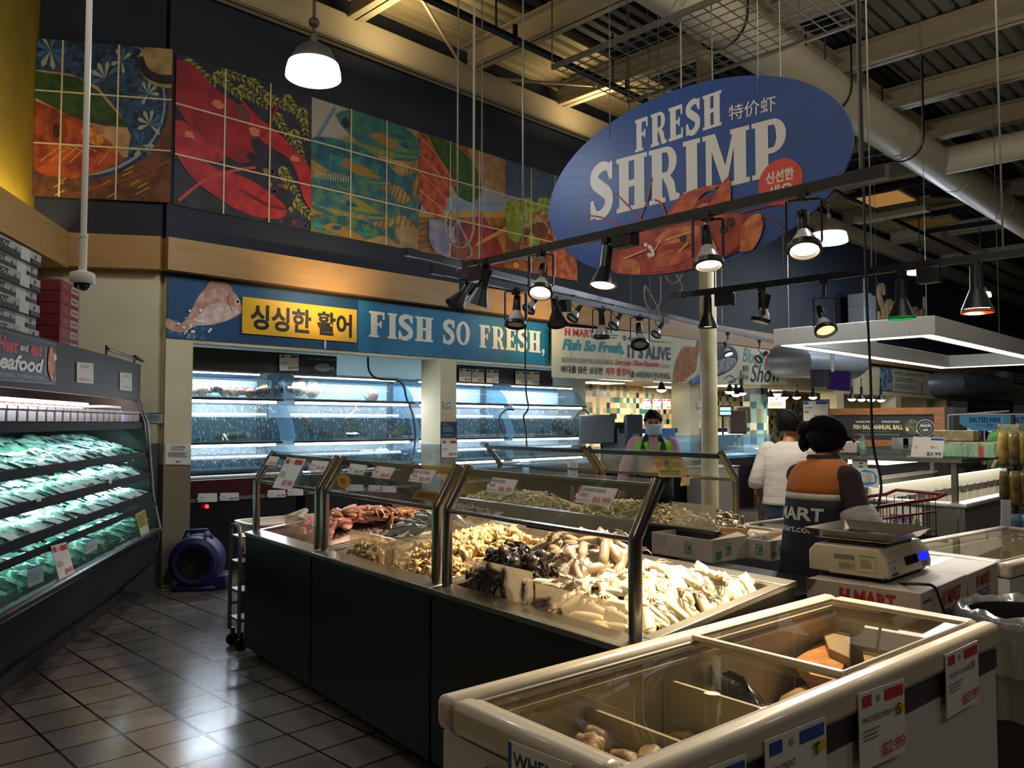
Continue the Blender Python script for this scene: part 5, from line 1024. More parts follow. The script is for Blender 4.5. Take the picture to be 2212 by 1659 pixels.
def blob_strip(col, col2, L, r, label, group, name='clam_meat', cat='clam meat', curl=1.):
    m = M('meat_'+col.lstrip('#'), col, .3, col2=col2, scale=35, coat=.4); b = MB(); pts = [(L*(t-.5), curl*L*.25*math.sin(t*4), L*.1*math.cos(t*5)) for t in (0, .2, .4, .6, .8, 1)]
    b.tube(pts, [r*.3, r, r*.8, r*1.1, r*.7, r*.25], m, n=8, sq=.7); return tag(b.build(name, smooth=80), label, cat, group)
def heap(x0, x1, y0, y1, h, fz=zt, base=-.10, peak=(.5, .5), k=1.):
    def f(x, y):
        u, v = (x-x0)/(x1-x0), (y-y0)/(y1-y0); e = max(0, min(u, 1-u, v, 1-v))*2
        return fz(y)+base+h*min(1, (e*1.9))**.6*(1-.5*((u-peak[0])**2+(v-peak[1])**2))
    return f
def bed(name, x0, x1, y0, y1, f, mat_, label, cat, dz=-.02, jit=.006, n=22):
    o = fp(CT, (x0+x1)/2, (y0+y1)/2, zt((y0+y1)/2)); m = MB()
    def fn(u, v):
        x, y = x0+u*(x1-x0), y0+v*(y1-y0); p = fp(CT, x, y, f(x, y)+dz+random.uniform(-jit, jit)); return p-o
    m.sheet(fn, n, n, mat_); vs = m.v; k = n+1
    return tag(m.build(name, loc=o, smooth=80), label, cat, kind='stuff')
def scatter(protos, n, x0, x1, y0, y1, f, label, group, lift=.0, tilt=.35, s=(.85, 1.15), seed=1, ang=None, minz=None, twist=.5):
    rnd = random.Random(seed); g = []; nx = max(1, round(math.sqrt(n*(x1-x0)/(y1-y0)))); ny = max(1, round(n/nx)); out = []
    cells = [((i+.5)/nx, (j+.5)/ny) for j in range(ny) for i in range(nx)]
    for c, (u, v) in enumerate(cells):
        u = min(.98, max(.02, u+rnd.uniform(-.4, .4)/nx)); v = min(.98, max(.02, v+rnd.uniform(-.4, .4)/ny)); x, y = x0+u*(x1-x0), y0+v*(y1-y0); z = f(x, y)+lift*rnd.uniform(.2, 1)
        e = .02; nx_ = -(f(x+e, y)-f(x-e, y))/(2*e); ny_ = -(f(x, y+e)-f(x, y-e))/(2*e); nw = (CT[1]*nx_+CT[2]*ny_+Vector((0, 0, 1))).normalized()
        a = rnd.uniform(0, 2*PI) if ang is None else ang+rnd.uniform(-twist, twist); d = CT[1]*math.cos(a)+CT[2]*math.sin(a); d = (d-nw*d.dot(nw)).normalized(); d = (d+nw*rnd.uniform(-tilt, tilt)).normalized(); y_ = nw.cross(d).normalized(); zz = d.cross(y_)
        R = Matrix((d, y_, zz)).transposed(); p = protos[rnd.randrange(len(protos))]; used = p.get('_u', 0)
        q = p if not used else dup(p); p['_u'] = 1; q.location = fp(CT, x, y, z); q.rotation_euler = R.to_euler(); k = rnd.uniform(*s); q.scale = (k, k, k); out.append(q)
    for p in protos:
        if not p.get('_u'): bpy.data.objects.remove(p)
    for q in out:
        if '_u' in q: del q['_u']
        q['label'] = label; q['group'] = group
    return out
ICE = M('crushed_ice', '#cfc7b6', .35, col2='#a89e8c', scale=30, bump=.5, bscale=60)
def chunk(c, c2, r, name, cat):
    m = M('meat_'+c.lstrip('#'), c, .28, col2=c2, scale=18, coat=.4, sss=.1); return tag(MB().ball((0, 0, 0), r, m, n=14, k=8, jit=.16).ball((r[0]*.5, r[1]*.3, r[2]*.3), (r[0]*.6, r[1]*.6, r[2]*.8), m, n=10, k=6, jit=.2).build(name, smooth=80), 'x', cat, 'x')
# near counter: white squid at the right, grey squid behind, dark octopus in front
f = heap(2.98, 3.56, .12, .86, .135, peak=(.5, .6)); bed('crushed_ice', 2.96, 3.58, .11, .87, f, ICE, 'crushed ice under the white squid on the near counter', 'ice')
pr = [squid(.215, '#e8d6ae', '#efe2c6', '#a8745c', 'x', 'x') for _ in range(4)]
scatter(pr, 120, 3.0, 3.54, .13, .84, f, 'cleaned white squid heaped on the near counter', 'white squid on the near counter', lift=.025, seed=3, ang=-.35, twist=.55, tilt=.12, s=(.9, 1.2))
f = heap(2.48, 2.98, .30, .88, .21, peak=(.6, .7)); bed('crushed_ice', 2.46, 3.0, .28, .87, f, ICE, 'crushed ice under the grey squid on the near counter', 'ice')
pr = [squid(.21, '#84705c', '#a8977f', '#4c3c38', 'x', 'x') for _ in range(3)]
scatter(pr, 40, 2.5, 2.98, .32, .86, f, 'grey whole squid heaped behind the dark octopus on the near counter', 'grey squid on the near counter', lift=.03, seed=4, ang=.3, twist=1.2, tilt=.15, s=(1.0, 1.25))
f = heap(2.50, 2.86, .13, .36, .2); pr = [octopus('#3a302c', 'x', 'x') for _ in range(2)]
scatter(pr, 22, 2.5, 2.88, .15, .36, f, 'dark baby octopus behind the front plastic plate of the near counter', 'dark octopus on the near counter', lift=.04, seed=5)
pr = [squid(.17, '#a89a88', '#c0b09c', '#6a5048', 'x', 'x') for _ in range(2)]; f = heap(2.86, 3.2, .12, .34, .16)
scatter(pr, 10, 2.88, 3.2, .15, .32, f, 'small grey squid behind the front plastic plates beside the dark octopus', 'small squid on the near counter', lift=.02, seed=6)
# middle counter
f = heap(1.66, 2.34, .12, .88, .19, peak=(.6, .7)); bed('crushed_ice', 1.62, 2.36, .11, .87, f, M('clam_bed', '#a8894e', .4, col2='#cfae6c', scale=40, bump=.6, bscale=70), 'mass of golden clam meat under the loose strips', 'clam meat')
def ruffle(c, c2, L, W_):
    m = M('meat_'+c.lstrip('#'), c, .3, col2=c2, scale=35, coat=.4, sss=.15); a = random.uniform(0, 6); b = MB(); b.sheet(lambda u, v: ((u-.5)*L, (v-.5)*W_*(.4+math.sin(PI*u))+.2*L*math.sin(u*5+a)*.4, .012*math.sin(u*9+a)+.008*math.sin(v*7+a*2)), 7, 4, m); return tag(b.build('clam_meat', smooth=180, solid=.009), 'x', 'clam meat', 'x')
pr = [blob_strip('#d8bc84', '#b98f4c', .055, .010, 'x', 'x'), ruffle('#dcc494', '#b08a50', .075, .035), ruffle('#cfae72', '#e6d2a4', .06, .04), ruffle('#e4d0a4', '#bc9658', .07, .03), blob_strip('#c8a468', '#e0c690', .05, .011, 'x', 'x', curl=1.6)]
scatter(pr, 280, 1.64, 2.35, .13, .87, f, 'golden strip of clam meat heaped on the middle counter', 'clam strips on the middle counter', lift=.025, seed=7, tilt=.5)
f = heap(1.16, 1.66, .30, .88, .20, peak=(.5, .7)); bed('crushed_ice', 1.15, 1.66, .12, .87, heap(1.14, 1.67, .11, .88, .16, peak=(.5, .7)), ICE, 'crushed ice under the grey fish on the middle counter', 'ice')
pr = [fish(.22, .055, .035, 'x', c, c2, (0, 0, 0), fin='#5a5e60') for c, c2 in (('#7d8488', '#4a5258'), ('#8f969a', '#5c646a'))]
scatter(pr, 34, 1.18, 1.66, .32, .86, f, 'small silver grey fish heaped on the middle counter', 'grey fish on the middle counter', lift=.04, seed=8, ang=.6, twist=.5)
f = heap(1.2, 1.64, .12, .36, .15); pr = [chunk('#b89a66', '#8a6a3c', (.028, .018, .014), 'whelk_meat', 'whelk meat'), chunk('#a08458', '#c4a878', (.024, .02, .012), 'whelk_meat', 'whelk meat')]
scatter(pr, 46, 1.22, 1.64, .13, .34, f, 'small tan shellfish piece at the front of the middle counter', 'shellfish pieces on the middle counter', lift=.02, seed=9)
# far left counter
f = heap(.14, 1.02, .14, .88, .17, peak=(.5, .6)); bed('crushed_ice', .06, 1.03, .11, .87, heap(.05, 1.04, .1, .88, .13), M('pink_ice', '#c9b4ae', .35, col2='#b09c98', scale=30, bump=.5, bscale=60), 'crushed ice on the far left counter', 'ice')
pr = [chunk('#c4847e', '#a8605a', (.085, .05, .02), 'fish_fillet', 'fish fillet'), chunk('#b87268', '#d09a92', (.07, .055, .024), 'fish_fillet', 'fish fillet'), chunk('#a8625c', '#c08078', (.09, .04, .018), 'fish_fillet', 'fish fillet')]
scatter(pr, 76, .2, .8, .18, .86, f, 'pink piece of fish heaped on the far left counter', 'pink fish pieces on the far left counter', lift=.02, seed=10)
for x, y, rz, lab in ((.86, .74, .4, 'brown crab at the back right of the pink fish'), (.80, .58, 1.2, 'brown crab in the middle of the row beside the pink fish'), (.93, .84, -.4, 'large tan crab at the back corner of the far left counter'), (.72, .44, 2.2, 'brown crab nearest the front beside the pink fish')):
    crab(lab, fp(CT, x, y, f(x, y)+.025), rz, .95 if 'large' not in lab else 1.4, '#7a4c2a', '#a07448', group='crabs on the far left counter')
# back row heaps
bz = lambda y: .86
f = heap(-.66, .60, 2.03, 2.82, .165, fz=bz, base=-.04); bed('shellfish', -.70, .64, 2.02, 2.85, f, M('shell_mass', '#8f7c54', .4, col2='#c2ae80', scale=45, bump=.7, bscale=80), 'mass of small tan shellfish on the left back counter', 'shellfish', n=30)
pr = [blob_strip('#c4ad78', '#8e7648', .05, .012, 'x', 'x', name='shellfish', cat='shellfish'), blob_strip('#a89668', '#d2c094', .045, .013, 'x', 'x', name='shellfish', cat='shellfish', curl=2)]
scatter(pr, 260, -.64, .58, 2.03, 2.55, f, 'small tan shellfish heaped on the left counter of the back row', 'shellfish on the left back counter', lift=.02, seed=12)
f = heap(.74, 2.0, 2.03, 2.82, .175, fz=bz, base=-.04); bed('shrimp', .70, 2.05, 2.02, 2.85, f, M('shrimp_mass', '#8a7a52', .4, col2='#b8a674', scale=40, bump=.7, bscale=70), 'mass of small tan shrimp on the right back counter', 'shrimp', n=30)
pr = [blob_strip('#b9a472', '#8e7c50', .062, .012, 'x', 'x', name='shrimp', cat='shrimp'), blob_strip('#a8935e', '#c8b688', .058, .014, 'x', 'x', name='shrimp', cat='shrimp', curl=2)]
scatter(pr, 250, .76, 1.98, 2.03, 2.55, f, 'small tan shrimp heaped on the right counter of the back row', 'shrimp on the right back counter', lift=.02, seed=13)
f = heap(2.05, 2.42, 2.0, 2.5, .20, fz=bz, base=-.06); bed('shellfish', 2.04, 2.43, 2.0, 2.6, f, M('shell_mass_grey', '#7c7458', .4, col2='#b8a878', scale=45, bump=.7, bscale=80), 'mass of grey tan shellfish behind the clear plate at the end of the back row', 'shellfish')
pr = [blob_strip('#a69468', '#6e664c', .06, .013, 'x', 'x', name='shellfish', cat='shellfish', curl=1.6)]
scatter(pr, 70, 2.06, 2.42, 2.0, 2.4, f, 'grey tan shellfish behind the clear plate at the end of the back row', 'shellfish at the back row end', lift=.02, seed=14)
# clear plates standing in the bins
def plate(p, q, h, label, z=None, lean=0):
    P0, P1 = fp(CT, *p, zt(p[1])-.02 if z is None else z), fp(CT, *q, zt(q[1])-.02 if z is None else z); c = (P0+P1)/2; up = Vector((0, 0, h))+CT[2]*lean; m = MB(); m.add([P0-c, P1-c, P1+up-c, P0+up-c], [(0, 1, 2, 3)], ACR)
    tag(m.build('plastic_plate', loc=c, smooth=0, solid=.004), label, 'plastic plate', 'clear plastic plates in the bins')
plate((2.50, .125), (2.98, .125), .16, 'clear plastic plate in front of the dark octopus', lean=-.01); plate((3.0, .115), (3.5, .115), .12, 'clear plastic plate with drops in front of the white squid'); plate((1.22, .18), (1.9, .18), .14, 'clear plastic plate in front of the grey fish'); plate((1.74, .12), (1.74, .42), .13, 'clear plastic divider between the grey fish and the golden clam strips'); plate((1.66, .5), (1.66, .86), .15, 'clear plastic divider at the back of the middle counter')
plate((.3, .16), (.62, .16), .15, 'clear plastic plate at the front of the pink fish, left one'); plate((.64, .16), (1.0, .16), .11, 'clear plastic plate at the front of the pink fish, right one'); plate((.5, .86), (1.02, .86), .14, 'clear plastic plate at the back of the far left counter'); plate((2.08, 1.99), (2.43, 1.99), .16, 'clear plastic plate holding back the shellfish at the end of the back row', z=.94)
plate((1.7, .85), (2.3, .85), .10, 'clear plastic plate at the back of the golden clam strips')
# tongs on the back row
t = MB()
for s_ in (-1, 1): t.tube([fp(CT, .42, 2.10, 1.05)+CT[2]*.0, fp(CT, .30, 2.08+.02*s_, 1.06), fp(CT, .16, 2.08+.03*s_, 1.045)], .006, M('tong_steel', '#c8c6c0', .2, 1.), n=8)
tag(t.build('tongs'), 'steel tongs lying on the small shellfish of the back row', 'tongs')
# tags on the guards
gp0 = fp(CT, 0, .05, 1.20); gn = CT[1].cross(CT[2]*.12+Vector((0, 0, .19))).normalized(); G1 = lambda px, py: atp(px, py, gp0-gn*0+CT[2]*-.012, gn)
TP = 'price cards on the front guards'
price_card(pq(G1, (577, 984), (603, 987), (594, 1006), (568, 1004)), 'small price card at the far left of the guard glass', '', '$8.99', BLUE, RED, 'side', TP)
price_card(pq(G1, (620, 988), (660, 992), (628, 1058), (588, 1053)), 'long tilted price card for $7.99 hanging from the guard', '', '$7.99', RED, RED, 'top', TP)
price_card(pq(G1, (674, 994), (711, 997), (701, 1017), (664, 1014)), 'small price card right of the long $7.99 card', '', '$3.99', RED, RED, 'side', TP)
price_card(pq(G1, (756, 1001), (793, 1005), (783, 1026), (746, 1022)), 'small price card for $5.99, leftmost on the middle guard', '', '$5.99', BLUE, INK, 'side', TP)
price_card(pq(G1, (813, 1006), (854, 1011), (840, 1035), (800, 1030)), 'price card for $8.89 on the middle guard', '', '$8.89', RED, RED, 'side', TP)
price_card(pq(G1, (894, 1012), (943, 1017), (927, 1045), (880, 1039)), 'price card for baby octopus at $5.99 on the middle guard', 'BABY OCTOPUS', '$5.99', RED, RED, 'side', TP)
price_card(pq(G1, (1062, 1031), (1119, 1037), (1104, 1068), (1045, 1061)), 'price card for fresh squid at $6.99 on the near guard', 'FRESH SQUID', '$6.99', BLUE, RED, 'side', TP)
price_card(pq(G1, (1254, 1048), (1335, 1056), (1318, 1094), (1236, 1084)), 'price card for cleaned squid at $5.99 on the near guard', 'CLEANED SQUID', '$5.99', RED, RED, 'side', TP)
a = Art(pq(G1, (903, 1058), (957, 1065), (948, 1085), (889, 1076)), th=.003); a.card(P('#8a6a14')); a.lines(.05, .15, .95, .85, 5, '#5c4408'); a.build('placard', 'brown gold placard low on the middle guard', 'placard')
a = Art(pq(G1, (728, 1024), (756, 1024), (756, 1054), (728, 1054)), th=.003); a.card(P('#a8741c'), poly=ring(.5, .5, .5, .5, 28)); a.lines(.25, .3, .75, .7, 3, '#6a440c'); a.build('placard', 'round orange sticker beside the post of the middle guard', 'placard')
g2 = fp(CT, 0, 2.70, 1.20); gn2 = CT[1].cross(CT[2]*-.16+Vector((0, 0, .18))).normalized(); G2 = lambda px, py: atp(px, py, g2-CT[2]*.02, gn2)
a = Art(pq(G2, (1408, 986), (1473, 988), (1489, 1029), (1424, 1031)), th=.003); a.card(P('#d6c2a0')); a.rect(0, .93, 1, 1, '#b86a5a'); a.rect(.33, .35, .55, .9, '#8f9a84'); a.lines(.04, .5, .3, .75, 2, '#b09c80'); a.lines(.6, .45, .95, .75, 2, '#b09c80'); a.rect(.1, .1, .75, .3, '#8a957c'); a.text('P', .4, .58, .48, .78, INK); a.build('paper_notice', 'beige paper taped on the back row guard before the masked worker', 'notice')
price_card(pq(G2, (1474, 1026), (1491, 1026), (1489, 1048), (1469, 1050)), 'small white price card hanging right below the beige paper', '', '$1.99', RED)
# ---------------------------------------------------------------- white chest freezer in front
FW, FL, FH = .645, 1.885, .92
PLAS = M('freezer_rim_plastic', '#c4b8a4', .35, coat=.2); FWHT = M('freezer_white_panel', '#c9c6bc', .35); FIN = M('freezer_inside', '#cfc8b0', .4, col2='#bcb59c', scale=4); GASK = M('freezer_gasket', '#8a8478', .5); STRIPE = M('freezer_dark_band', '#2a2530', .4)
LID = GL('freezer_lid_glass', '#f6f1e8', .55, .01, .02, '#e8e4d4')
def fz(name, label, cat, x, y, z=0, group=None, rz=0): return thing(name, label, cat, fp(FZ, x, y, z), FZ[3]+rz, group)
def chest(F, L_, W_, H_, label, lids=((.06, .56, .90), (.50, .97, .905)), stripe=True):
    t = thing('chest_freezer', label, 'freezer', F[0], F[3], 'white chest freezers')
    MB().box((.015, -W_+.015, .06), (L_-.015, -W_+.05, H_-.09), FWHT).box((.015, -.05, .06), (L_-.015, -.015, H_-.09), FWHT).box((.015, -W_+.05, .06), (.05, -.05, H_-.09), FWHT).box((L_-.05, -W_+.05, .06), (L_-.015, -.05, H_-.09), FWHT).box((.05, -W_+.05, .06), (L_-.05, -.05, .28), FWHT).build('cabinet', t)
    if stripe: MB().box((.20, -W_+.011, H_-.15), (L_-.012, -W_+.03, H_-.085), STRIPE).box((L_-.03, -W_+.03, H_-.15), (L_-.012, -.03, H_-.085), STRIPE).build('band', t)
    m = MB(); r = .065; z0, z1 = H_-.085, H_
    m.box((0, -W_, z0), (L_, -W_+r, z1), PLAS).box((0, -r, z0), (L_, 0, z1), PLAS).box((0, -W_+r, z0), (r, -r, z1), PLAS).box((L_-r, -W_+r, z0), (L_, -r, z1), PLAS); m.build('rim', t, bevel=.02)
    m = MB(); a0, a1, b0, b1, d = r, L_-r, -W_+r, -r, .30
    for p, q in (((a0, b0), (a1, b0)), ((a1, b0), (a1, b1)), ((a1, b1), (a0, b1)), ((a0, b1), (a0, b0))): m.add([(*p, z1-.02), (*q, z1-.02), (*q, d), (*p, d)], [(3, 2, 1, 0)], FIN)
    m.add([(a0, b0, d), (a1, b0, d), (a1, b1, d), (a0, b1, d)], [(0, 1, 2, 3)], FIN); m.build('liner', t, smooth=0)
    m = MB()
    for k, z in ((.0, z1-.03), (.018, z1-.055)): m.box((a0-.004, b1-.012-k, z-.012), (a1, b1-k, z), PLAS).box((a0, b0+k, z-.012), (a1, b0+.012+k, z), PLAS)
    m.build('lid_rails', t)
    for i, (u0, u1, z) in enumerate(lids):
        z = z1-.006-.016*i if len(lids) > 1 else z1-.006
        x0, x1 = u0*L_, u1*L_; y0, y1 = b0+.006, b1-.006; fr = .022
        l = MB().box((x0, y0, z-.008), (x0+fr, y1, z+.008), PLAS).box((x1-fr, y0, z-.008), (x1, y1, z+.008), PLAS).box((x0, y0, z-.006), (x1, y0+.012, z+.006), GASK).box((x0, y1-.012, z-.006), (x1, y1, z+.006), GASK)
        lo = l.build('lid_frame', t, bevel=.003); g = MB(); g.add([(x0+fr, y0, z), (x1-fr, y0, z), (x1-fr, y1, z), (x0+fr, y1, z)], [(0, 1, 2, 3)], LID); g.build('lid_glass', lo, smooth=0)
    return t
chest(FZ, FL, FW, FH, 'near white chest freezer with sliding glass lids', lids=((.50, .965, 0), (.035, .525, 0)))
DIV = M('freezer_divider', '#b5ae90', .45)
for x, z1, lab in ((.47, .80, 'pale freezer divider nearest the whelk card end'), (.81, .81, 'pale taller freezer divider beside the black fish')):
    o = MB().box((-.006, -FW/2+.07, 0), (.006, FW/2-.07, z1-.30), DIV).build('freezer_divider', loc=fp(FZ, x, -FW/2, .302), rz=FZ[3]); tag(o, lab, 'divider', 'freezer dividers')
def whelk(s, label, group):
    m = M('whelk_shell', '#6c5232', .5, col2='#b8996c', scale=30, bump=.4, bscale=60); b = MB(); b.lathe([(0, -.075), (.012, -.06), (.022, -.04), (.018, -.038), (.034, -.01), (.030, -.006), (.042, .03), (.03, .06), (.012, .085), (0, .09)], m, axis=(1, .1, .1), n=16); o = b.build('whelk', smooth=70); tag(o, label, 'whelk', group); MB().ball((.035, -.02, -.015), (.03, .016, .014), M('whelk_flesh', '#b08c58', .35, coat=.3), n=10, k=6).build('flesh', o); o.scale = (s, s, s); return o
w0 = whelk(1, 'x', 'x'); rnd = random.Random(4); spots = [(.10+.33*rnd.random(), -.09-.46*rnd.random(), .70+.05*rnd.random()) for _ in range(30)]
for i, (x, y, z) in enumerate(spots): q = w0 if i == 0 else dup(w0); q.location = fp(FZ, x, y, z); q.rotation_euler = (rnd.uniform(-.5, .5), rnd.uniform(-.5, .5), rnd.uniform(0, 6.3)); q['label'] = 'brown whelk piled in the freezer end nearest the whelk card'; q['group'] = 'whelks in the freezer'
for i in range(9): q = dup(w0, fp(FZ, .53+.22*rnd.random(), -.14-.4*rnd.random(), .64+.04*rnd.random()), (rnd.uniform(-.5, .5), .2, rnd.uniform(0, 6)), 'brown whelk lying between the two freezer dividers', 'whelks between the dividers')
def sack(name, label, x0, x1, y0, y1, z0, z1, m, cat='bag', parent_rz=0, group=None):
    o = MB(); n = 9
    def fn(u, v):
        e = min(u, 1-u, v, 1-v)*2; return ((u-.5)*(x1-x0), (v-.5)*(y1-y0), (z1-z0)*min(1, e*2.2)**.5+random.uniform(-.012, .012))
    o.sheet(fn, n, n, m); o.add([Vector((v.x, v.y, 0)) for v in o.v[:]], [], m); b = MB(); b.v = o.v[:(n+1)**2]; b.f = o.f; b.m = o.m; b.ms = o.ms
    return tag(b.build(name, loc=fp(FZ, (x0+x1)/2, (y0+y1)/2, z0), rz=FZ[3]+parent_rz, smooth=180, solid=.004), label, cat, group)
bed_m = M('frozen_bed', '#7c6444', .4, col2='#b09468', scale=14, bump=.5, bscale=30)
sack('frozen_goods', 'brown frozen block covering the bottom of the whelk end', .07, .46, -FW+.07, -.07, .302, .69, bed_m, 'frozen food'); sack('frozen_goods', 'pale frozen block between the freezer dividers', .48, .80, -FW+.07, -.07, .302, .61, bed_m, 'frozen food')
sack('black_bag', 'black plastic bag lining the middle of the freezer', .82, 1.12, -FW+.07, -.07, .302, .70, M('black_plastic', '#101214', .25, coat=.3), 'bag')
fish(.42, .12, .10, 'black fish curving over the dark bag in the freezer', '#15181a', '#2e3436', fp(FZ, .93, -.25, .77), FZ[3]+1.0, fin='#0c0e10')
tag(MB().ball((0, 0, 0), (.09, .045, .035), M('pale_fish_belly', '#c4b894', .35, coat=.3), R=Matrix.Rotation(.5, 3, 'Y')).tube([(.05, 0, -.01), (.11, .01, -.02), (.13, .02, -.05)], [.035, .03, .012], M('pale_fish_belly', '#c4b894', .35)).build('fish', loc=fp(FZ, .97, -.44, .75), rz=FZ[3]+.5), 'pale fish piece beside the black fish in the freezer', 'fish')
sack('paper_wrap', 'crumpled brown paper parcel at the right of the black fish', 1.06, 1.20, -.52, -.36, .70, .79, M('brown_wrap', '#8a6e50', .5, col2='#6e563e', scale=12), 'parcel')
BR = M('frozen_brown', '#a89068', .4, col2='#8c7650', scale=8, bump=.4, bscale=20)
sack('frozen_goods', 'frozen beige fish packs filling the right end of the freezer', 1.13, FL-.08, -FW+.07, -.07, .302, .70, BR, 'frozen food')
def slabq(px, Z, lab, m, th=.02, name='frozen_pack', cat='frozen pack', tilt=0.):
    pts = [at(x, y, Z=Z) for x, y in px]; c = sum(pts, Vector())/len(pts); v = [p-c for p in pts]; mb = MB(); n = len(v)
    mb.add(v+[p-Vector((0, 0, th)) for p in v], [tuple(range(n)), tuple(range(2*n-1, n-1, -1))]+[(i, i+n, (i+1) % n+n, (i+1) % n) for i in range(n)], m); o = mb.build(name, loc=c, smooth=0, bevel=.004); tag(o, lab, cat); return o
slabq([(1720, 1420), (1800, 1370), (1830, 1420), (1810, 1470), (1750, 1455)], .77, 'orange fish pack in the right end of the freezer', M('orange_pack', '#b8743c', .3, col2='#d0a070', scale=12, coat=.4), .05)
slabq([(1770, 1345), (1838, 1358), (1835, 1420), (1790, 1400)], .80, 'flat brown card standing in the right end of the freezer', M('brown_card', '#8c7a5c', .6), .09)
slabq([(1860, 1395), (1985, 1380), (1960, 1425), (1870, 1440)], .75, 'tan frozen pack near the right freezer corner', M('tan_pack', '#a8905c', .3, col2='#c4b080', scale=14, coat=.4), .06)
slabq([(1830, 1455), (1905, 1430), (1930, 1450), (1860, 1475)], .75, 'beige fish pack at the front of the right freezer end', M('beige_pack', '#b8a47c', .3, col2='#90805c', scale=18, coat=.4), .05)
# price cards on the freezer
nf = fp(FZ, 0, -FW-.006, 0); NF = lambda px, py: atp(px, py, nf, -FZ[2]); ef = fp(FZ, -.004, 0, 0); EF = lambda px, py: atp(px, py, ef, -FZ[1])
def drop(f, x0, y0, x1, y1, hgt):
    "card hanging straight down from two top corners"
    a, b = f(x0, y0), f(x1, y1); d = Vector((0, 0, -hgt)); return [a+d, b+d, b, a]
def stamp_y(t): return lambda a: (a.rect(.78, .58, .94, .69, '#e2b81c'), a.text(t, .76, .57, .85, .73, INK, bold=.02))
CW = .145
price_card(drop(NF, 1855, 1500, 1953, 1466, .20), 'red headed card for fresh mackerel at $2.99 on the near freezer', 'MACKEREL/FRESH', '$2.99', RED, RED, mark=stamp_y('S'), group='price cards on the near freezer')
price_card(drop(NF, 2043, 1415, 2112, 1383, .19), 'red headed card for $3.99 at the right corner of the near freezer', 'YELLOW CROAKER', '$3.99', RED, RED, mark=lambda a: a.text('R', .72, .60, .82, .74, INK, bold=.02), group='price cards on the near freezer')
price_card(drop(NF, 1653, 1601, 1784, 1547, .20), 'blue headed card with an arrow, left of the mackerel card', 'FISH MEAT', '$4.99', BLUE, INK, mark=lambda a: (a.rect(.78, .64, .94, .76, '#e2b81c'), a.text('T', .74, .60, .83, .76, INK, bold=.02)), group='price cards on the near freezer')
price_card(drop(NF, 1500, 1672, 1612, 1628, .20), 'blue headed card at the lower edge of the near freezer, mostly cut off', '', '$6.99', BLUE, INK, group='price cards on the near freezer')
price_card(drop(EF, 1098, 1600, 1235, 1652, .16), 'whelk price card on the short end of the near freezer', 'WHELK', '$8.99', BLUE, INK, style='side', group='price cards on the near freezer')
tag(box_in(FZ, (-.003, -.45, .72), (.010, -.20, .80), M('card_holder_black', '#0e0e10', .4)).build('card_holder'), 'black card holder strip on the freezer end behind the whelk card', 'card holder')
# ---------------------------------------------------------------- cartons, scale, waste bin
CARTON = M('white_carton', '#bdb1a2', .6, col2='#a2968a', scale=4, ramp=(.45, .8)); TAPE = M('packing_tape', '#c8bda8', .25)
def carton(x0, x1, y0, y1, z0, z1, label, art=None, group=None, m=CARTON, name='carton'):
    t = thing(name, label, 'carton', ((x0+x1)/2, (y0+y1)/2, z0), group=group); cx, cy = (x0+x1)/2, (y0+y1)/2
    MB().box((x0-cx, y0-cy, 0), (x1-cx, y1-cy, z1-z0), m).build('box', t, bevel=.006)
    MB().box((x0-cx, -.03, z1-z0), (x1-cx, .03, z1-z0+.001), TAPE).build('tape', t)
    for face, fn in (art or {}).items():
        if face == 'left': q = [(x0-.002, y1, z0), (x0-.002, y0, z0), (x0-.002, y0, z1), (x0-.002, y1, z1)]
        else: q = [(x0, y0-.002, z0), (x1, y0-.002, z0), (x1, y0-.002, z1), (x0, y0-.002, z1)]
        a = Art(q, th=.0015); a.card(m); fn(a); o = a.build('print'); o.parent = t; o.location = Vector(o.location)-t.location
    return t
def pm(a): hmart(a, .30, .81, .80, .955, '#b3272a'); a.rect(.05, .75, .22, .78, '#9a8e80'); a.poly([(0, .86), (.1, 1), (0, 1)], '#5c4c3c')
def pn(a): hmart(a, .25, .83, .72, .95, '#b3272a'); a.text('TASTE', .26, .71, .68, .80, INK); a.text('THE NORWEGIAN', .06, .60, .90, .69, INK)
def pn2(a): a.rect(.03, .90, .2, .93, '#35507c'); hmart(a, .42, .80, .84, .94, '#b3272a'); a.text('TASTE', .46, .67, .80, .77, INK); a.text('THE NORWEGIAN', .22, .54, .98, .63, INK)
for z0, z1 in ((0, .45), (.45, .905)):
    lv = 'upper' if z0 else 'lower'; carton(3.53, 4.12, 1.18, 1.66, z0, z1, lv+' white carton with red lettering under the scale', {'left': pm, 'front': pn2} if z0 else None, 'stacked white cartons'); carton(4.14, 4.62, 1.18, 1.62, z0, z1-.004, lv+' white carton beside the waste bin', {'front': pn} if z0 else None, 'stacked white cartons')
sack0 = MB(); sack0.sheet(lambda u, v: (u*.34, v*.22, .012*math.sin(u*7+v*3)+.012+random.uniform(0, .006)), 6, 5, M('white_paper_sheet', '#cfc9bf', .6)); tag(sack0.build('paper_sheet', loc=(4.12, 1.33, .911), rz=.5, smooth=180, solid=.002), 'crumpled white paper lying on the cartons right of the scale', 'paper')
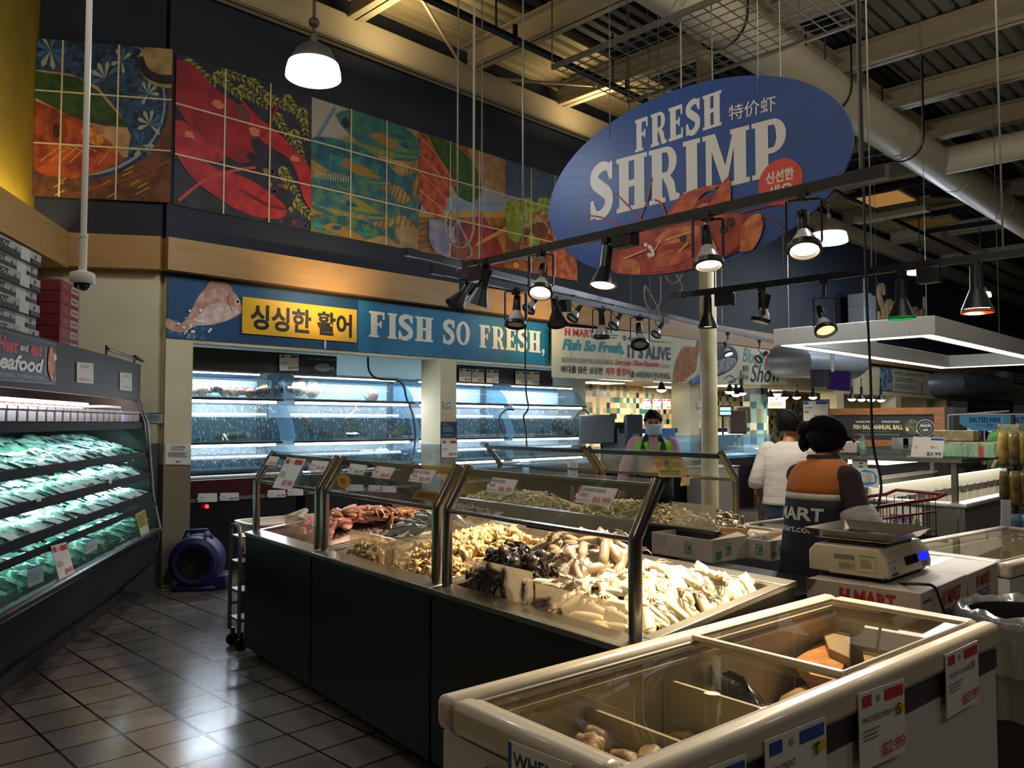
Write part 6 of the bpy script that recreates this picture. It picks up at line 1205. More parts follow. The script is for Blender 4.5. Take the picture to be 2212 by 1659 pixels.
def scale_():
    F = mkframe((1.615, 3.50), (.72, .70)); z = .909; t = thing('weighing_scale', 'cream weighing scale with a steel tray and blue lit display', 'scale', F[0]+Vector((0, 0, z)), F[3]); B = M('scale_cream', '#c4baa0', .4); L_, D_ = .50, .36
    m = MB(); m.prism([(0, .02), (D_, .02), (D_, .11), (D_-.03, .142), (.05, .142), (.012, .10), (0, .05)], 0, L_, B, axis='x'); m.build('body', t, bevel=.008)
    f = MB()
    for x in (.05, L_-.05):
        for y in (.05, D_-.05): f.cyl((x, y, -.004), (x, y, .03), .018, BLACK, n=12)
    f.box((.02, .02, .008), (L_-.02, D_-.02, .022), BLACK); f.build('feet', t)
    m = MB(); x0, x1, y0, y1, zz, r = .02, L_-.04, -.02, D_+.03, .165, .04
    for a, b_ in (((x0, y0), (x1, y0)), ((x1, y0), (x1, y1)), ((x1, y1), (x0, y1)), ((x0, y1), (x0, y0))):
        ia = (a[0]+(r if a[0] == x0 else -r), a[1]+(r if a[1] == y0 else -r)); ib = (b_[0]+(r if b_[0] == x0 else -r), b_[1]+(r if b_[1] == y0 else -r)); m.add([(*a, zz+.04), (*b_, zz+.04), (*ib, zz), (*ia, zz)], [(0, 1, 2, 3)], M('tray_steel', '#b0aca4', .15, 1.))
    m.add([(x0+r, y0+r, zz), (x1-r, y0+r, zz), (x1-r, y1-r, zz), (x0+r, y1-r, zz)], [(0, 1, 2, 3)], M('tray_steel', '#b0aca4', .15, 1.)); m.build('tray', t, smooth=0, solid=.004); MB().cyl((L_/2, D_/2, .12), (L_/2, D_/2, .165), .09, BLACK).box((.08, .05, .14), (L_-.1, D_-.05, .152), BLACK).build('tray_support', t)
    # front carries the readouts, left side the labels (both sit a hair above the shell)
    d = MB(); yy = -.003; pan = M('display_black', '#08090c', .12)
    d.add([(.19, .004, .058), (.34, .004, .058), (.34, .014, .094), (.19, .014, .094)], [(0, 1, 2, 3)], pan); d.v = [v+Vector((0, -.006, 0)) for v in d.v]; d.build('display', t, smooth=0)
    d = MB(); d.add([(.36, -.003, .06), (.47, -.003, .06), (.47, .008, .093), (.36, .008, .093)], [(0, 1, 2, 3)], EM('display_blue', '#1c22ff', 1.6)); d.build('lit_display', t, smooth=0)
    a = Art([(.03, -.002, .03), (.10, -.002, .03), (.10, .009, .088), (.03, .009, .088)], th=.001); a.card(P('#1c2f7a')); a.oval(.5, .55, .28, '#c4c8d8'); a.oval(.5, .5, .14, '#1c2f7a'); o = a.build('sticker'); o.parent = t
    a = Art([(.38, -.002, .03), (.46, -.002, .03), (.46, -.001, .055), (.38, -.001, .055)], th=.001); a.card(P('#8f897c')); a.lines(.1, .1, .9, .9, 4, '#6a655a'); o = a.build('keypad'); o.parent = t
    def side(y0, y1, z0, z1, c, fn=None, nm='label_plate'):
        a = Art([(-.003, y1, z0), (-.003, y0, z0), (-.003, y0, z1), (-.003, y1, z1)], th=.001); a.card(P(c)); fn and fn(a); o = a.build(nm); o.parent = t
    side(.06, .13, .04, .11, '#cfc8ac', lambda a: (a.rect(0, .88, 1, 1, '#6a9a3c'), a.lines(.1, .2, .9, .8, 6, '#8c866c'))); side(.15, .24, .085, .105, '#6c665a', None, 'grip'); side(.15, .22, .045, .072, '#a89e88', lambda a: a.lines(.05, .1, .95, .9, 4, '#807860'))
    m = MB(); m.box((-.004, .02, .02), (.0, .26, .035), B); m.build('cover_plate', t)
scale_()
tag(MB().tube(smooth2([at(1915, 1262, D=3.7), at(1990, 1262, Z=.94), at(2018, 1268, D=3.42), at(2030, 1295, D=3.41), at(2042, 1330, D=3.42)], 5), .006, M('cable_black', '#0a0a0b', .5), n=8).build('power_cable'), 'black power cable running from the scale over the carton edge', 'cable')
def bin_():
    t = thing('waste_bin', 'dark round waste bin with a clear grey liner, right of the cartons', 'waste bin', (3.86, .86, 0.0)); MB().lathe([(0, 0), (.20, 0), (.245, .80), (.255, .82), (.24, .82), (.235, .80), (.19, .03), (0, .03)], M('bin_dark', '#26241f', .5), n=36).build('body', t)
    m = MB(); n = 44; rg = [(.236, .44), (.238, .78), (.262, .85), (.278, .82), (.272, .72), (.264, .62)]; vs = []
    for r, z in rg: vs += [Vector(((r+random.uniform(-.004, .009))*math.cos(2*PI*k/n), (r+random.uniform(-.004, .009))*math.sin(2*PI*k/n), z+random.uniform(-.012, .012))) for k in range(n)]
    m.add(vs, [(i*n+k, i*n+(k+1) % n, (i+1)*n+(k+1) % n, (i+1)*n+k) for i in range(len(rg)-1) for k in range(n)], GL('bin_liner', '#c8c8c8', .6, .15, .7, '#bdbbb6')); m.build('liner', t, smooth=180)
bin_()
# second chest freezer behind the cartons, third behind the small cartons
F2 = mkframe((2.66, 4.36), (.80, .60)); F2 = (F2[0], F2[1], F2[2], F2[3]); F2o = F2[0]+F2[2]*.74
chest((F2o, F2[1], F2[2], F2[3]), 1.7, .74, .85, 'white chest freezer at the right behind the cartons', lids=((.03, .97, 0),))
F3c = at(1545, 1137, Z=.86); F3c.z = 0; F3 = (F3c, FZ[1], FZ[2], FZ[3]); chest((F3c+FZ[2]*.0, FZ[1], FZ[2], FZ[3]), 1.25, .62, .86, 'white chest freezer in front of the person in the white shirt', lids=((.03, .97, 0),))
for i in range(3): tag(MB().box((-.16, -.11, 0), (.16, .11, .06), M('frozen_blue_pack', '#6f98a8', .35, col2='#b8c4c0', scale=8)).build('frozen_pack', loc=F2o+F2[1]*(.4+.36*i)-F2[2]*.35+Vector((0, 0, .302)), rz=F2[3]), ('left', 'middle', 'right')[i]+' pale blue pack inside the right hand freezer behind the cartons', 'frozen pack', 'packs in the right freezer')
# open white cartons on a dark cart in the staff aisle
def fpcarton(px, py, D, L_, W_, H_, label, top, parts=True):
    c = at(px, py, D=D); t = thing('open_carton', label, 'carton', (c.x, c.y, top), CT[3], 'small white cartons with a green mark'); cm = M('carton_white_green', '#c6beb0', .6, col2='#b4ab9c', scale=5)
    m = MB(); th = .006; ph = []
    m.box((0, 0, 0), (L_, th, H_), cm).box((0, W_-th, 0), (L_, W_, H_), cm).box((0, th, 0), (th, W_-th, H_), cm).box((L_-th, th, 0), (L_, W_-th, H_), cm).box((0, 0, 0), (L_, W_, th), cm); m.build('box', t, smooth=0)
    f = MB(); f.add([(0, W_, H_), (L_, W_, H_), (L_-.02, W_+.04, H_+.035), (.03, W_+.05, H_+.025)], [(0, 1, 2, 3)], M('carton_kraft', '#94703f', .7)); f.add([(L_, 0, H_), (L_, W_, H_), (L_-.05, W_-.02, H_+.02), (L_-.05, .02, H_-.01)], [(0, 1, 2, 3)], M('carton_kraft', '#94703f', .7)); f.build('flap', t, smooth=0, solid=.003)
    for q, full in (([(0, -.001, 0), (L_, -.001, 0), (L_, -.001, H_), (0, -.001, H_)], True), ([(L_+.001, 0, 0), (L_+.001, W_, 0), (L_+.001, W_, H_), (L_+.001, 0, H_)], False)):
        a = Art(q, th=.0006); G_ = '#2f8a4a'; u = .62 if full else .45; k = a.h/a.w
        a.line([(u+.12*k*s_, .62-.0) for s_ in (-1, 1)], .006, G_); pts = [(u-.16*k, .3), (u-.16*k, .78), (u+.16*k, .78), (u+.16*k, .3)]; a.line(pts+[pts[0]], .006, G_); a.text('P', u-.02*k, .34, u+.12*k, .66, G_, bold=.03)
        if full: a.text('POLY BAG', .12, .72, .26, .80, G_); a.text('8" x 4" x 18"', .12, .58, .27, .66, G_); a.text('1,000 CT/CS', .12, .46, .26, .53, G_)
        else: a.rect(.1, .2, .25, .5, G_)
        o = a.build('print'); o.parent = t
    return t
cart_top = .80
CK = ct_thing('service_cart', 'dark service cart carrying the small white cartons', 'cart', 2.36, 1.30)
MB().box((0, 0, cart_top-.03), (1.0, .55, cart_top), M('cart_top_dark', '#2c2a28', .35, .5)).build('shelf', CK, bevel=.004); MB().box((0, .02, .25), (1.0, .53, .28), M('cart_top_dark', '#2c2a28', .35, .5)).build('shelf', CK)
for x in (.03, .97):
    for y in (.04, .51): MB().cyl((x, y, .09), (x, y, cart_top-.03), .014, STEELD, n=10).cyl((x-.015, y, .045), (x+.015, y, .045), .045, BLACK, n=12).build('leg', CK)
fpcarton(1408, 1190, 5.0, .46, .32, .13, 'long white carton with a green mark and torn flaps on the dark cart', cart_top+.001)
p = fx(CT, at(1598, 1190, D=4.9)); c2 = fpcarton(1602, 1190, 4.86, .20, .22, .115, 'short white carton with a green mark at the right end of the dark cart', cart_top+.001)
# white tub on a steel rack left of the counters
TR = ct_thing('rack_trolley', 'steel rack trolley with ladder sides left of the counters', 'trolley', -.36, .02)
m = MB(); ST_ = M('trolley_steel', '#77756f', .35, .9)
def arch(y): m.tube([(0, y, .12), (0, y, .80), (.03, y, .86), (.10, y, .88), (.17, y, .86), (.2, y, .80), (.2, y, .12)], .014, ST_, n=8)
arch(0); arch(.5); m.cyl((0, 0, .3), (0, .5, .3), .01, ST_, n=8).cyl((.2, 0, .5), (.2, .5, .5), .01, ST_, n=8); m.build('frame', TR)
for z in (.2, .40, .60, .78): MB().box((0, 0, z), (.2, .5, z+.015), ST_).build('shelf', TR)
for x in (.01, .19):
    for y in (.02, .48): MB().cyl((x-.012, y, .045), (x+.012, y, .045), .045, BLACK, n=12).box((x-.012, y-.012, .05), (x+.012, y+.012, .13), ST_).build('caster', TR)
def tub(F_, x0, y0, L_, W_, z0, H_, label):
    t = thing('white_tub', label, 'tub', fp(F_, x0, y0, z0), F_[3]); m = MB(); wm = M('tub_white', '#c4bcae', .35); rr = lambda s, z: ((L_/2, W_/2, z), L_/2*s, W_/2*s)
    m.loft([rr(.86, 0), rr(.98, H_*.92), rr(1.04, H_*.94), rr(1.05, H_), rr(.96, H_), rr(.94, H_*.9), rr(.84, .02)], wm, n=32, p=5); m.build('body', t, smooth=50); c = MB(); c.tube(smooth2([(L_*.3, W_*.4, H_-.02), (L_*.5, W_*.55, H_+.04), (L_*.62, W_*.6, H_+.06), (L_*.75, W_*.5, H_+.01)], 4), .02, M('cream_cloth', '#bfb29a', .8)); c.sheet(lambda u, v: (L_*(.1+.8*u), W_*(.1+.8*v), H_-.03+.03*math.sin(u*5)*math.sin(v*4)), 8, 6, M('cream_cloth', '#bfb29a', .8)); c.build('cloth', t)
tub(CT, -.86, .20, .44, .82, .58, .26, 'white plastic tub with cloth behind the far left counter')
tb = ct_thing('tub_dolly', 'black dolly under the white tub behind the far left counter', 'dolly', -.82, .26); MB().box((0, 0, .08), (.36, .70, .58), BLACKM).build('body', tb)
for x in (.06, .30):
    for y in (.06, .64): MB().cyl((x-.012, y, .04), (x+.012, y, .04), .04, BLACK, n=12).build('caster', tb)
# tray of dark crabs on a stand in the staff aisle
DS = ct_thing('tray_stand', 'white topped stand holding the black tray of crabs', 'stand', .02, 1.22); MB().box((0, 0, .84), (.92, .5, .87), WHITE).build('top', DS, bevel=.004); MB().box((.03, .03, .06), (.89, .47, .84), BLACKM).build('body', DS)
BT = ct_thing('black_tray', 'round black tray heaped with dark crabs behind the far left counter', 'tray', .46, 1.46, .872); MB().lathe([(0, 0), (.2, 0), (.27, .03), (.28, .032), (.275, .038), (.2, .012), (0, .012)], BLACK, n=36, sx=1.35, sy=.8).build('dish', BT)
rn = random.Random(5)
cp = crab('x', (0, 0, 0), 0, .62, '#2e2018', '#5c4028'); cp.location = fp(CT, .46, 1.46, .9)
for i in range(16): q = cp if i == 0 else dup(cp); a = rn.uniform(0, 6.3); r_ = rn.uniform(0, .2); q.location = fp(CT, .46+r_*1.3*math.cos(a), 1.46+r_*.75*math.sin(a), .887+.05*(1-r_/.2)); q.rotation_euler = (rn.uniform(-.3, .3), rn.uniform(-.3, .3), rn.uniform(0, 6.3)); q['label'] = 'small dark crab heaped on the round black tray'; q['group'] = 'crabs on the black tray'
# ---------------------------------------------------------------- open cooler at the left
LL = 4.6; DK = M('cooler_dark_brown', '#0c0807', .6, col2='#100b09', scale=3, spec=.15); HD = M('cooler_header_grey', '#3a3532', .6, col2='#332e2b', scale=2, spec=.2); EDGE = M('cooler_edge_black', '#0a0a0b', .7, spec=.2)
def lc(name, label, cat, x=0, y=0, z=0, group=None, rz=0): return thing(name, label, cat, fp(LC, x, y, z), LC[3]+rz, group)
t = lc('open_cooler', 'long dark open cooler with lit shelves of packed seafood', 'cooler')
MB().box((0, -1.2, .0), (LL, -.28, .10), BLACKM).build('plinth', t); MB().prism([(-.27, .10), (-.27, .12), (-.02, .34), (0, .36), (0, .60), (-.03, .63), (-1.2, .63), (-1.2, .10)], 0, LL, DK, axis='x').build('base', t)
MB().box((-.01, -.05, .60), (LL, .035, .655), M('cooler_bumper', '#141416', .25)).build('bumper', t, bevel=.015)
MB().box((0, -1.2, .63), (LL, -1.12, 2.1), M('cooler_inside_back', '#1c2022', .5)).box((0, -1.2, 2.02), (LL, -.2, 2.10), DK).build('liner_panel', t)
MB().box((-.01, -.22, 1.80), (LL, -.17, 2.13), HD).build('header', t, bevel=.004)
m = MB(); m.prism([(-1.2, .10), (-.02, .34), (.02, .62), (-.06, .95), (-.10, 1.35), (-.13, 1.6), (-.20, 1.8), (-.22, 2.10), (-1.2, 2.10)], -.05, 0, M('cooler_side', '#33302e', .4), axis='x'); m.build('end_panel', t)
m = MB(); m.tube([(-.025, .02, .62), (-.025, -.05, .95), (-.025, -.085, 1.35), (-.025, -.11, 1.6), (-.025, -.17, 1.8)], .014, M('side_trim_steel', '#8c8a86', .3, .9), n=8); m.build('edge_trim', t)
CG = GL('cooler_glass', '#d8e8e0', .5, .02, .07, '#9fc0b4')
m = MB(); m.add([(0, -.005, .655), (LL, -.005, .655), (LL, -.02, .86), (0, -.02, .86)], [(0, 1, 2, 3)], CG); m.build('glass_panel', t, smooth=0, solid=.006); MB().box((0, -.035, .85), (LL, -.005, .885), EDGE).build('glass_rail', t)
SH_ = ((1.585, -.13, .75), (1.325, -.10, .75), (1.135, -.07, .80), (.955, -.045, .85)); TEALL = (.55, 1.0, 1.0)
for i, (z, y, d) in enumerate(SH_):
    s = MB().box((0, -1.12, z-.035), (LL, y-.02, z-.015), EDGE).box((0, y-.02, z-.04), (LL, y, z+.015), EDGE).build('shelf', t)
    if i: MB().box((.05, y-.12, z-.05), (LL-.1, y-.09, z-.038), EM('cooler_led', '#b8fff0', 2.2)).build('light_strip', s)
    light('AREA', fp(LC, LL/2, y-.14, z-.06), (16, 13, 12, 10)[i], TEALL if i < 3 else TEALL, aim=fp(LC, LL/2, y-.40, z-.4), size=LL-.3, sy=.04)
light('AREA', fp(LC, LL/2, -.30, 1.87), 42, (1, .80, .76), aim=fp(LC, LL/2, -.55, 1.5), size=LL-.3, sy=.05)
MB().cyl((.1, -.42, 1.90), (LL-.1, -.42, 1.90), .015, EM('cooler_tube', '#fff0ea', 4), n=8).build('light_strip', t)
# packs
def pack(L_, W_, H_, m1, m2=None):
    b = MB(); n = 7
    def top(u, v):
        e = min(u, 1-u, v, 1-v)*2; return ((u-.5)*W_, (v-.5)*L_, .004+H_*min(1, e*1.6)**.6+random.uniform(-.006, .006))
    b.sheet(top, n, n, m1); b.sheet(lambda u, v: ((.5-u)*W_, (v-.5)*L_, 0.0), 2, 2, m1); o = b.build('packed_fish', smooth=180)
    MB().sheet(lambda u, v: ((u-.5)*W_*.8, (v-.5)*L_*.34+L_*.25, .006+H_*1.02), 2, 2, m2 or P('#c9cfcc')).build('label', o); return o
PKM = [M('pack_pale', '#a9b4ae', .15, col2='#5c6e6c', scale=16, coat=.6), M('pack_green', '#1f6e50', .15, col2='#8aa89a', scale=10, coat=.6), M('pack_grey', '#7c8a8a', .15, col2='#c4ccc8', scale=22, coat=.6), M('pack_dark', '#3c4c4c', .15, col2='#93a39e', scale=18, coat=.6), M('pack_blue', '#2b4f8a', .2, col2='#9fb0bc', scale=12, coat=.6)]
protos = [pack(.25, .115, .04, m_) for m_ in PKM]; used = set(); rp = random.Random(8)
def lay(k, loc, rot, label, group):
    q = protos[k] if k not in used else dup(protos[k]); used.add(k); q.location = loc; q.rotation_euler = rot; tag(q, label, 'packed fish', group)
names = ('second shelf', 'third shelf', 'fourth shelf')
for i in (1, 2, 3):
    z, y, d = SH_[i]; nx = 28
    for r_, (dy, dz) in enumerate(((.13, .0), (.30, .05), (.47, .10))):
        for j in range(nx):
            x = .12+j*3.6/nx+rp.uniform(-.02, .02); k = rp.choice((0, 0, 2, 3, 2, 0)) if not (i == 3 and .9 < x < 1.25 and r_ == 0) else 4
            if int(x*1.7+r_+i) % 4 == 1: k = 1
            lay(k, fp(LC, x, y-dy, z+dz+rp.uniform(0, .02)), (rp.uniform(-.55, -.2), rp.uniform(-.2, .2), LC[3]+rp.uniform(-.35, .35)+(.35 if x < 1.6 and i == 1 else 0)), 'clear pack of fish in the rows on the %s of the left cooler' % names[i-1], 'fish packs on the '+names[i-1])
for r_ in range(3):
    for j in range(16):
        x = .12+j*3.5/16+rp.uniform(-.02, .02); lay(rp.choice((0, 2, 1, 1, 3)), fp(LC, x, -.16-.16*r_, .70+.05*r_+rp.uniform(0, .02)), (rp.uniform(-.5, -.2), rp.uniform(-.2, .2), LC[3]+rp.uniform(-.4, .4)), 'clear pack of fish in the bottom bin of the left cooler', 'fish packs in the bottom bin')
# bins fill under the packs
FB = M('pack_bed', '#4c5a58', .3, col2='#8a9a94', scale=18)
tag(box_in(LC, (.02, -1.1, .63), (LL-.02, -.06, .69), FB).build('pack_bed'), 'layer of fish packs under the top ones in the bottom bin', 'packed fish', kind='stuff')
for z, y, d in SH_[1:]: tag(MB().add([fp(LC, .05, y-.03, z-.012), fp(LC, LL-.1, y-.03, z-.012), fp(LC, LL-.1, -1.05, z+.12), fp(LC, .05, -1.05, z+.12), fp(LC, .05, y-.03, z-.0145), fp(LC, LL-.1, y-.03, z-.0145), fp(LC, LL-.1, -1.05, z-.0145), fp(LC, .05, -1.05, z-.0145)], [(0, 1, 2, 3), (7, 6, 5, 4), (0, 4, 5, 1), (1, 5, 6, 2), (2, 6, 7, 3), (3, 7, 4, 0)], FB).build('pack_bed', smooth=0), 'layer of fish packs under the top rows on a cooler shelf', 'packed fish', kind='stuff')
# top shelf of pale trays
z, y, d = SH_[0]
cols = ['#c9a9a0', '#cdb4ac', '#c4a298', '#c8b8b4']; tm = [M('tray_pack_%d' % i, c, .2, col2='#b89088', scale=16, coat=.5) for i, c in enumerate(cols)]
def tray(m1, label, loc, rz, h=.10):
    t = thing('food_tray', label, 'food tray', loc, rz, 'food trays on the top shelf'); MB().box((-.065, -.11, 0), (.065, .11, h*.75), m1).build('tray', t, bevel=.008); MB().box((-.068, -.113, h*.75), (.068, .113, h), M('tray_lid', '#cfc4bc', .12, coat=.5)).build('lid', t, bevel=.004); return t
for j in range(24):
    x = .75+j*.15
    for r_ in range(2): tray(tm[(j+r_) % 4], 'pale pink food tray in the row on the top shelf of the cooler', fp(LC, x, y-.14-.24*r_, z+.016+.03*r_), LC[3], .13 if r_ else .10)
for x, c, lab in ((.58, '#b8a0a8', 'pale tray second from the violet one on the top shelf'), (.46, '#5c4c8a', 'violet fronted tray near the end of the top shelf'), (.34, '#8c2f3c', 'red and white tray near the end of the top shelf'), (.21, '#7c3038', 'dark red tray at the end of the top shelf'), (.09, '#94828a', 'grey pink tray last on the top shelf')): tray(M('tray_'+c.lstrip('#'), c, .3), lab, fp(LC, x, y-.14, z+.016), LC[3], .10)
for x, lab in ((.45, 'white lidded tray leaning at the end of the top shelf row'), (.70, 'white lidded tray lying on top of the pink trays')): tag(MB().box((-.12, -.11, 0), (.12, .11, .02), M('white_lid', '#dcd8d2', .3)).build('flat_tray', loc=fp(LC, x, y-.22, z+.135), rz=LC[3], bevel=.004), lab, 'tray lid')
# signs and cards on the cooler
HPn = LC[2]; hp = fp(LC, 0, -.163, 0); HP = lambda px, py: atp(px, py, hp, HPn)
a = Art(pq(HP, (-70, 690), (121, 742), (121, 832), (-70, 818)), th=.006, eps=.0006); a.card(P('#20242e')); a.line([(.01, .03), (.99, .03), (.99, .97), (.01, .97)], .005, '#5c6068')
a.text('Heat', .28, .58, .50, .88, '#b8302c', bold=.03, shear=.25); a.text('and', .53, .66, .62, .8, '#c9c6be', bold=.03); a.text('eat', .65, .60, .80, .86, '#b8302c', bold=.03, shear=.25); a.text('seafood', .22, .24, .82, .56, '#d2cec4', bold=.035, shear=.25); a.text('SEASONED TO PERFECTION.', .25, .10, .82, .17, '#b0aca4'); a.line([(.845, .2), (.845, .85)], .006, '#d2cec4')
a.poly(smooth2([(.88, .3), (.875, .55), (.90, .85), (.935, .88), (.96, .72), (.975, .5), (.965, .2), (.94, .08), (.92, .12)], 4), PT('#b85c34', '#d08850', 14)); a.oval(.975, .66, .09, '#c9c4b4'); a.oval(.9, .62, .06, '#8a8a4c'); a.rect(.955, .1, .985, .3, PT('#2c4448', '#5c7474', 20))
a.build('header_sign', 'dark header sign reading Heat and eat seafood with a fried fillet', 'sign')
for q, lab in (((166, 782, 202, 826), 'left one of two square cream notices on the cooler header'), ((259, 804, 285, 842), 'right one of two square cream notices on the cooler header')):
    a = Art(rectq(HP, *q, 3), th=.003); a.card(P('#b8ac90')); a.lines(.2, .72, .8, .9, 2, '#7c7464'); a.lines(.12, .1, .88, .26, 2, '#a8604c'); a.oval(.03, .5, .03, '#3a352c'); a.oval(.97, .5, .03, '#3a352c'); a.build('notice_sign', lab, 'notice', 'cream notices on the cooler header')
gp_ = fp(LC, 0, .004, 0); GP = lambda px, py: atp(px, py, gp_, LC[2])
price_card(pq(GP, (110, 1180), (143, 1171), (162, 1239), (128, 1253)), 'red headed price card hanging on the lower cooler glass', '', '$4.99', RED, RED)
a = Art(pq(GP, (292, 1112), (313, 1100), (323, 1150), (305, 1159)), th=.003); a.card(P('#cfc6a4')); a.rect(0, .35, 1, 1, '#b89c3c'); a.lines(.1, .4, .9, .92, 5, '#7c6a24'); a.build('price_card', 'yellow and white card at the far end of the cooler glass', 'price card')
for q, lab in (((186, 1165, 210, 1192), 'pale grey card seen on the cooler glass near the red one, farther end'), ((60, 1222, 94, 1264), 'pale grey card on the cooler glass near the picture edge')):
    a = Art(pq(GP, (q[0], q[1]+6), (q[2], q[1]-6), (q[2], q[3]-8), (q[0], q[3]+6)), th=.002); a.card(P('#93a5a8')); a.rect(0, .92, 1, 1, BLUE); a.lines(.1, .2, .9, .8, 5, '#7c8c90'); a.build('price_card', lab, 'price card', 'grey cards on the cooler glass')
for px, py in ((238, 1041), (84, 1079)): tag(MB().box((-.03, -.003, -.012), (.03, .003, .012), CARD).build('shelf_tag', loc=atp(px, py, fp(LC, 0, -.062, 0), LC[2]), rz=LC[3]), 'small white shelf tag on the third shelf edge, '+('far' if px > 200 else 'near')+' one', 'shelf tag', 'white shelf tags')
# rail and rods on top of the cooler
m = MB(); RB = M('rail_dark', '#141414', .4); m.tube([fp(LC, .95, -.2, 2.13), fp(LC, .95, -.2, 2.21), fp(LC, .72, -.25, 2.215)], .008, RB, n=8); m.tube([fp(LC, .72, -.25, 2.205), fp(LC, -.06, -.22, 2.18)], .012, M('rail_grey', '#55565a', .4, .6), n=8); m.tube([fp(LC, .02, -.22, 2.1), fp(LC, .02, -.22, 2.19)], .007, RB, n=8); m.bar(fp(LC, .1, -.2, 2.2), fp(LC, -.12, -.18, 2.165), .03, .012, RB)
tag(m.build('curtain_rail'), 'dark bent rail for the night curtain on top of the cooler end', 'rail')
# cartons stacked on the cooler
def topbox(x, y, z, L_, W_, H_, base, front, side, label, group, k=0):
    t = lc('noodle_carton', label, 'carton', x, y, z, group); MB().box((0, 0, 0), (L_, W_, H_), base).build('box', t, bevel=.003)
    a = Art([(L_, W_+.001, 0), (0, W_+.001, 0), (0, W_+.001, H_), (L_, W_+.001, H_)], th=.0006); a.card(base); front(a); o = a.build('print'); o.parent = t
    a = Art([(-.001, W_, 0), (-.001, 0, 0), (-.001, 0, H_), (-.001, W_, H_)], th=.0006); a.card(base); side(a); o = a.build('print'); o.parent = t
WB = M('carton_pale', '#8f8c84', .6); RB_ = M('carton_red', '#6e1620', .55); OB = M('carton_orange', '#9a5a40', .55, col2='#b08468', scale=14)
def bw_f(a): a.rect(0, 0, 1, .42, '#16161a'); a.rect(.55, 0, .75, 1, '#aaa79c'); a.text('HOT', .1, .45, .34, .85, '#1c1c20', bold=.03, shear=.2); a.oval(.46, .5, .2, '#4c5430'); a.oval(.87, .68, .16, '#3c3c3c'); a.rect(.78, .05, .97, .35, '#2c2c30')
def bw_s(a): a.rect(0, 0, 1, .36, '#3a2428'); a.rect(.1, .4, .42, .95, '#5c5450'); a.oval(.26, .68, .2, '#a89c8c'); a.rect(.58, .4, .9, .95, '#48423e'); a.oval(.74, .68, .18, '#9c9080')
def rd_f(a): a.rect(.55, .2, .95, .8, '#a89478'); a.text('noo', .6, .35, .9, .65, '#2c2420', bold=.03); a.rect(.1, .3, .4, .7, '#8e2430')
def rd_s(a): a.rect(.05, .2, .4, .8, '#a89478'); a.rect(.5, .05, .98, .95, PT('#9a5a40', '#b89070', 18)); a.oval(.72, .5, .24, '#c4a888')
for k in range(7): topbox(2.08, -.56-.02*(k % 2), 2.12+k*.083, .75, .26, .08, WB, bw_f, bw_s, ('lowest', 'second lowest', 'third lowest', 'middle', 'third from top', 'second from top', 'topmost')[k]+' black and white noodle carton in the tall stack on the cooler', 'black and white cartons on the cooler')
for k in range(6): topbox(1.70, -.70, 2.12+k*.083, .36, .24, .08, WB, bw_f, bw_s, ('lowest', 'second lowest', 'third lowest', 'third from top', 'second from top', 'topmost')[k]+' small black and white carton behind the tall stack on the cooler', 'small black and white cartons on the cooler')
for k in range(6): topbox(1.24, -.58, 2.12+k*.084, .40, .26, .081, RB_ if k != 9 else OB, rd_f, rd_s, ('lowest', 'second lowest', 'third lowest', 'third from top', 'second from top', 'topmost')[k]+' red noodle carton in the stack beside the cream wall', 'red cartons on the cooler')
# air mover and black bag on the floor
def blower():
    b = at(425, 1272, Z=0); t = thing('air_blower', 'dark blue round floor blower fan', 'fan', b, -PI/4+.15); B = M('blower_blue', '#12144a', .5, col2='#161850', scale=3); y = Vector((0, -1, 0))
    MB().lathe([(.15, .16), (.19, .17), (.235, .13), (.25, .06), (.25, -.10), (.22, -.16), (0, -.17)], B, (0, 0, .27), y, n=36).build('housing', t); MB().box((.02, -.12, .02), (.30, .14, .15), B).box((-.2, -.14, 0), (.2, .14, .05), B).build('outlet', t, bevel=.02)
    g = MB(); GR = M('blower_grille', '#0c0c10', .5)
    for i in range(1, 8): g.lathe([(.0215*i, .155), (.0215*i+.004, .158), (.0215*i+.004, .150), (.0215*i, .150)], GR, (0, 0, .27), y, n=28)
    for k in range(8): a = k*PI/4; g.bar((0, -.152, .27), (.155*math.cos(a), -.152, .27+.155*math.sin(a)), .004, .004, GR)
    g.build('grille', t); MB().cyl((0, -.10, .27), (0, -.11, .27), .15, BLACKM).build('fan_hub', t); MB().tube([(-.13, 0, .48), (-.10, 0, .555), (.08, 0, .565), (.14, 0, .48)], .016, B, n=10).build('handle', t)
    MB().ball((.10, -.08, .53), (.03, .02, .03), M('tape_knot', '#8c8468', .7)).build('tape', t)
blower()
p = at(352, 1262, Z=0); m = MB(); m.loft([((0, 0, 0), .10, .09), ((0, 0, .12), .12, .11), ((.02, 0, .28), .10, .09), ((.03, .0, .40), .06, .05), ((.02, 0, .47), .03, .03)], M('black_fabric', '#0a0a0c', .7), n=16); o = m.build('black_bag', loc=p, smooth=80); tag(o, 'black fabric bag standing between the cooler and the blue blower', 'bag')
for i in range(4): MB().ball((.02*math.cos(i*1.7), .05*math.sin(i*1.7), .36+.02*i), (.06, .05, .05), M('black_fabric', '#0a0a0c', .7), jit=.15).build('fold', o)
p = at(358, 1277, Z=0); m = MB(); a_ = [(-.035, -.02), (.035, -.02), (.035, .02), (-.035, .02), (-.035, -.02)]
m.tube([(x, 0, .03+z) for x, z in a_], .005, M('buckle_cream', '#a89a80', .5), n=6); tag(m.build('buckle', loc=p, rz=-PI/4), 'cream square buckle on the floor before the black bag', 'buckle')
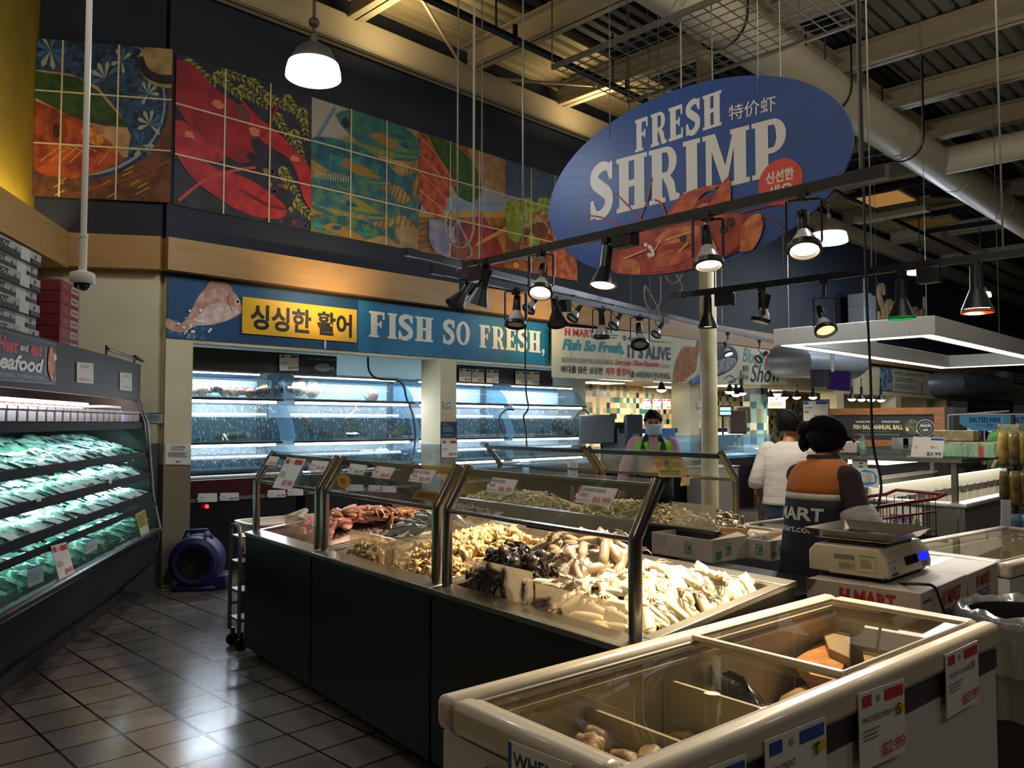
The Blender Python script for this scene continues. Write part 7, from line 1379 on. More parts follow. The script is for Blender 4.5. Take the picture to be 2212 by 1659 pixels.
# ---------------------------------------------------------------- people
SKIN = M('skin_tone', '#a87454', .5, col2='#9a6848', scale=6, sss=.1); HAIR = M('black_hair', '#060505', .7, spec=.15, bump=.5, bscale=90, stretch=(1, 1, .2))
def figure(label, loc, face, J, hands=True, skin=SKIN):
    "one continuous body grown from a jointed skeleton; x to the person's right, y ahead, z up"
    rz = math.atan2(LF(*face).y, LF(*face).x)-PI/2; V = []; E_ = []; R_ = []
    def v(p, r): V.append(Vector(p)); R_.append(r if hasattr(r, '__len__') else (r, r)); return len(V)-1
    def e(a, b): E_.append((a, b)); return b
    pel = v(J['pelvis'], (.13, .10)); sp = e(pel, v(J['spine'], (.115, .09))); ch = e(sp, v(J['chest'], (.13, .10))); nb = e(ch, v(J['neckbase'], (.075, .065))); nk = e(nb, v(J['neck'], .05))
    h = Vector(J['head']); f = Vector(J.get('look', (0, 1, 0))).normalized()
    jaw = e(nk, v(h-Vector((0, 0, .06))+f*.022, (.062, .066))); md = e(jaw, v(h+Vector((0, 0, .02)), (.076, .088))); e(md, v(h+Vector((0, 0, .085))-f*.008, (.062, .072)))
    for s, k in ((1, 'r'), (-1, 'l')):
        sh = e(ch, v(J['sh_'+k], .052)); el = e(sh, v(J['el_'+k], .040)); wr = e(el, v(J['wr_'+k], .026))
        if hands:
            w = Vector(J['wr_'+k]); d = Vector(J.get('hd_'+k, w-Vector(J['el_'+k]))).normalized(); sd = Vector(J.get('hs_'+k, (1, 0, 0))); sd = (sd-d*sd.dot(d)).normalized(); nn = d.cross(sd)
            pm_ = e(wr, v(w+d*.055, (.030, .018)))
            for i, (o, L_) in enumerate(((-.027, .062), (-.009, .074), (.009, .070), (.027, .056))):
                a = e(pm_, v(w+d*.088+sd*o, .0095)); b = e(a, v(w+d*(.088+L_*.5)+sd*o*1.15+nn*.008, .0085)); e(b, v(w+d*(.088+L_*.9)+sd*o*1.2+nn*.028, .0075))
            a = e(pm_, v(w+d*.05-sd*s*.036+nn*.008, .011)); e(a, v(w+d*.085-sd*s*.052+nn*.016, .009))
        hp = e(pel, v(J['hip_'+k], .085)); kn = e(hp, v(J['kn_'+k], .062)); an = e(kn, v(J['an_'+k], .042)); e(an, v(Vector(J['an_'+k])+Vector((0, .14, -.04)), .034))
    me = bpy.data.meshes.new('person'); me.from_pydata([tuple(p) for p in V], E_, []); o = bpy.data.objects.new('person', me); COL.objects.link(o); me.materials.append(skin)
    sk = o.modifiers.new('skin', 'SKIN'); sk.use_smooth_shade = True
    for i, d in enumerate(me.skin_vertices[0].data): d.radius = R_[i]; d.use_root = (i == 0)
    su = o.modifiers.new('sub', 'SUBSURF'); su.levels = 2; su.render_levels = 2
    o.location = loc; o.rotation_euler.z = rz; tag(o, label, 'person'); return o
def pose(H=1.68, lean=0., **k):
    s = H/1.70; L = lambda z: (max(0, z-.95))*lean
    J = dict(pelvis=(0, 0, .95), spine=(0, L(1.12), 1.12), chest=(0, L(1.30), 1.30), neckbase=(0, L(1.43), 1.43), neck=(0, L(1.49)+.01, 1.49), head=(0, L(1.58)+.03, 1.585), sh_r=(.17, L(1.39), 1.39), sh_l=(-.17, L(1.39), 1.39), el_r=(.23, L(1.2)-.02, 1.12), el_l=(-.23, L(1.2)-.02, 1.12), wr_r=(.23, .10, .88), wr_l=(-.23, .10, .88),
             hip_r=(.085, 0, .88), hip_l=(-.085, 0, .88), kn_r=(.095, .02, .49), kn_l=(-.095, .02, .49), an_r=(.10, -.01, .075), an_l=(-.10, -.01, .075))
    J.update(k)
    for q in J:
        if q != 'look' and q[:3] not in ('hd_', 'hs_'): J[q] = tuple(c*s for c in J[q])
    return J
def garment(o, name, rings, m, n=28, p=2.3, cap=False, solid=.008, zcol=None):
    b = MB(); b.loft(rings, m, n=n, cap=cap, p=p); return b.build(name, o, smooth=180, solid=solid)
def sleeve(o, J, k, m, r=(.075, .064, .052), t=1.0, name='sleeve', n=14, jit=0., start=0.):
    a, b, c = (Vector(J[q+'_'+k]) for q in ('sh', 'el', 'wr')); pts = []; rs = []
    for i in range(5): u = i/4; pts.append(a.lerp(b, u)); rs.append(r[0]+(r[1]-r[0])*u)
    for i in range(1, 5): u = i/4*t; pts.append(b.lerp(c, u)); rs.append(r[1]+(r[2]-r[1])*u)
    pts = pts[int(start*8):]; rs = rs[int(start*8):]
    if jit: rs = [x+random.uniform(-jit, jit) for x in rs]
    b_ = MB(); b_.tube(pts, rs, m, n=n, cap=False)
    if start == 0: b_.ball(a, r[0]*1.0, m, n=n, k=8)
    return b_.build(name, o, smooth=180)
def trousers(o, J, m, name='trousers', low=0.):
    b = MB(); P_ = Vector(J['pelvis']); b.loft([((P_.x, P_.y, P_.z+.07), .155, .115), ((P_.x, P_.y, P_.z), .168, .125), ((P_.x, P_.y, P_.z-.10), .165, .125)], m, n=20, cap=False)
    for k in 'rl': h, kn, an = (Vector(J[q+'_'+k]) for q in ('hip', 'kn', 'an')); b.tube([h+Vector((0, 0, .06)), h.lerp(kn, .4), kn, kn.lerp(an, .5), an], [.095, .088, .072, .064, .060], m, n=14, cap=False)
    o_ = b.build(name, o, smooth=180)
    s = MB()
    for k in 'rl': an = Vector(J['an_'+k]); s.loft([((an.x, an.y+.04, 0.0), .048, .13), ((an.x, an.y+.04, .03), .048, .13), ((an.x, an.y+.01, .08), .044, .07), ((an.x, an.y, .11), .04, .05)], BLACKM, n=14)
    s.build('shoes', o, smooth=60); return o_
def face_bits(o, J, mask=None, brow=True):
    h = Vector(J['head']); f = Vector(J.get('look', (0, 1, 0))).normalized(); r = f.cross(Vector((0, 0, 1))).normalized(); z = Vector((0, 0, 1)); R = Matrix((r, f, z)).transposed()
    m = MB()
    for s in (-1, 1): m.ball(h+r*.030*s+f*.075+z*.012, (.011, .006, .006), M('eye_dark', '#15100d', .2), n=10, k=6, R=R)
    m.build('eyes', o); m = MB()
    for s in (-1, 1): m.tube([h+r*.014*s+f*.083+z*.030, h+r*.032*s+f*.082+z*.036, h+r*.048*s+f*.070+z*.030], [.003, .004, .002], HAIR, n=6)
    m.build('eyebrows', o); m = MB()
    for s in (-1, 1): m.ball(h+r*.078*s-f*.005, (.010, .018, .030), SKIN, n=10, k=6, R=R)
    m.build('ears', o); MB().ball(h+f*.094-z*.010, (.013, .016, .022), SKIN, n=10, k=7, R=R).build('nose', o)
    if mask:
        b = MB(); c0 = h-z*.052
        b.sheet(lambda u, v: c0+R @ Vector(((.083-.020*(1-v)**2)*math.sin((u-.5)*2.5), .0+(.112-.010*abs(v-.55)*2)*math.cos((u-.5)*2.3)+(.018*math.exp(-((u-.5)*9)**2)*v), (v-.5)*.115)), 16, 6, mask); mo = b.build('face_mask', o, smooth=180, solid=.003)
        b = MB()
        for s in (-1, 1): b.tube([c0+R @ Vector((.076*s, .035, .035)), h+R @ Vector((.085*s, -.015, .012)), c0+R @ Vector((.074*s, .03, -.03))], .0018, WHITE, n=5)
        b.build('ear_loops', mo)
    else: MB().ball(h+f*.088-z*.048, (.022, .008, .006), M('lips', '#8a4a40', .5), n=10, k=6, R=R).build('mouth', o)
# masked man behind the back row
M1 = pose(1.70, .03, el_r=(.27, .05, 1.15), wr_r=(.31, .22, .97), el_l=(-.24, .06, 1.15), wr_l=(-.05, .30, 1.16), hd_l=(.6, .3, -.2), hs_l=(0, .3, 1), hd_r=(.05, .1, -1), look=(-.05, 1, -.05))
p1 = figure('masked man in a green and grey vest and pink shirt behind the back counters', LF(1.40, 8.05, 0), (-.17, -1), M1)
PINK = M('pink_shirt', '#b58a9c', .7, col2='#a67a8e', scale=9); VG = M('vest_green', '#7cc43e', .6); VGR = M('vest_grey', '#2c2e34', .75, col2='#24262c', scale=8); NAVYC = M('collar_navy', '#151c30', .7)
for k in 'rl': sleeve(p1, M1, k, PINK, (.078, .066, .050), .92)
Yc = lambda z: .03*max(0, z-.95)
garment(p1, 'shirt', [((0, Yc(z), z), a, b_) for z, a, b_ in ((.92, .165, .12), (1.1, .165, .12), (1.3, .185, .13), (1.40, .175, .115), (1.455, .10, .085), (1.50, .064, .062))], PINK)
garment(p1, 'vest_body', [((0, Yc(z), z), a, b_) for z, a, b_ in ((.86, .195, .15), (1.0, .188, .145), (1.15, .188, .142), (1.28, .205, .15))], VGR)
b = MB(); b.loft([((0, Yc(z), z), a, b_) for z, a, b_ in ((1.27, .206, .151), (1.34, .208, .150), (1.40, .195, .132), (1.43, .16, .105))], VG, n=28, cap=False, p=2.3); b.build('vest_yoke', p1, smooth=180, solid=.008)
b = MB()
for s in (-1, 1): b.add([(.012*s, .175, 1.30), (.035*s, .182, 1.265), (.125*s, .158, 1.34), (.105*s, .135, 1.42), (.070*s, .06, 1.515), (.045*s, .10, 1.49)], [(0, 1, 2, 3, 5), (3, 4, 5)], NAVYC)
b.build('collar', p1, smooth=0, solid=.006)
b = MB(); b.add([(-.05, .115, 1.49), (-.034, .176, 1.36), (0, .186, 1.255), (.034, .176, 1.36), (.05, .115, 1.49)], [(0, 1, 2, 3, 4)], PINK); b.build('shirt_front', p1, smooth=0, solid=.004)
trousers(p1, M1, M('navy_trousers', '#10131c', .8)); face_bits(p1, M1, M('mask_blue', '#a9c8d8', .6, col2='#98bccf', scale=10))
def hair_cap(o, J, m, r=(.092, .104, .098), up=.02, back=.012, hi=.52, jit=.05, name='hair', fringe=True):
    h = Vector(J['head']); f = Vector(J.get('look', (0, 1, 0))).normalized(); rr = f.cross(Vector((0, 0, 1))).normalized(); R = Matrix((rr, f, Vector((0, 0, 1)))).transposed() @ Matrix.Rotation(.35, 3, 'X')
    b = MB(); b.ball(h+Vector((0, 0, up+.022))-f*back, r, m, n=22, k=10, R=R, jit=jit, hi=hi); return b.build(name, o, smooth=180)
hair_cap(p1, M1, HAIR)
# person in a white shirt, seen from behind
M2 = pose(1.66, .22, el_r=(.25, .12, 1.14), wr_r=(.20, .30, 1.0), el_l=(-.25, .02, 1.12), wr_l=(-.24, .16, .92), look=(.5, .9, -.5))
p2 = figure('person in a white short sleeved shirt and jeans seen from behind', LF(2.27, 6.75, 0), (.55, .83), M2)
WSH = M('white_shirt', '#cdc6ba', .8, col2='#b8b0a4', scale=6, bump=1., bscale=11, stretch=(.4, .4, 1.6))
Y2 = lambda z: .22*1.0*max(0, z-.93)
garment(p2, 'shirt', [((0, Y2(z), z), a+random.uniform(-.004, .004), b_) for z, a, b_ in ((.925, .188, .148), (.95, .182, .142), (1.0, .18, .138), (1.06, .184, .14), (1.14, .186, .138), (1.22, .198, .142), (1.30, .202, .14), (1.36, .19, .125), (1.41, .12, .10), (1.44, .07, .075))], WSH)
for k in 'rl': sleeve(p2, M2, k, WSH, (.085, .075, .06), -.0001 if 0 else .05, name='sleeve')
trousers(p2, M2, M('blue_jeans', '#3c4a60', .8, col2='#4a5a72', scale=14))
hair_cap(p2, M2, HAIR, (.112, .122, .13), .0, .015, .62, .02)
b = MB(); b.tube(smooth2([(.10, Y2(1.42)+.06, 1.42), (.115, Y2(1.4)-.02, 1.405), (.12, Y2(1.3)-.105, 1.30), (.10, Y2(1.2)-.13, 1.20)], 4), [.012]*13, M('strap_dark', '#2a2628', .6), n=8); b.build('bag_strap', p2); face_bits(p2, M2)
# worker in an orange and navy vest, seen from behind
M3 = pose(1.62, .12, el_r=(.27, -.02, 1.13), wr_r=(.30, .20, .99), hd_r=(.1, 1, -.5), el_l=(-.15, .17, 1.14), wr_l=(-.02, .34, 1.08), sh_l=(-.15, .05, 1.36), sh_r=(.165, .03, 1.36), look=(.45, .88, -.15))
p3 = figure('person in a black cap and orange navy vest seen from behind at the scale', LF(1.69, 4.50, 0), (.80, .60), M3)
VO = M('vest_orange', '#c4712a', .7, col2='#b4641f', scale=5, bump=.3, bscale=12); VN = M('vest_navy', '#0f1626', .75, col2='#0c1220', scale=4, bump=.25, bscale=10); VW = M('vest_reflective', '#c2c0ba', .5); MAR = M('maroon_sleeve', '#2a1216', .8, col2='#221014', scale=8)
Y3 = lambda z: .12*.953*max(0, z-.905)
VR = [(.72, .215, .175), (.80, .208, .168), (.95, .198, .158), (1.08, .192, .150), (1.18, .192, .146), (1.215, .192, .144), (1.28, .186, .138), (1.33, .168, .124), (1.375, .125, .102), (1.40, .085, .08)]
def vr(z):
    for (z0, a0, b0), (z1, a1, b1) in zip(VR, VR[1:]):
        if z <= z1: t = (z-z0)/(z1-z0); return a0+(a1-a0)*t, b0+(b1-b0)*t
    return VR[-1][1:]
def vring(zs): return [((0, Y3(z), z), *vr(z)) for z in zs]
garment(p3, 'vest_body', vring((.72, .80, .88, .95, 1.02, 1.08, 1.14, 1.18)), VN); garment(p3, 'reflective_band', vring((1.18, 1.215)), VW); garment(p3, 'vest_yoke', vring((1.215, 1.25, 1.28, 1.31, 1.33, 1.355, 1.375, 1.40)), VO)
def wrap(body, a0, a1, z0, z1, m, bold=.03):
    vs, fs, asp = glyphs(body, bold); pts = []
    for x, y in vs:
        a = a0+(a1-a0)*x; z = z0+(z1-z0)*y; rx, ry = vr(z); ca, sa = math.cos(a), math.sin(a); k = 2/2.3
        pts.append((math.copysign(abs(ca)**k, ca)*(rx+.0075), Y3(z)+math.copysign(abs(sa)**k, sa)*(ry+.0075), z))
    b = MB(); b.add(pts, fs, m); return b
b = wrap('MART', PI*1.18, PI*1.66, 1.07, 1.14, P('#c9c8c4')); b2 = wrap('hmart.com', PI*1.22, PI*1.60, 1.005, 1.042, P('#c9c8c4'), .02); b.add(b2.v, b2.f, P('#c9c8c4')); b.build('vest_print', p3, smooth=0)
garment(p3, 'collar', [((0, Y3(1.38), 1.375), .10, .09), ((0, Y3(1.42), 1.42), .075, .075)], MAR)
for k in 'rl': sleeve(p3, M3, k, MAR, (.075, .066, .055), .25)
PS = M('plastic_sleeve', '#b5b0b0', .35, col2='#c9c4c4', scale=10, bump=.9, bscale=25)
for k in 'rl': sleeve(p3, M3, k, PS, (.075, .098, .080), 1.0, 'plastic_sleeve', 18, .012, start=.40)
trousers(p3, M3, M('dark_trousers', '#121215', .8))
hair_cap(p3, M3, HAIR, (.10, .112, .10), -.02, .012, .72, .03)
h = Vector(M3['head']); f = Vector(M3['look']).normalized(); r = f.cross(Vector((0, 0, 1))).normalized(); R = Matrix((r, f, Vector((0, 0, 1)))).transposed(); CAPM = M('cap_black', '#060606', .9, spec=.1)
b = MB(); b.ball(h+Vector((0, 0, .035))-f*.004, (.098, .112, .095), CAPM, n=24, k=8, R=R, hi=.52); b.sheet(lambda u, v: h+R @ Vector(((u-.5)*.17*(1-.25*v*v), .095+.075*v*math.cos((u-.5)*2.4), .035-.02*v-.02*(2*u-1)**2)), 8, 4, CAPM); co = b.build('cap', p3, smooth=180, solid=.004)
MB().box(h+R @ Vector((-.010, -.118, -.012)), h+R @ Vector((.024, -.108, .006)), M('cap_tag', '#6e5230', .6)).build('cap_tag', co); b = MB(); b.tube([h+R @ Vector((.045+.010*math.cos(a), -.100, .0+.013*math.sin(a))) for a in [i*PI/5 for i in range(10)]], .0025, M('cap_buckle', '#a8a6a0', .3, .8), n=6); b.build('cap_buckle', co)
b = MB(); b.ball(h+R @ Vector((-.05, -.115, .03)), (.038, .036, .042), HAIR, jit=.08).ball(h+R @ Vector((-.055, -.11, -.04)), (.03, .04, .05), HAIR, jit=.1); b.build('hair_bun', p3, smooth=180); face_bits(p3, M3)
# two people far off at the right
FS = pose(1.68); p4 = figure('distant masked person in a black and red jacket', LF(7.85, 14, 0), (-.3, -1), FS, hands=False)
garment(p4, 'jacket', [((0, .0, z), a, b_) for z, a, b_ in ((.85, .18, .14), (1.1, .18, .135), (1.3, .195, .14), (1.4, .18, .12), (1.46, .09, .085))], M('jacket_black_red', '#16161a', .7, col2='#8a1c28', scale=7, ramp=(.52, .58)))
for k in 'rl': sleeve(p4, FS, k, M('jacket_black', '#16161a', .7), (.08, .07, .055), 1)
trousers(p4, FS, M('dark_trousers', '#121215', .8)); hair_cap(p4, FS, HAIR); face_bits(p4, FS, M('mask_blue', '#a9c8d8', .6))
FS2 = pose(1.66); p5 = figure('distant person in a green shirt turned away beneath the salted fish sign', LF(7.9, 13.2, 0), (-.7, .4), FS2, hands=False); GRN = M('green_shirt', '#2c6a2a', .75, col2='#265e25', scale=6)
garment(p5, 'shirt', [((0, .0, z), a, b_) for z, a, b_ in ((.82, .21, .16), (1.1, .21, .155), (1.3, .22, .155), (1.4, .19, .13), (1.46, .08, .08))], GRN)
for k in 'rl': sleeve(p5, FS2, k, GRN, (.09, .08, .07), .1)
trousers(p5, FS2, M('dark_trousers', '#121215', .8)); hair_cap(p5, FS2, HAIR); face_bits(p5, FS2, M('mask_blue', '#a9c8d8', .6))
# ---------------------------------------------------------------- island cooler under the ring lamp
IX, IY0, IY1 = 7.62, 2.22, 4.0
t = thing('island_cooler', 'steel island cooler with a glass shelf on posts, under the ring lamp', 'cooler', (IX, IY0, 0)); W_, L_ = IY1-IY0, 5.0; STI = M('island_steel', '#8c8a80', .3, .85)
MB().box((0, 0, .08), (L_, W_, .62), M('island_base_grey', '#4c4a45', .5)).box((.06, .06, 0), (L_-.06, W_-.06, .08), BLACKM).build('base', t)
MB().box((-.06, -.06, .62), (L_, .0, .90), STI).box((-.06, W_, .62), (L_, W_+.06, .90), STI).box((-.06, 0, .62), (0, W_, .90), STI).box((-.08, -.08, .88), (L_, .05, .915), M('island_rim', '#c4c2b8', .25, .6)).box((-.08, W_-.05, .88), (L_, W_+.08, .915), M('island_rim', '#c4c2b8', .25, .6)).box((-.08, .05, .88), (.05, W_-.05, .915), M('island_rim', '#c4c2b8', .25, .6)).build('tank', t, bevel=.01)
MB().box((0, 0, .62), (L_, W_, .66), M('island_floor', '#c8c4b4', .4)).build('floor_plate', t)
m = MB(); LOU = M('louvre_dark', '#2c2a26', .5)
m.prism([(W_*.45, .66), (W_*.55, .66), (W_*.52, .98), (W_*.48, .98)], .3, L_, M('louvre_pale', '#d0ccbc', .4), axis='x')
for i in range(16): m.box((.35+i*.28, W_*.445, .78), (.5+i*.28, W_*.47, .86), LOU)
m.build('air_grille', t)
m = MB()
for x in (.02, 2.4, 4.8):
    for y in (.02, W_-.06): m.box((x, y, .90), (x+.045, y+.045, 1.26), STI)
m.build('post', t); MB().box((-.04, -.04, 1.255), (L_, W_+.04, 1.285), STI).build('shelf_frame', t, bevel=.003); MB().box((-.05, -.05, 1.286), (L_, W_+.05, 1.296), GL('shelf_glass', '#c8d4cc', .5, .03, .1, '#a0a8a4')).build('shelf_glass', t, smooth=0)
MB().box((.3, W_*.4, 1.20), (L_, W_*.6, 1.25), EM('island_light', '#fff6e4', 4)).build('light_strip', t); light('AREA', (IX+2.5, (IY0+IY1)/2, 1.19), 40, NEUT, aim=(IX+2.5, (IY0+IY1)/2, .5), size=4.5, sy=.3)
# print on the island side
a = Art([(IX-.063, 3.95, .65), (IX-.063, 2.5, .65), (IX-.063, 2.5, .86), (IX-.063, 3.95, .86)], th=.002); a.card(P('#b9b4a8'))
for i in range(26): u, v = random.uniform(.02, .8), random.uniform(.15, .9); a.oval(u, v, random.uniform(.06, .16), random.choice(['#8e2c34', '#4a7a3c', '#b8895c', '#a85c64', '#6c8a50', '#7a2430']), n=10, jit=.2)
a.text('NATURAL', .82, .3, .96, .52, '#3a2a6a', bold=.03); a.rect(.82, .55, .96, .66, '#a02c34'); a.oval(.975, .4, .12, '#4a8a3c'); a.build('cooler_banner', 'white strip printed with fruit and leaves on the island cooler end', 'banner')
# sign cards around the island
a = Art(pq(lambda x, y: at(x, y, X=IX+.12), (1973, 943), (2040, 946), (2036, 994), (1966, 991)), th=.006); a.card(P('#d6d2ca')); a.rect(.58, .87, .98, .97, BLUE); a.rect(.66, .52, .82, .60, '#e2b81c'); a.text('S', .60, .50, .68, .62, INK); a.lines(.08, .45, .2, .6, 2, '#9a968c'); a.text('$5.99', .50, .16, .95, .34, INK, bold=.02); a.build('price_sign', 'large white price sign for $5.99 standing on the island glass shelf', 'price sign')
a = Art(pq(lambda x, y: at(x, y, D=6.9), (1734, 865), (1791, 864), (1790, 910), (1734, 911)), th=.012); a.card(P('#c4c2be')); a.line([(0, 0), (1, 0), (1, 1), (0, 1), (0, 0)], .012, '#101010'); a.rect(.03, .82, .22, .95, BLUE); a.rect(.5, .82, .95, .95, BLUE); a.text('FISH BALL', .05, .62, .38, .70, INK); a.lines(.05, .4, .25, .56, 2, '#9a968c'); a.text('$5.99', .42, .10, .95, .32, RED, bold=.03)
ps = a.build('price_sign', 'black framed price sign for fish balls at $5.99 on a pole', 'price sign'); MB().cyl((.0, .02, -.09), (.0, .02, -ps.location.z+.0), .016, BLACK, n=10).build('pole', ps); MB().cyl((0, .02, -ps.location.z), (0, .02, -ps.location.z+.02), .14, BLACK).build('foot', ps)
a = Art(pq(lambda x, y: at(x, y, X=IX-.10), (1845, 1011), (1898, 1012), (1898, 1054), (1845, 1051)), th=.004); a.card(P('#c6c4bc')); a.poly(ring(.5, .5, .46, .42, 24, jit=.08), '#2a86b8'); a.poly([(.28, .8), (.8, .76), (.86, .3), (.36, .26)], '#cfcabc'); a.text('가격표를 꼭', .36, .64, .76, .74, INK); a.text('붙여주세요', .36, .53, .72, .62, INK); a.text('PLEASE', .5, .46, .78, .51, INK); a.text('PUT THE', .48, .39, .78, .45, INK); a.text('LABEL', .5, .31, .74, .37, INK); a.build('notice_sign', 'white card with a blue splash asking to please put the label, on the island end', 'notice')
m = MB()
for i in range(9): m.box((IX-.02, 3.02, .98+.03*i), (IX-.015, 3.05, .99+.03*i), BLACK)
m.box((IX-.015, 2.98, .92), (IX+.0, 3.12, 1.255), M('upright_pale', '#a8a498', .4)); tag(m.build('slotted_upright'), 'pale slotted upright standing on the island cooler end', 'upright')
PKG = [M('pack_mint', '#6f9a7a', .4, col2='#a8bca4', scale=10), M('pack_tan', '#94805c', .4, col2='#b8a684', scale=10), M('pack_gold', '#9a8a4c', .3, col2='#c4b478', scale=14), M('pack_red', '#a84c48', .4)]
rn = random.Random(6)
for i, px in enumerate(range(2047, 2150, 12)):
    k = 3 if i == 6 else 0; p = at(px, 985, X=IX+.25); s_ = Vector((.02, .032, .125 if i % 3 else .105)); tag(MB().box((-s_.x, -s_.y, 0), (s_.x, s_.y, s_.z), PKG[k]).build('food_pack', loc=(p.x, p.y, 1.297), rz=rn.uniform(-.7, .1), bevel=.008), 'red pack among the mint green packs on the island shelf' if k else 'mint green pack in the front row on the island glass shelf', 'food pack', None if k else 'mint packs on the island shelf')
for i, px in enumerate((2046, 2064, 2084, 2106, 2130, 2152)):
    p = at(px, 960, X=IX+.62); z = 1.297; tag(MB().box((-.11, -.10, 0), (.11, .10, .13), PKG[1 if i < 2 else 2]).build('food_pack', loc=(p.x, p.y, z), rz=rn.uniform(-.3, .3), bevel=.015), 'tan or gold pack in the back row on the island shelf', 'food pack', 'back row packs on the island shelf')
    if i < 3: tag(MB().box((-.10, -.09, 0), (.10, .09, .10), PKG[1]).build('food_pack', loc=(p.x+.02, p.y, z+.131), rz=rn.uniform(-.3, .3), bevel=.012), 'tan pack stacked on top of the back row on the island shelf', 'food pack', 'upper packs on the island shelf')
p = at(1864, 965, X=IX+.3); m = MB(); m.lathe([(0, 0), (.032, 0), (.034, .1), (.03, .14), (.012, .165), (.012, .18), (0, .18)], GL('clear_bottle', '#d8e0dc', .5, .05, .25, '#c0ccc8'), n=16); o = m.build('bottle', loc=(p.x, p.y, 1.297)); tag(o, 'small clear bottle with a label on the island shelf beside the worker', 'bottle'); MB().lathe([(.0345, .05), (.0345, .11)], PKG[0], n=16).build('label', o)
tag(MB().box((-.07, -.09, 0), (.07, .09, .12), M('tissue_white', '#c8b8ac', .7)).build('tissue_box', loc=at(1838, 970, X=IX+.4)*Vector((1, 1, 0)) if 0 else (at(1838, 970, X=IX+.4).x, at(1838, 970, X=IX+.4).y, 1.297), bevel=.02), 'pale bundle on the island shelf just right of the worker face', 'bundle')
# shopping trolley
t = thing('shopping_cart', 'wire shopping cart with red rails behind the worker', 'shopping cart', LF(2.62, 6.1, 0), -.35); WRM = M('cart_wire', '#3a3a3c', .35, .8); RDM = M('cart_red', '#5c1216', .5); m = MB(); L_, W_ = .80, .46
for k in range(12): x = L_*k/11; m.bar((x, 0, .62), (x, 0, .95+.05*k/11), .005, .005, WRM); m.bar((x, W_, .62), (x, W_, .95+.05*k/11), .005, .005, WRM); m.bar((x, 0, .62), (x, W_, .62), .005, .005, WRM)
for k in range(7): y = W_*k/6; m.bar((0, y, .62), (0, y, .95), .005, .005, WRM); m.bar((L_, y, .62), (L_, y, 1.0), .005, .005, WRM)
for z in (.68, .75, .82, .89): m.bar((0, 0, z), (L_, 0, z), .005, .005, WRM); m.bar((0, W_, z), (L_, W_, z), .005, .005, WRM)
m.build('basket', t, smooth=0); r_ = MB()
for y in (0, W_): r_.bar((-.02, y, .95), (L_, y, 1.0), .025, .025, RDM); r_.bar((0, y, .86), (L_, y, .90), .014, .014, RDM)
r_.bar((-.02, 0, .95), (-.02, W_, .95), .03, .03, RDM); r_.build('red_rail', t); f_ = MB()
for y in (.03, W_-.03): f_.tube([(.8, y, .62), (.7, y, .3), (.1, y, .14), (.85, y, .12)], .012, WRM, n=8)
f_.build('frame', t); MB().tube([(L_, 0, 1.0), (L_+.12, 0, 1.03), (L_+.12, W_, 1.03), (L_, W_, 1.0)], .014, RDM, n=8).build('handle', t)
for x in (.12, .82):
    for y in (.04, W_-.04): MB().cyl((x, y-.012, .055), (x, y+.012, .055), .055, BLACK, n=14).build('wheel', t)
# rack of bagged salted fish at the picture edge
c = at(2192, 1060, D=6.2); t = thing('hanging_rack', 'dark wire rack hung with bags of dried fish at the right edge', 'rack', (c.x, c.y, 0), -PI/4); m = MB(); m.cyl((0, 0, 0), (0, 0, 1.66), .018, BLACK, n=10).cyl((0, 0, 0), (0, 0, .03), .25, BLACK, n=20); m.build('post', t); hk = MB()
for z in (1.56, 1.26, .95):
    for x in (-.14, -.06, .02, .10): hk.tube([(0, .0, z), (x, -.02, z), (x, -.10, z)], .005, BLACK, n=6)
hk.build('hook', t); BAGM = [M('bag_gold', '#4c3c1c', .25, col2='#8a7438', scale=9, coat=.5), M('bag_olive', '#3c341c', .25, col2='#6e6038', scale=12, coat=.5), M('bag_blue', '#1c4a7a', .3, col2='#6a8aa0', scale=9, coat=.4)]; GT = M('bag_green_top', '#2c5a2c', .5, col2='#a89484', scale=14)
for zi, z in enumerate((1.55, 1.25, .93)):
    for xi, x in enumerate((-.14, -.06, .02, .10)):
        bm_ = MB(); bm_.loft([((0, 0, 0), .034, .006), ((0, 0, -.05), .04, .02), ((0, 0, -.16), .042, .024), ((0, 0, -.24), .036, .012), ((0, 0, -.26), .03, .004)], BAGM[(zi+xi) % 2 if zi < 2 else 2], n=14); q = LF(0, 0, 0); R = Matrix.Rotation(-PI/4, 3, 'Z')
        o = bm_.build('fish_bag', loc=Vector((c.x, c.y, z))+R @ Vector((x, -.10, -.012)), rz=-PI/4+rn.uniform(-.3, .3), smooth=80); tag(o, ('gold bag of dried fish with green header, top row of the edge rack', 'brown bag of dried fish in the middle row of the edge rack', 'blue bag in the bottom row of the edge rack')[zi], 'bag', ('top row bags', 'middle row bags', 'bottom row bags')[zi])
        if zi == 0: MB().box((-.04, -.004, -.02), (.04, .004, .05), GT).build('header_card', o)
a = Art(pq(lambda x, y: at(x, y, D=6.0), (2165, 1080), (2184, 1080), (2184, 1163), (2165, 1163)), th=.02); a.card(P('#b8b4b2')); a.build('white_post', 'white upright plastic post before the bags of dried fish', 'post')
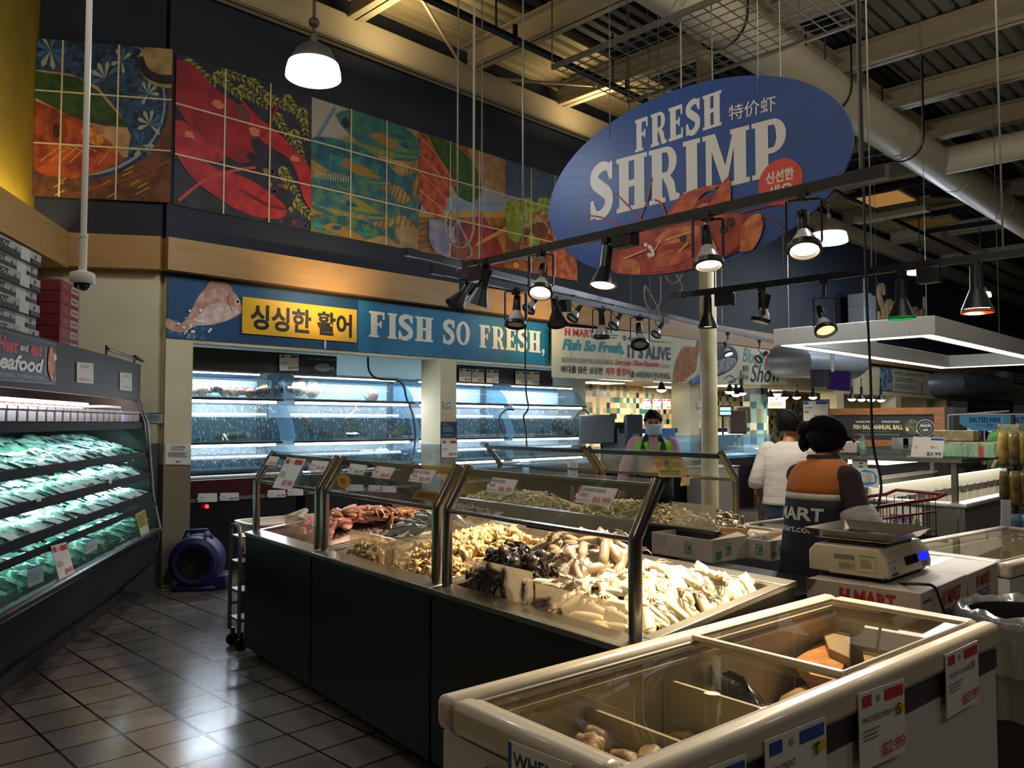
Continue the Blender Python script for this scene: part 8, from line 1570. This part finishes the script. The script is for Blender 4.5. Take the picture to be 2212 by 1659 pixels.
for k, (px, D_) in enumerate(((2126, 8.2), (2218, 7.8))):
    a = Art(pq(lambda x, y: at(x, y, D=D_), (px-52, 893), (px+52, 893), (px+52, 932), (px-52, 932)), th=.006); a.card(P('#5aa4cc'), poly=[(0, .95), (0, .45)]+[(u, .42-.40*math.sin(PI*u)**.8) for u in [i/14 for i in range(15)]]+[(1, .45), (1, .95)]); a.rect(0, .93, 1, 1, '#cfc8b8'); a.text('SALTED FISH', .19, .50, .82, .78, '#16202c', bold=.025); a.text('자반생선 腌鱼', .32, .26, .68, .42, '#2a5a80')
    o = a.build('hanging_sign', ('left', 'right, partly cut off,')[k]+' light blue SALTED FISH sign', 'sign', 'salted fish signs'); MB().cyl((0, 0, -.06), (0, 0, -.42), .006, M('clear_rod', '#b4b4ac', .2), n=6).build('rod', o)
m = MB(); q = [at(x, y, D=8.3) for x, y in ((2048, 965), (2048, 897), (2180, 888))]; m.tube(q, .008, M('clear_rod', '#b4b4ac', .2), n=6); m.cyl(q[0], (q[0].x, q[0].y, 1.29), .008, M('clear_rod', '#b4b4ac', .2), n=6); tag(m.build('sign_frame'), 'thin clear frame standing on the island shelf holding the salted fish sign', 'frame')
# fish ball kiosk board
KX = 12.5; f = lambda x, y: at(x, y, X=KX); q = pq(f, (1780, 890), (2042, 886), (2042, 960), (1780, 960)); t = thing('kiosk', 'wood framed FISH BALL ANNUAL BALL counter board', 'kiosk', (KX, q[1].y, 0)); y0, y1, z0, z1 = 0, q[0].y-q[1].y, 1.24, 1.82; WD = M('kiosk_wood', '#8c5c30', .5, col2='#76491f', scale=4, stretch=(1, 1, 8))
MB().box((0, y0, z1-.10), (.12, y1, z1), WD).box((0, y0, z0), (.12, y1, z0+.10), WD).box((0, y0, z0+.10), (.12, .14, z1-.10), WD).build('wood_frame', t); MB().box((.0, y0-.12, z0), (.6, y0, z1), M('kiosk_black', '#141312', .5)).box((.12, 0, 0), (.6, y1, z0), M('kiosk_black', '#141312', .5)).build('kiosk_body', t)
a = Art([(.03, y1, z0+.10), (.03, .14, z0+.10), (.03, .14, z1-.10), (.03, y1, z1-.10)], th=.02); a.card(P('#191817')); CRM = '#c9b886'; a.text('WANG FOOD', .30, .68, .47, .76, '#c8c4bc', bold=.02); a.text('WANG FOOD', .54, .68, .70, .76, '#c8c4bc', bold=.02); a.text('FISH BALL ANNUAL BALL', .28, .42, .73, .60, CRM, bold=.03); a.rect(.36, .33, .62, .345, '#3a6a78'); a.text('No editing please. Ask a team member if you would like a sample.', .28, .18, .70, .24, '#a8a49c'); a.oval(.81, .52, .30, '#3c4228'); 
for i in range(14): a.oval(.81+random.uniform(-.05, .05), .52+random.uniform(-.2, .2), random.uniform(.03, .08), random.choice(['#a8a068', '#6a7a3c', '#7c3c28', '#c0b890', '#4a5a2c']), n=10)
a.oval(.925, .48, .33, '#a8a49c'); a.oval(.925, .48, .305, '#191817'); a.oval(.925, .48, .22, '#a8a49c'); a.oval(.925, .48, .205, '#191817'); a.text('MADE', .885, .52, .965, .62, '#c8c4bc', bold=.03); a.text('USA', .90, .36, .95, .46, '#c8c4bc', bold=.03)
o = a.build('board'); o.parent = t
for i, px in enumerate((1945, 1970, 1995, 2018)): tag(MB().box((0, -.12, 0), (.02, .12, .30), M('grey_packet', '#5c5c58', .5, col2='#7c7a74', scale=8)).build('wall_packet', loc=at(px, 990, X=KX-.03), bevel=.004), ('first', 'second', 'third', 'fourth')[i]+' grey packet from the left below the fish ball board', 'packet', 'packets below the fish ball board')
# poster, purple screen, far lamps
a = Art(pq(onY(WY-.02), (2092, 862), (2189, 866), (2189, 950), (2092, 946)), th=.02); a.card(P('#13224a')); a.text('WE DARE YOU', .10, .78, .90, .88, '#9aa0b0', bold=.04); a.text('TO GET', .28, .64, .70, .74, '#9aa0b0', bold=.04); a.text('FISH FRESHER', .10, .50, .90, .60, '#9aa0b0', bold=.04); a.lines(.3, .05, .95, .4, 7, '#3c4c74'); a.build('wall_poster', 'dark blue WE DARE YOU TO GET poster far at the right', 'poster')
t = thing('hanging_screen', 'purple hanging screen on a pole below the metal duct', 'screen', at(1810, 822, D=14)); m = MB(); R = Matrix.Rotation(-PI/4+.12, 3, 'Z') @ Matrix.Rotation(.06, 3, 'Y'); m.box((-.22, -.03, -.175), (.22, .03, .175), BLACK, R=R, c=Vector((0, 0, 0))); m.build('body', t); m = MB(); m.add([R @ Vector(p) for p in ((-.205, -.033, -.16), (.205, -.033, -.16), (.205, -.033, .16), (-.205, -.033, .16))], [(0, 1, 2, 3)], EM('purple_screen', '#3a2460', .35)); m.build('display', t, smooth=0); MB().cyl((-.1, .05, .15), (-.1, .05, .62), .03, WHITE, n=12).build('pole', t)
MB().box((-.42, .05, -.12), (-.2, .3, .18), BLACK).build('bracket', t)
def klamp(px, py, D_, lab, grp):
    p = at(px, py, D=D_); t = thing('kitchen_spotlight', lab, 'spotlight', p, group=grp); MB().cyl((0, 0, .1), (0, 0, .28), .03, BLACK, n=10).cyl((0, 0, .28), (0, 0, 2.6-p.z if p.z < 2.3 else .3), .01, BLACK, n=6).build('stem', t); MB().lathe([(.04, .12), (.06, .06), (.09, .0)], BLACK, n=16).build('shade', t); MB().ball((0, 0, .0), (.085, .085, .05), EM('kitchen_bulb', '#fff4dc', 14), n=12, k=6).build('bulb', t)
for px, py in ((1576, 846), (1590, 852), (1602, 849)): klamp(px, py, 15.5, {1576: 'first', 1590: 'second', 1602: 'third'}[px]+' of three glowing spotlights left of the tiled pier', 'spotlights beside the tiled pier')
for i, px in enumerate((1664, 1694, 1721, 1756)): klamp(px, 858, 17.5, ('leftmost', 'second', 'third', 'rightmost')[i]+' glowing spotlight in the opening right of the tiled pier', 'spotlights right of the tiled pier')
for i, px in enumerate((1840, 1861, 1882, 1903)): klamp(px, 862+i*.6, 18, ('leftmost', 'second', 'third', 'rightmost')[i]+' glowing spotlight in the far opening above the fish ball board', 'spotlights above the fish ball board')
klamp(1429, 842, 14.5, 'single glowing spotlight under the white banner by the third pier', None)
light('AREA', (18, 9.5, 2.3), 60, NEUT, aim=(18, 9.4, 0), size=2.5, sy=1)
# menu boards, monitors and goods in the kitchen
def lit_board(q, lab, dark=False):
    a = Art(q, th=.05); a.card(EM('menu_glow', '#ffe9c0', 2.2), back=BLACK); [a.oval(u, .62, .10, c) for u, c in ((.2, '#8a7a80'), (.5, '#c08a80'), (.8, '#b8a890'))]; a.lines(.08, .15, .92, .4, 3, '#b09c78'); a.build('menu_board', lab, 'menu board', 'lit menu boards')
lit_board(rectq(onY(9.2), 1608, 848, 1622, 880), 'lit menu board just left of the tiled pier'); lit_board(rectq(onY(9.2), 1658, 850, 1697, 882), 'lit menu board with three food pictures right of the tiled pier')
for i, px in enumerate((1388, 1411, 1432)): price_card(rectq(onY(10.2), px, 862, px+17, 884), ('left', 'middle', 'right')[i]+' of three price sheets hanging before the mosaic wall', '', '$8.99', RED, group='price sheets before the mosaic wall')
t = thing('monitor', 'small monitor with glowing lines beside the column in the kitchen', 'monitor', at(1566, 888, D=15)); R = Matrix.Rotation(-PI/4, 3, 'Z'); MB().box((-.11, -.03, -.10), (.11, .03, .10), BLACK, R=R, c=Vector()).build('body', t); m = MB()
for k in (-1, 1): m.add([R @ Vector(p) for p in ((-.10, -.034, .04*k-.03), (.10, -.034, .04*k-.03), (.10, -.034, .04*k+.03), (-.10, -.034, .04*k+.03))], [(0, 1, 2, 3)], EM('monitor_glow', '#9fe8d8', 2))
m.build('display', t, smooth=0); MB().cyl((0, .05, 0), (0, .05, -.9), .02, BLACK, n=8).build('stand', t)
for i, (px, py, D_, sx, sz, c, lab) in enumerate(((1288, 927, 13.5, .30, .24, '#3c4244', 'grey stack of folded bags on the case at the tank end'), (1327, 934, 13.7, .20, .17, '#3c2c20', 'brown carton on the display case beside the bag stack'), (1368, 930, 13.3, .14, .26, '#10182c', 'navy board on the display case left of the masked man'), (1442, 938, 13.4, .11, .10, '#2c6aa0', 'blue box on the display case right of the masked man'), (1592, 912, 15.2, .16, .22, '#4c3a34', 'brown bundle of hanging goods right of the column'), (1604, 896, 15.6, .14, .16, '#5c4a44', 'upper brown bundle of goods right of the column'))):
    p = at(px, py, D=D_); tag(MB().box((-sx, -.12, -sz), (sx, .12, sz), M('goods_%d' % i, c, .6, col2=c, scale=9)).build('goods_bundle' if i in (0, 4, 5) else 'goods_box', loc=p, rz=-PI/4, bevel=.03), lab, 'goods')
tag(MB().box((12.95, 7.9, 1.0), (13, 8, 1.02), WHITE).build('ice_scoop'), 'small white scoop on the right display case', 'scoop')
# fresh fish counter right of the column
t = thing('fish_market_counter', 'bright counter of fish on ice right of the column', 'counter', (14.2, 6.7, 0)); MB().box((0, 0, 0), (1.6, 1.0, .80), M('market_wood', '#6e5030', .5)).build('base', t); MB().add([(0, 0, .82), (1.6, 0, .82), (1.6, 1, 1.12), (0, 1, 1.12)], [(0, 1, 2, 3)], M('market_ice', '#c8d4c8', .4, bump=.6, bscale=40)).box((0, 0, .80), (1.6, 1, .82), WHITE).build('ice_bed', t); light('AREA', (14.9, 7.2, 2.0), 45, NEUT, aim=(14.9, 7.2, .9), size=1)
fm0 = None
for i in range(14):
    c, c2 = (('#b8a09c', '#c8b4a8'), ('#94908c', '#b4b0a8'), ('#b87c70', '#c8a090'))[i % 3]; x, y = 14.3+(i % 7)*.21, 6.95+(i//7)*.36; fish(.34, .12, .07, 'pale fish lying on the ice of the bright far counter', c, c2, (x, y, .93+(y-6.7)*.3), rz=.9+rn.uniform(-.3, .3), roll=PI/2*.9, group='fish on the far ice counter')
for x0, x1 in ((11.6, 12.4), (16.2, 17.6)): tag(MB().box((x0, 7.0, 0), (x1, 7.5, .85), M('low_counter', '#6c6860', .5)).box((x0-.02, 6.98, .85), (x1+.02, 7.52, .88), STEELD).build('work_counter', bevel=.006), ('grey work counter behind the masked man', 'grey work counter beyond the tiled pier')[x0 > 13], 'counter')
for px, py, D_, lab in ((1362, 1045, 8.9, 'white roll of plastic bags standing behind the back row'),): pass
p = at(1237, 1018, D=8.2); m = MB(); m.lathe([(.045, 0), (.05, .02), (.05, .20), (.045, .21), (0, .21)], M('bag_roll', '#b4b4b0', .4), n=18); o = m.build('bag_roll', loc=(p.x, p.y, 1.0), smooth=50); tag(o, 'white roll of plastic bags behind the left back counter', 'bag roll'); MB().sheet(lambda u, v: (.05+.10*v*u, -.02+.04*u, .12-.28*v+.03*math.sin(u*6)), 5, 5, GL('thin_plastic', '#d8d8d4', .5, .2, .4, '#c0c0bc')).build('loose_bag', o); MB().cyl((0, 0, 0), (0, 0, -1.0), .02, STEELD, n=8).build('stand', o)
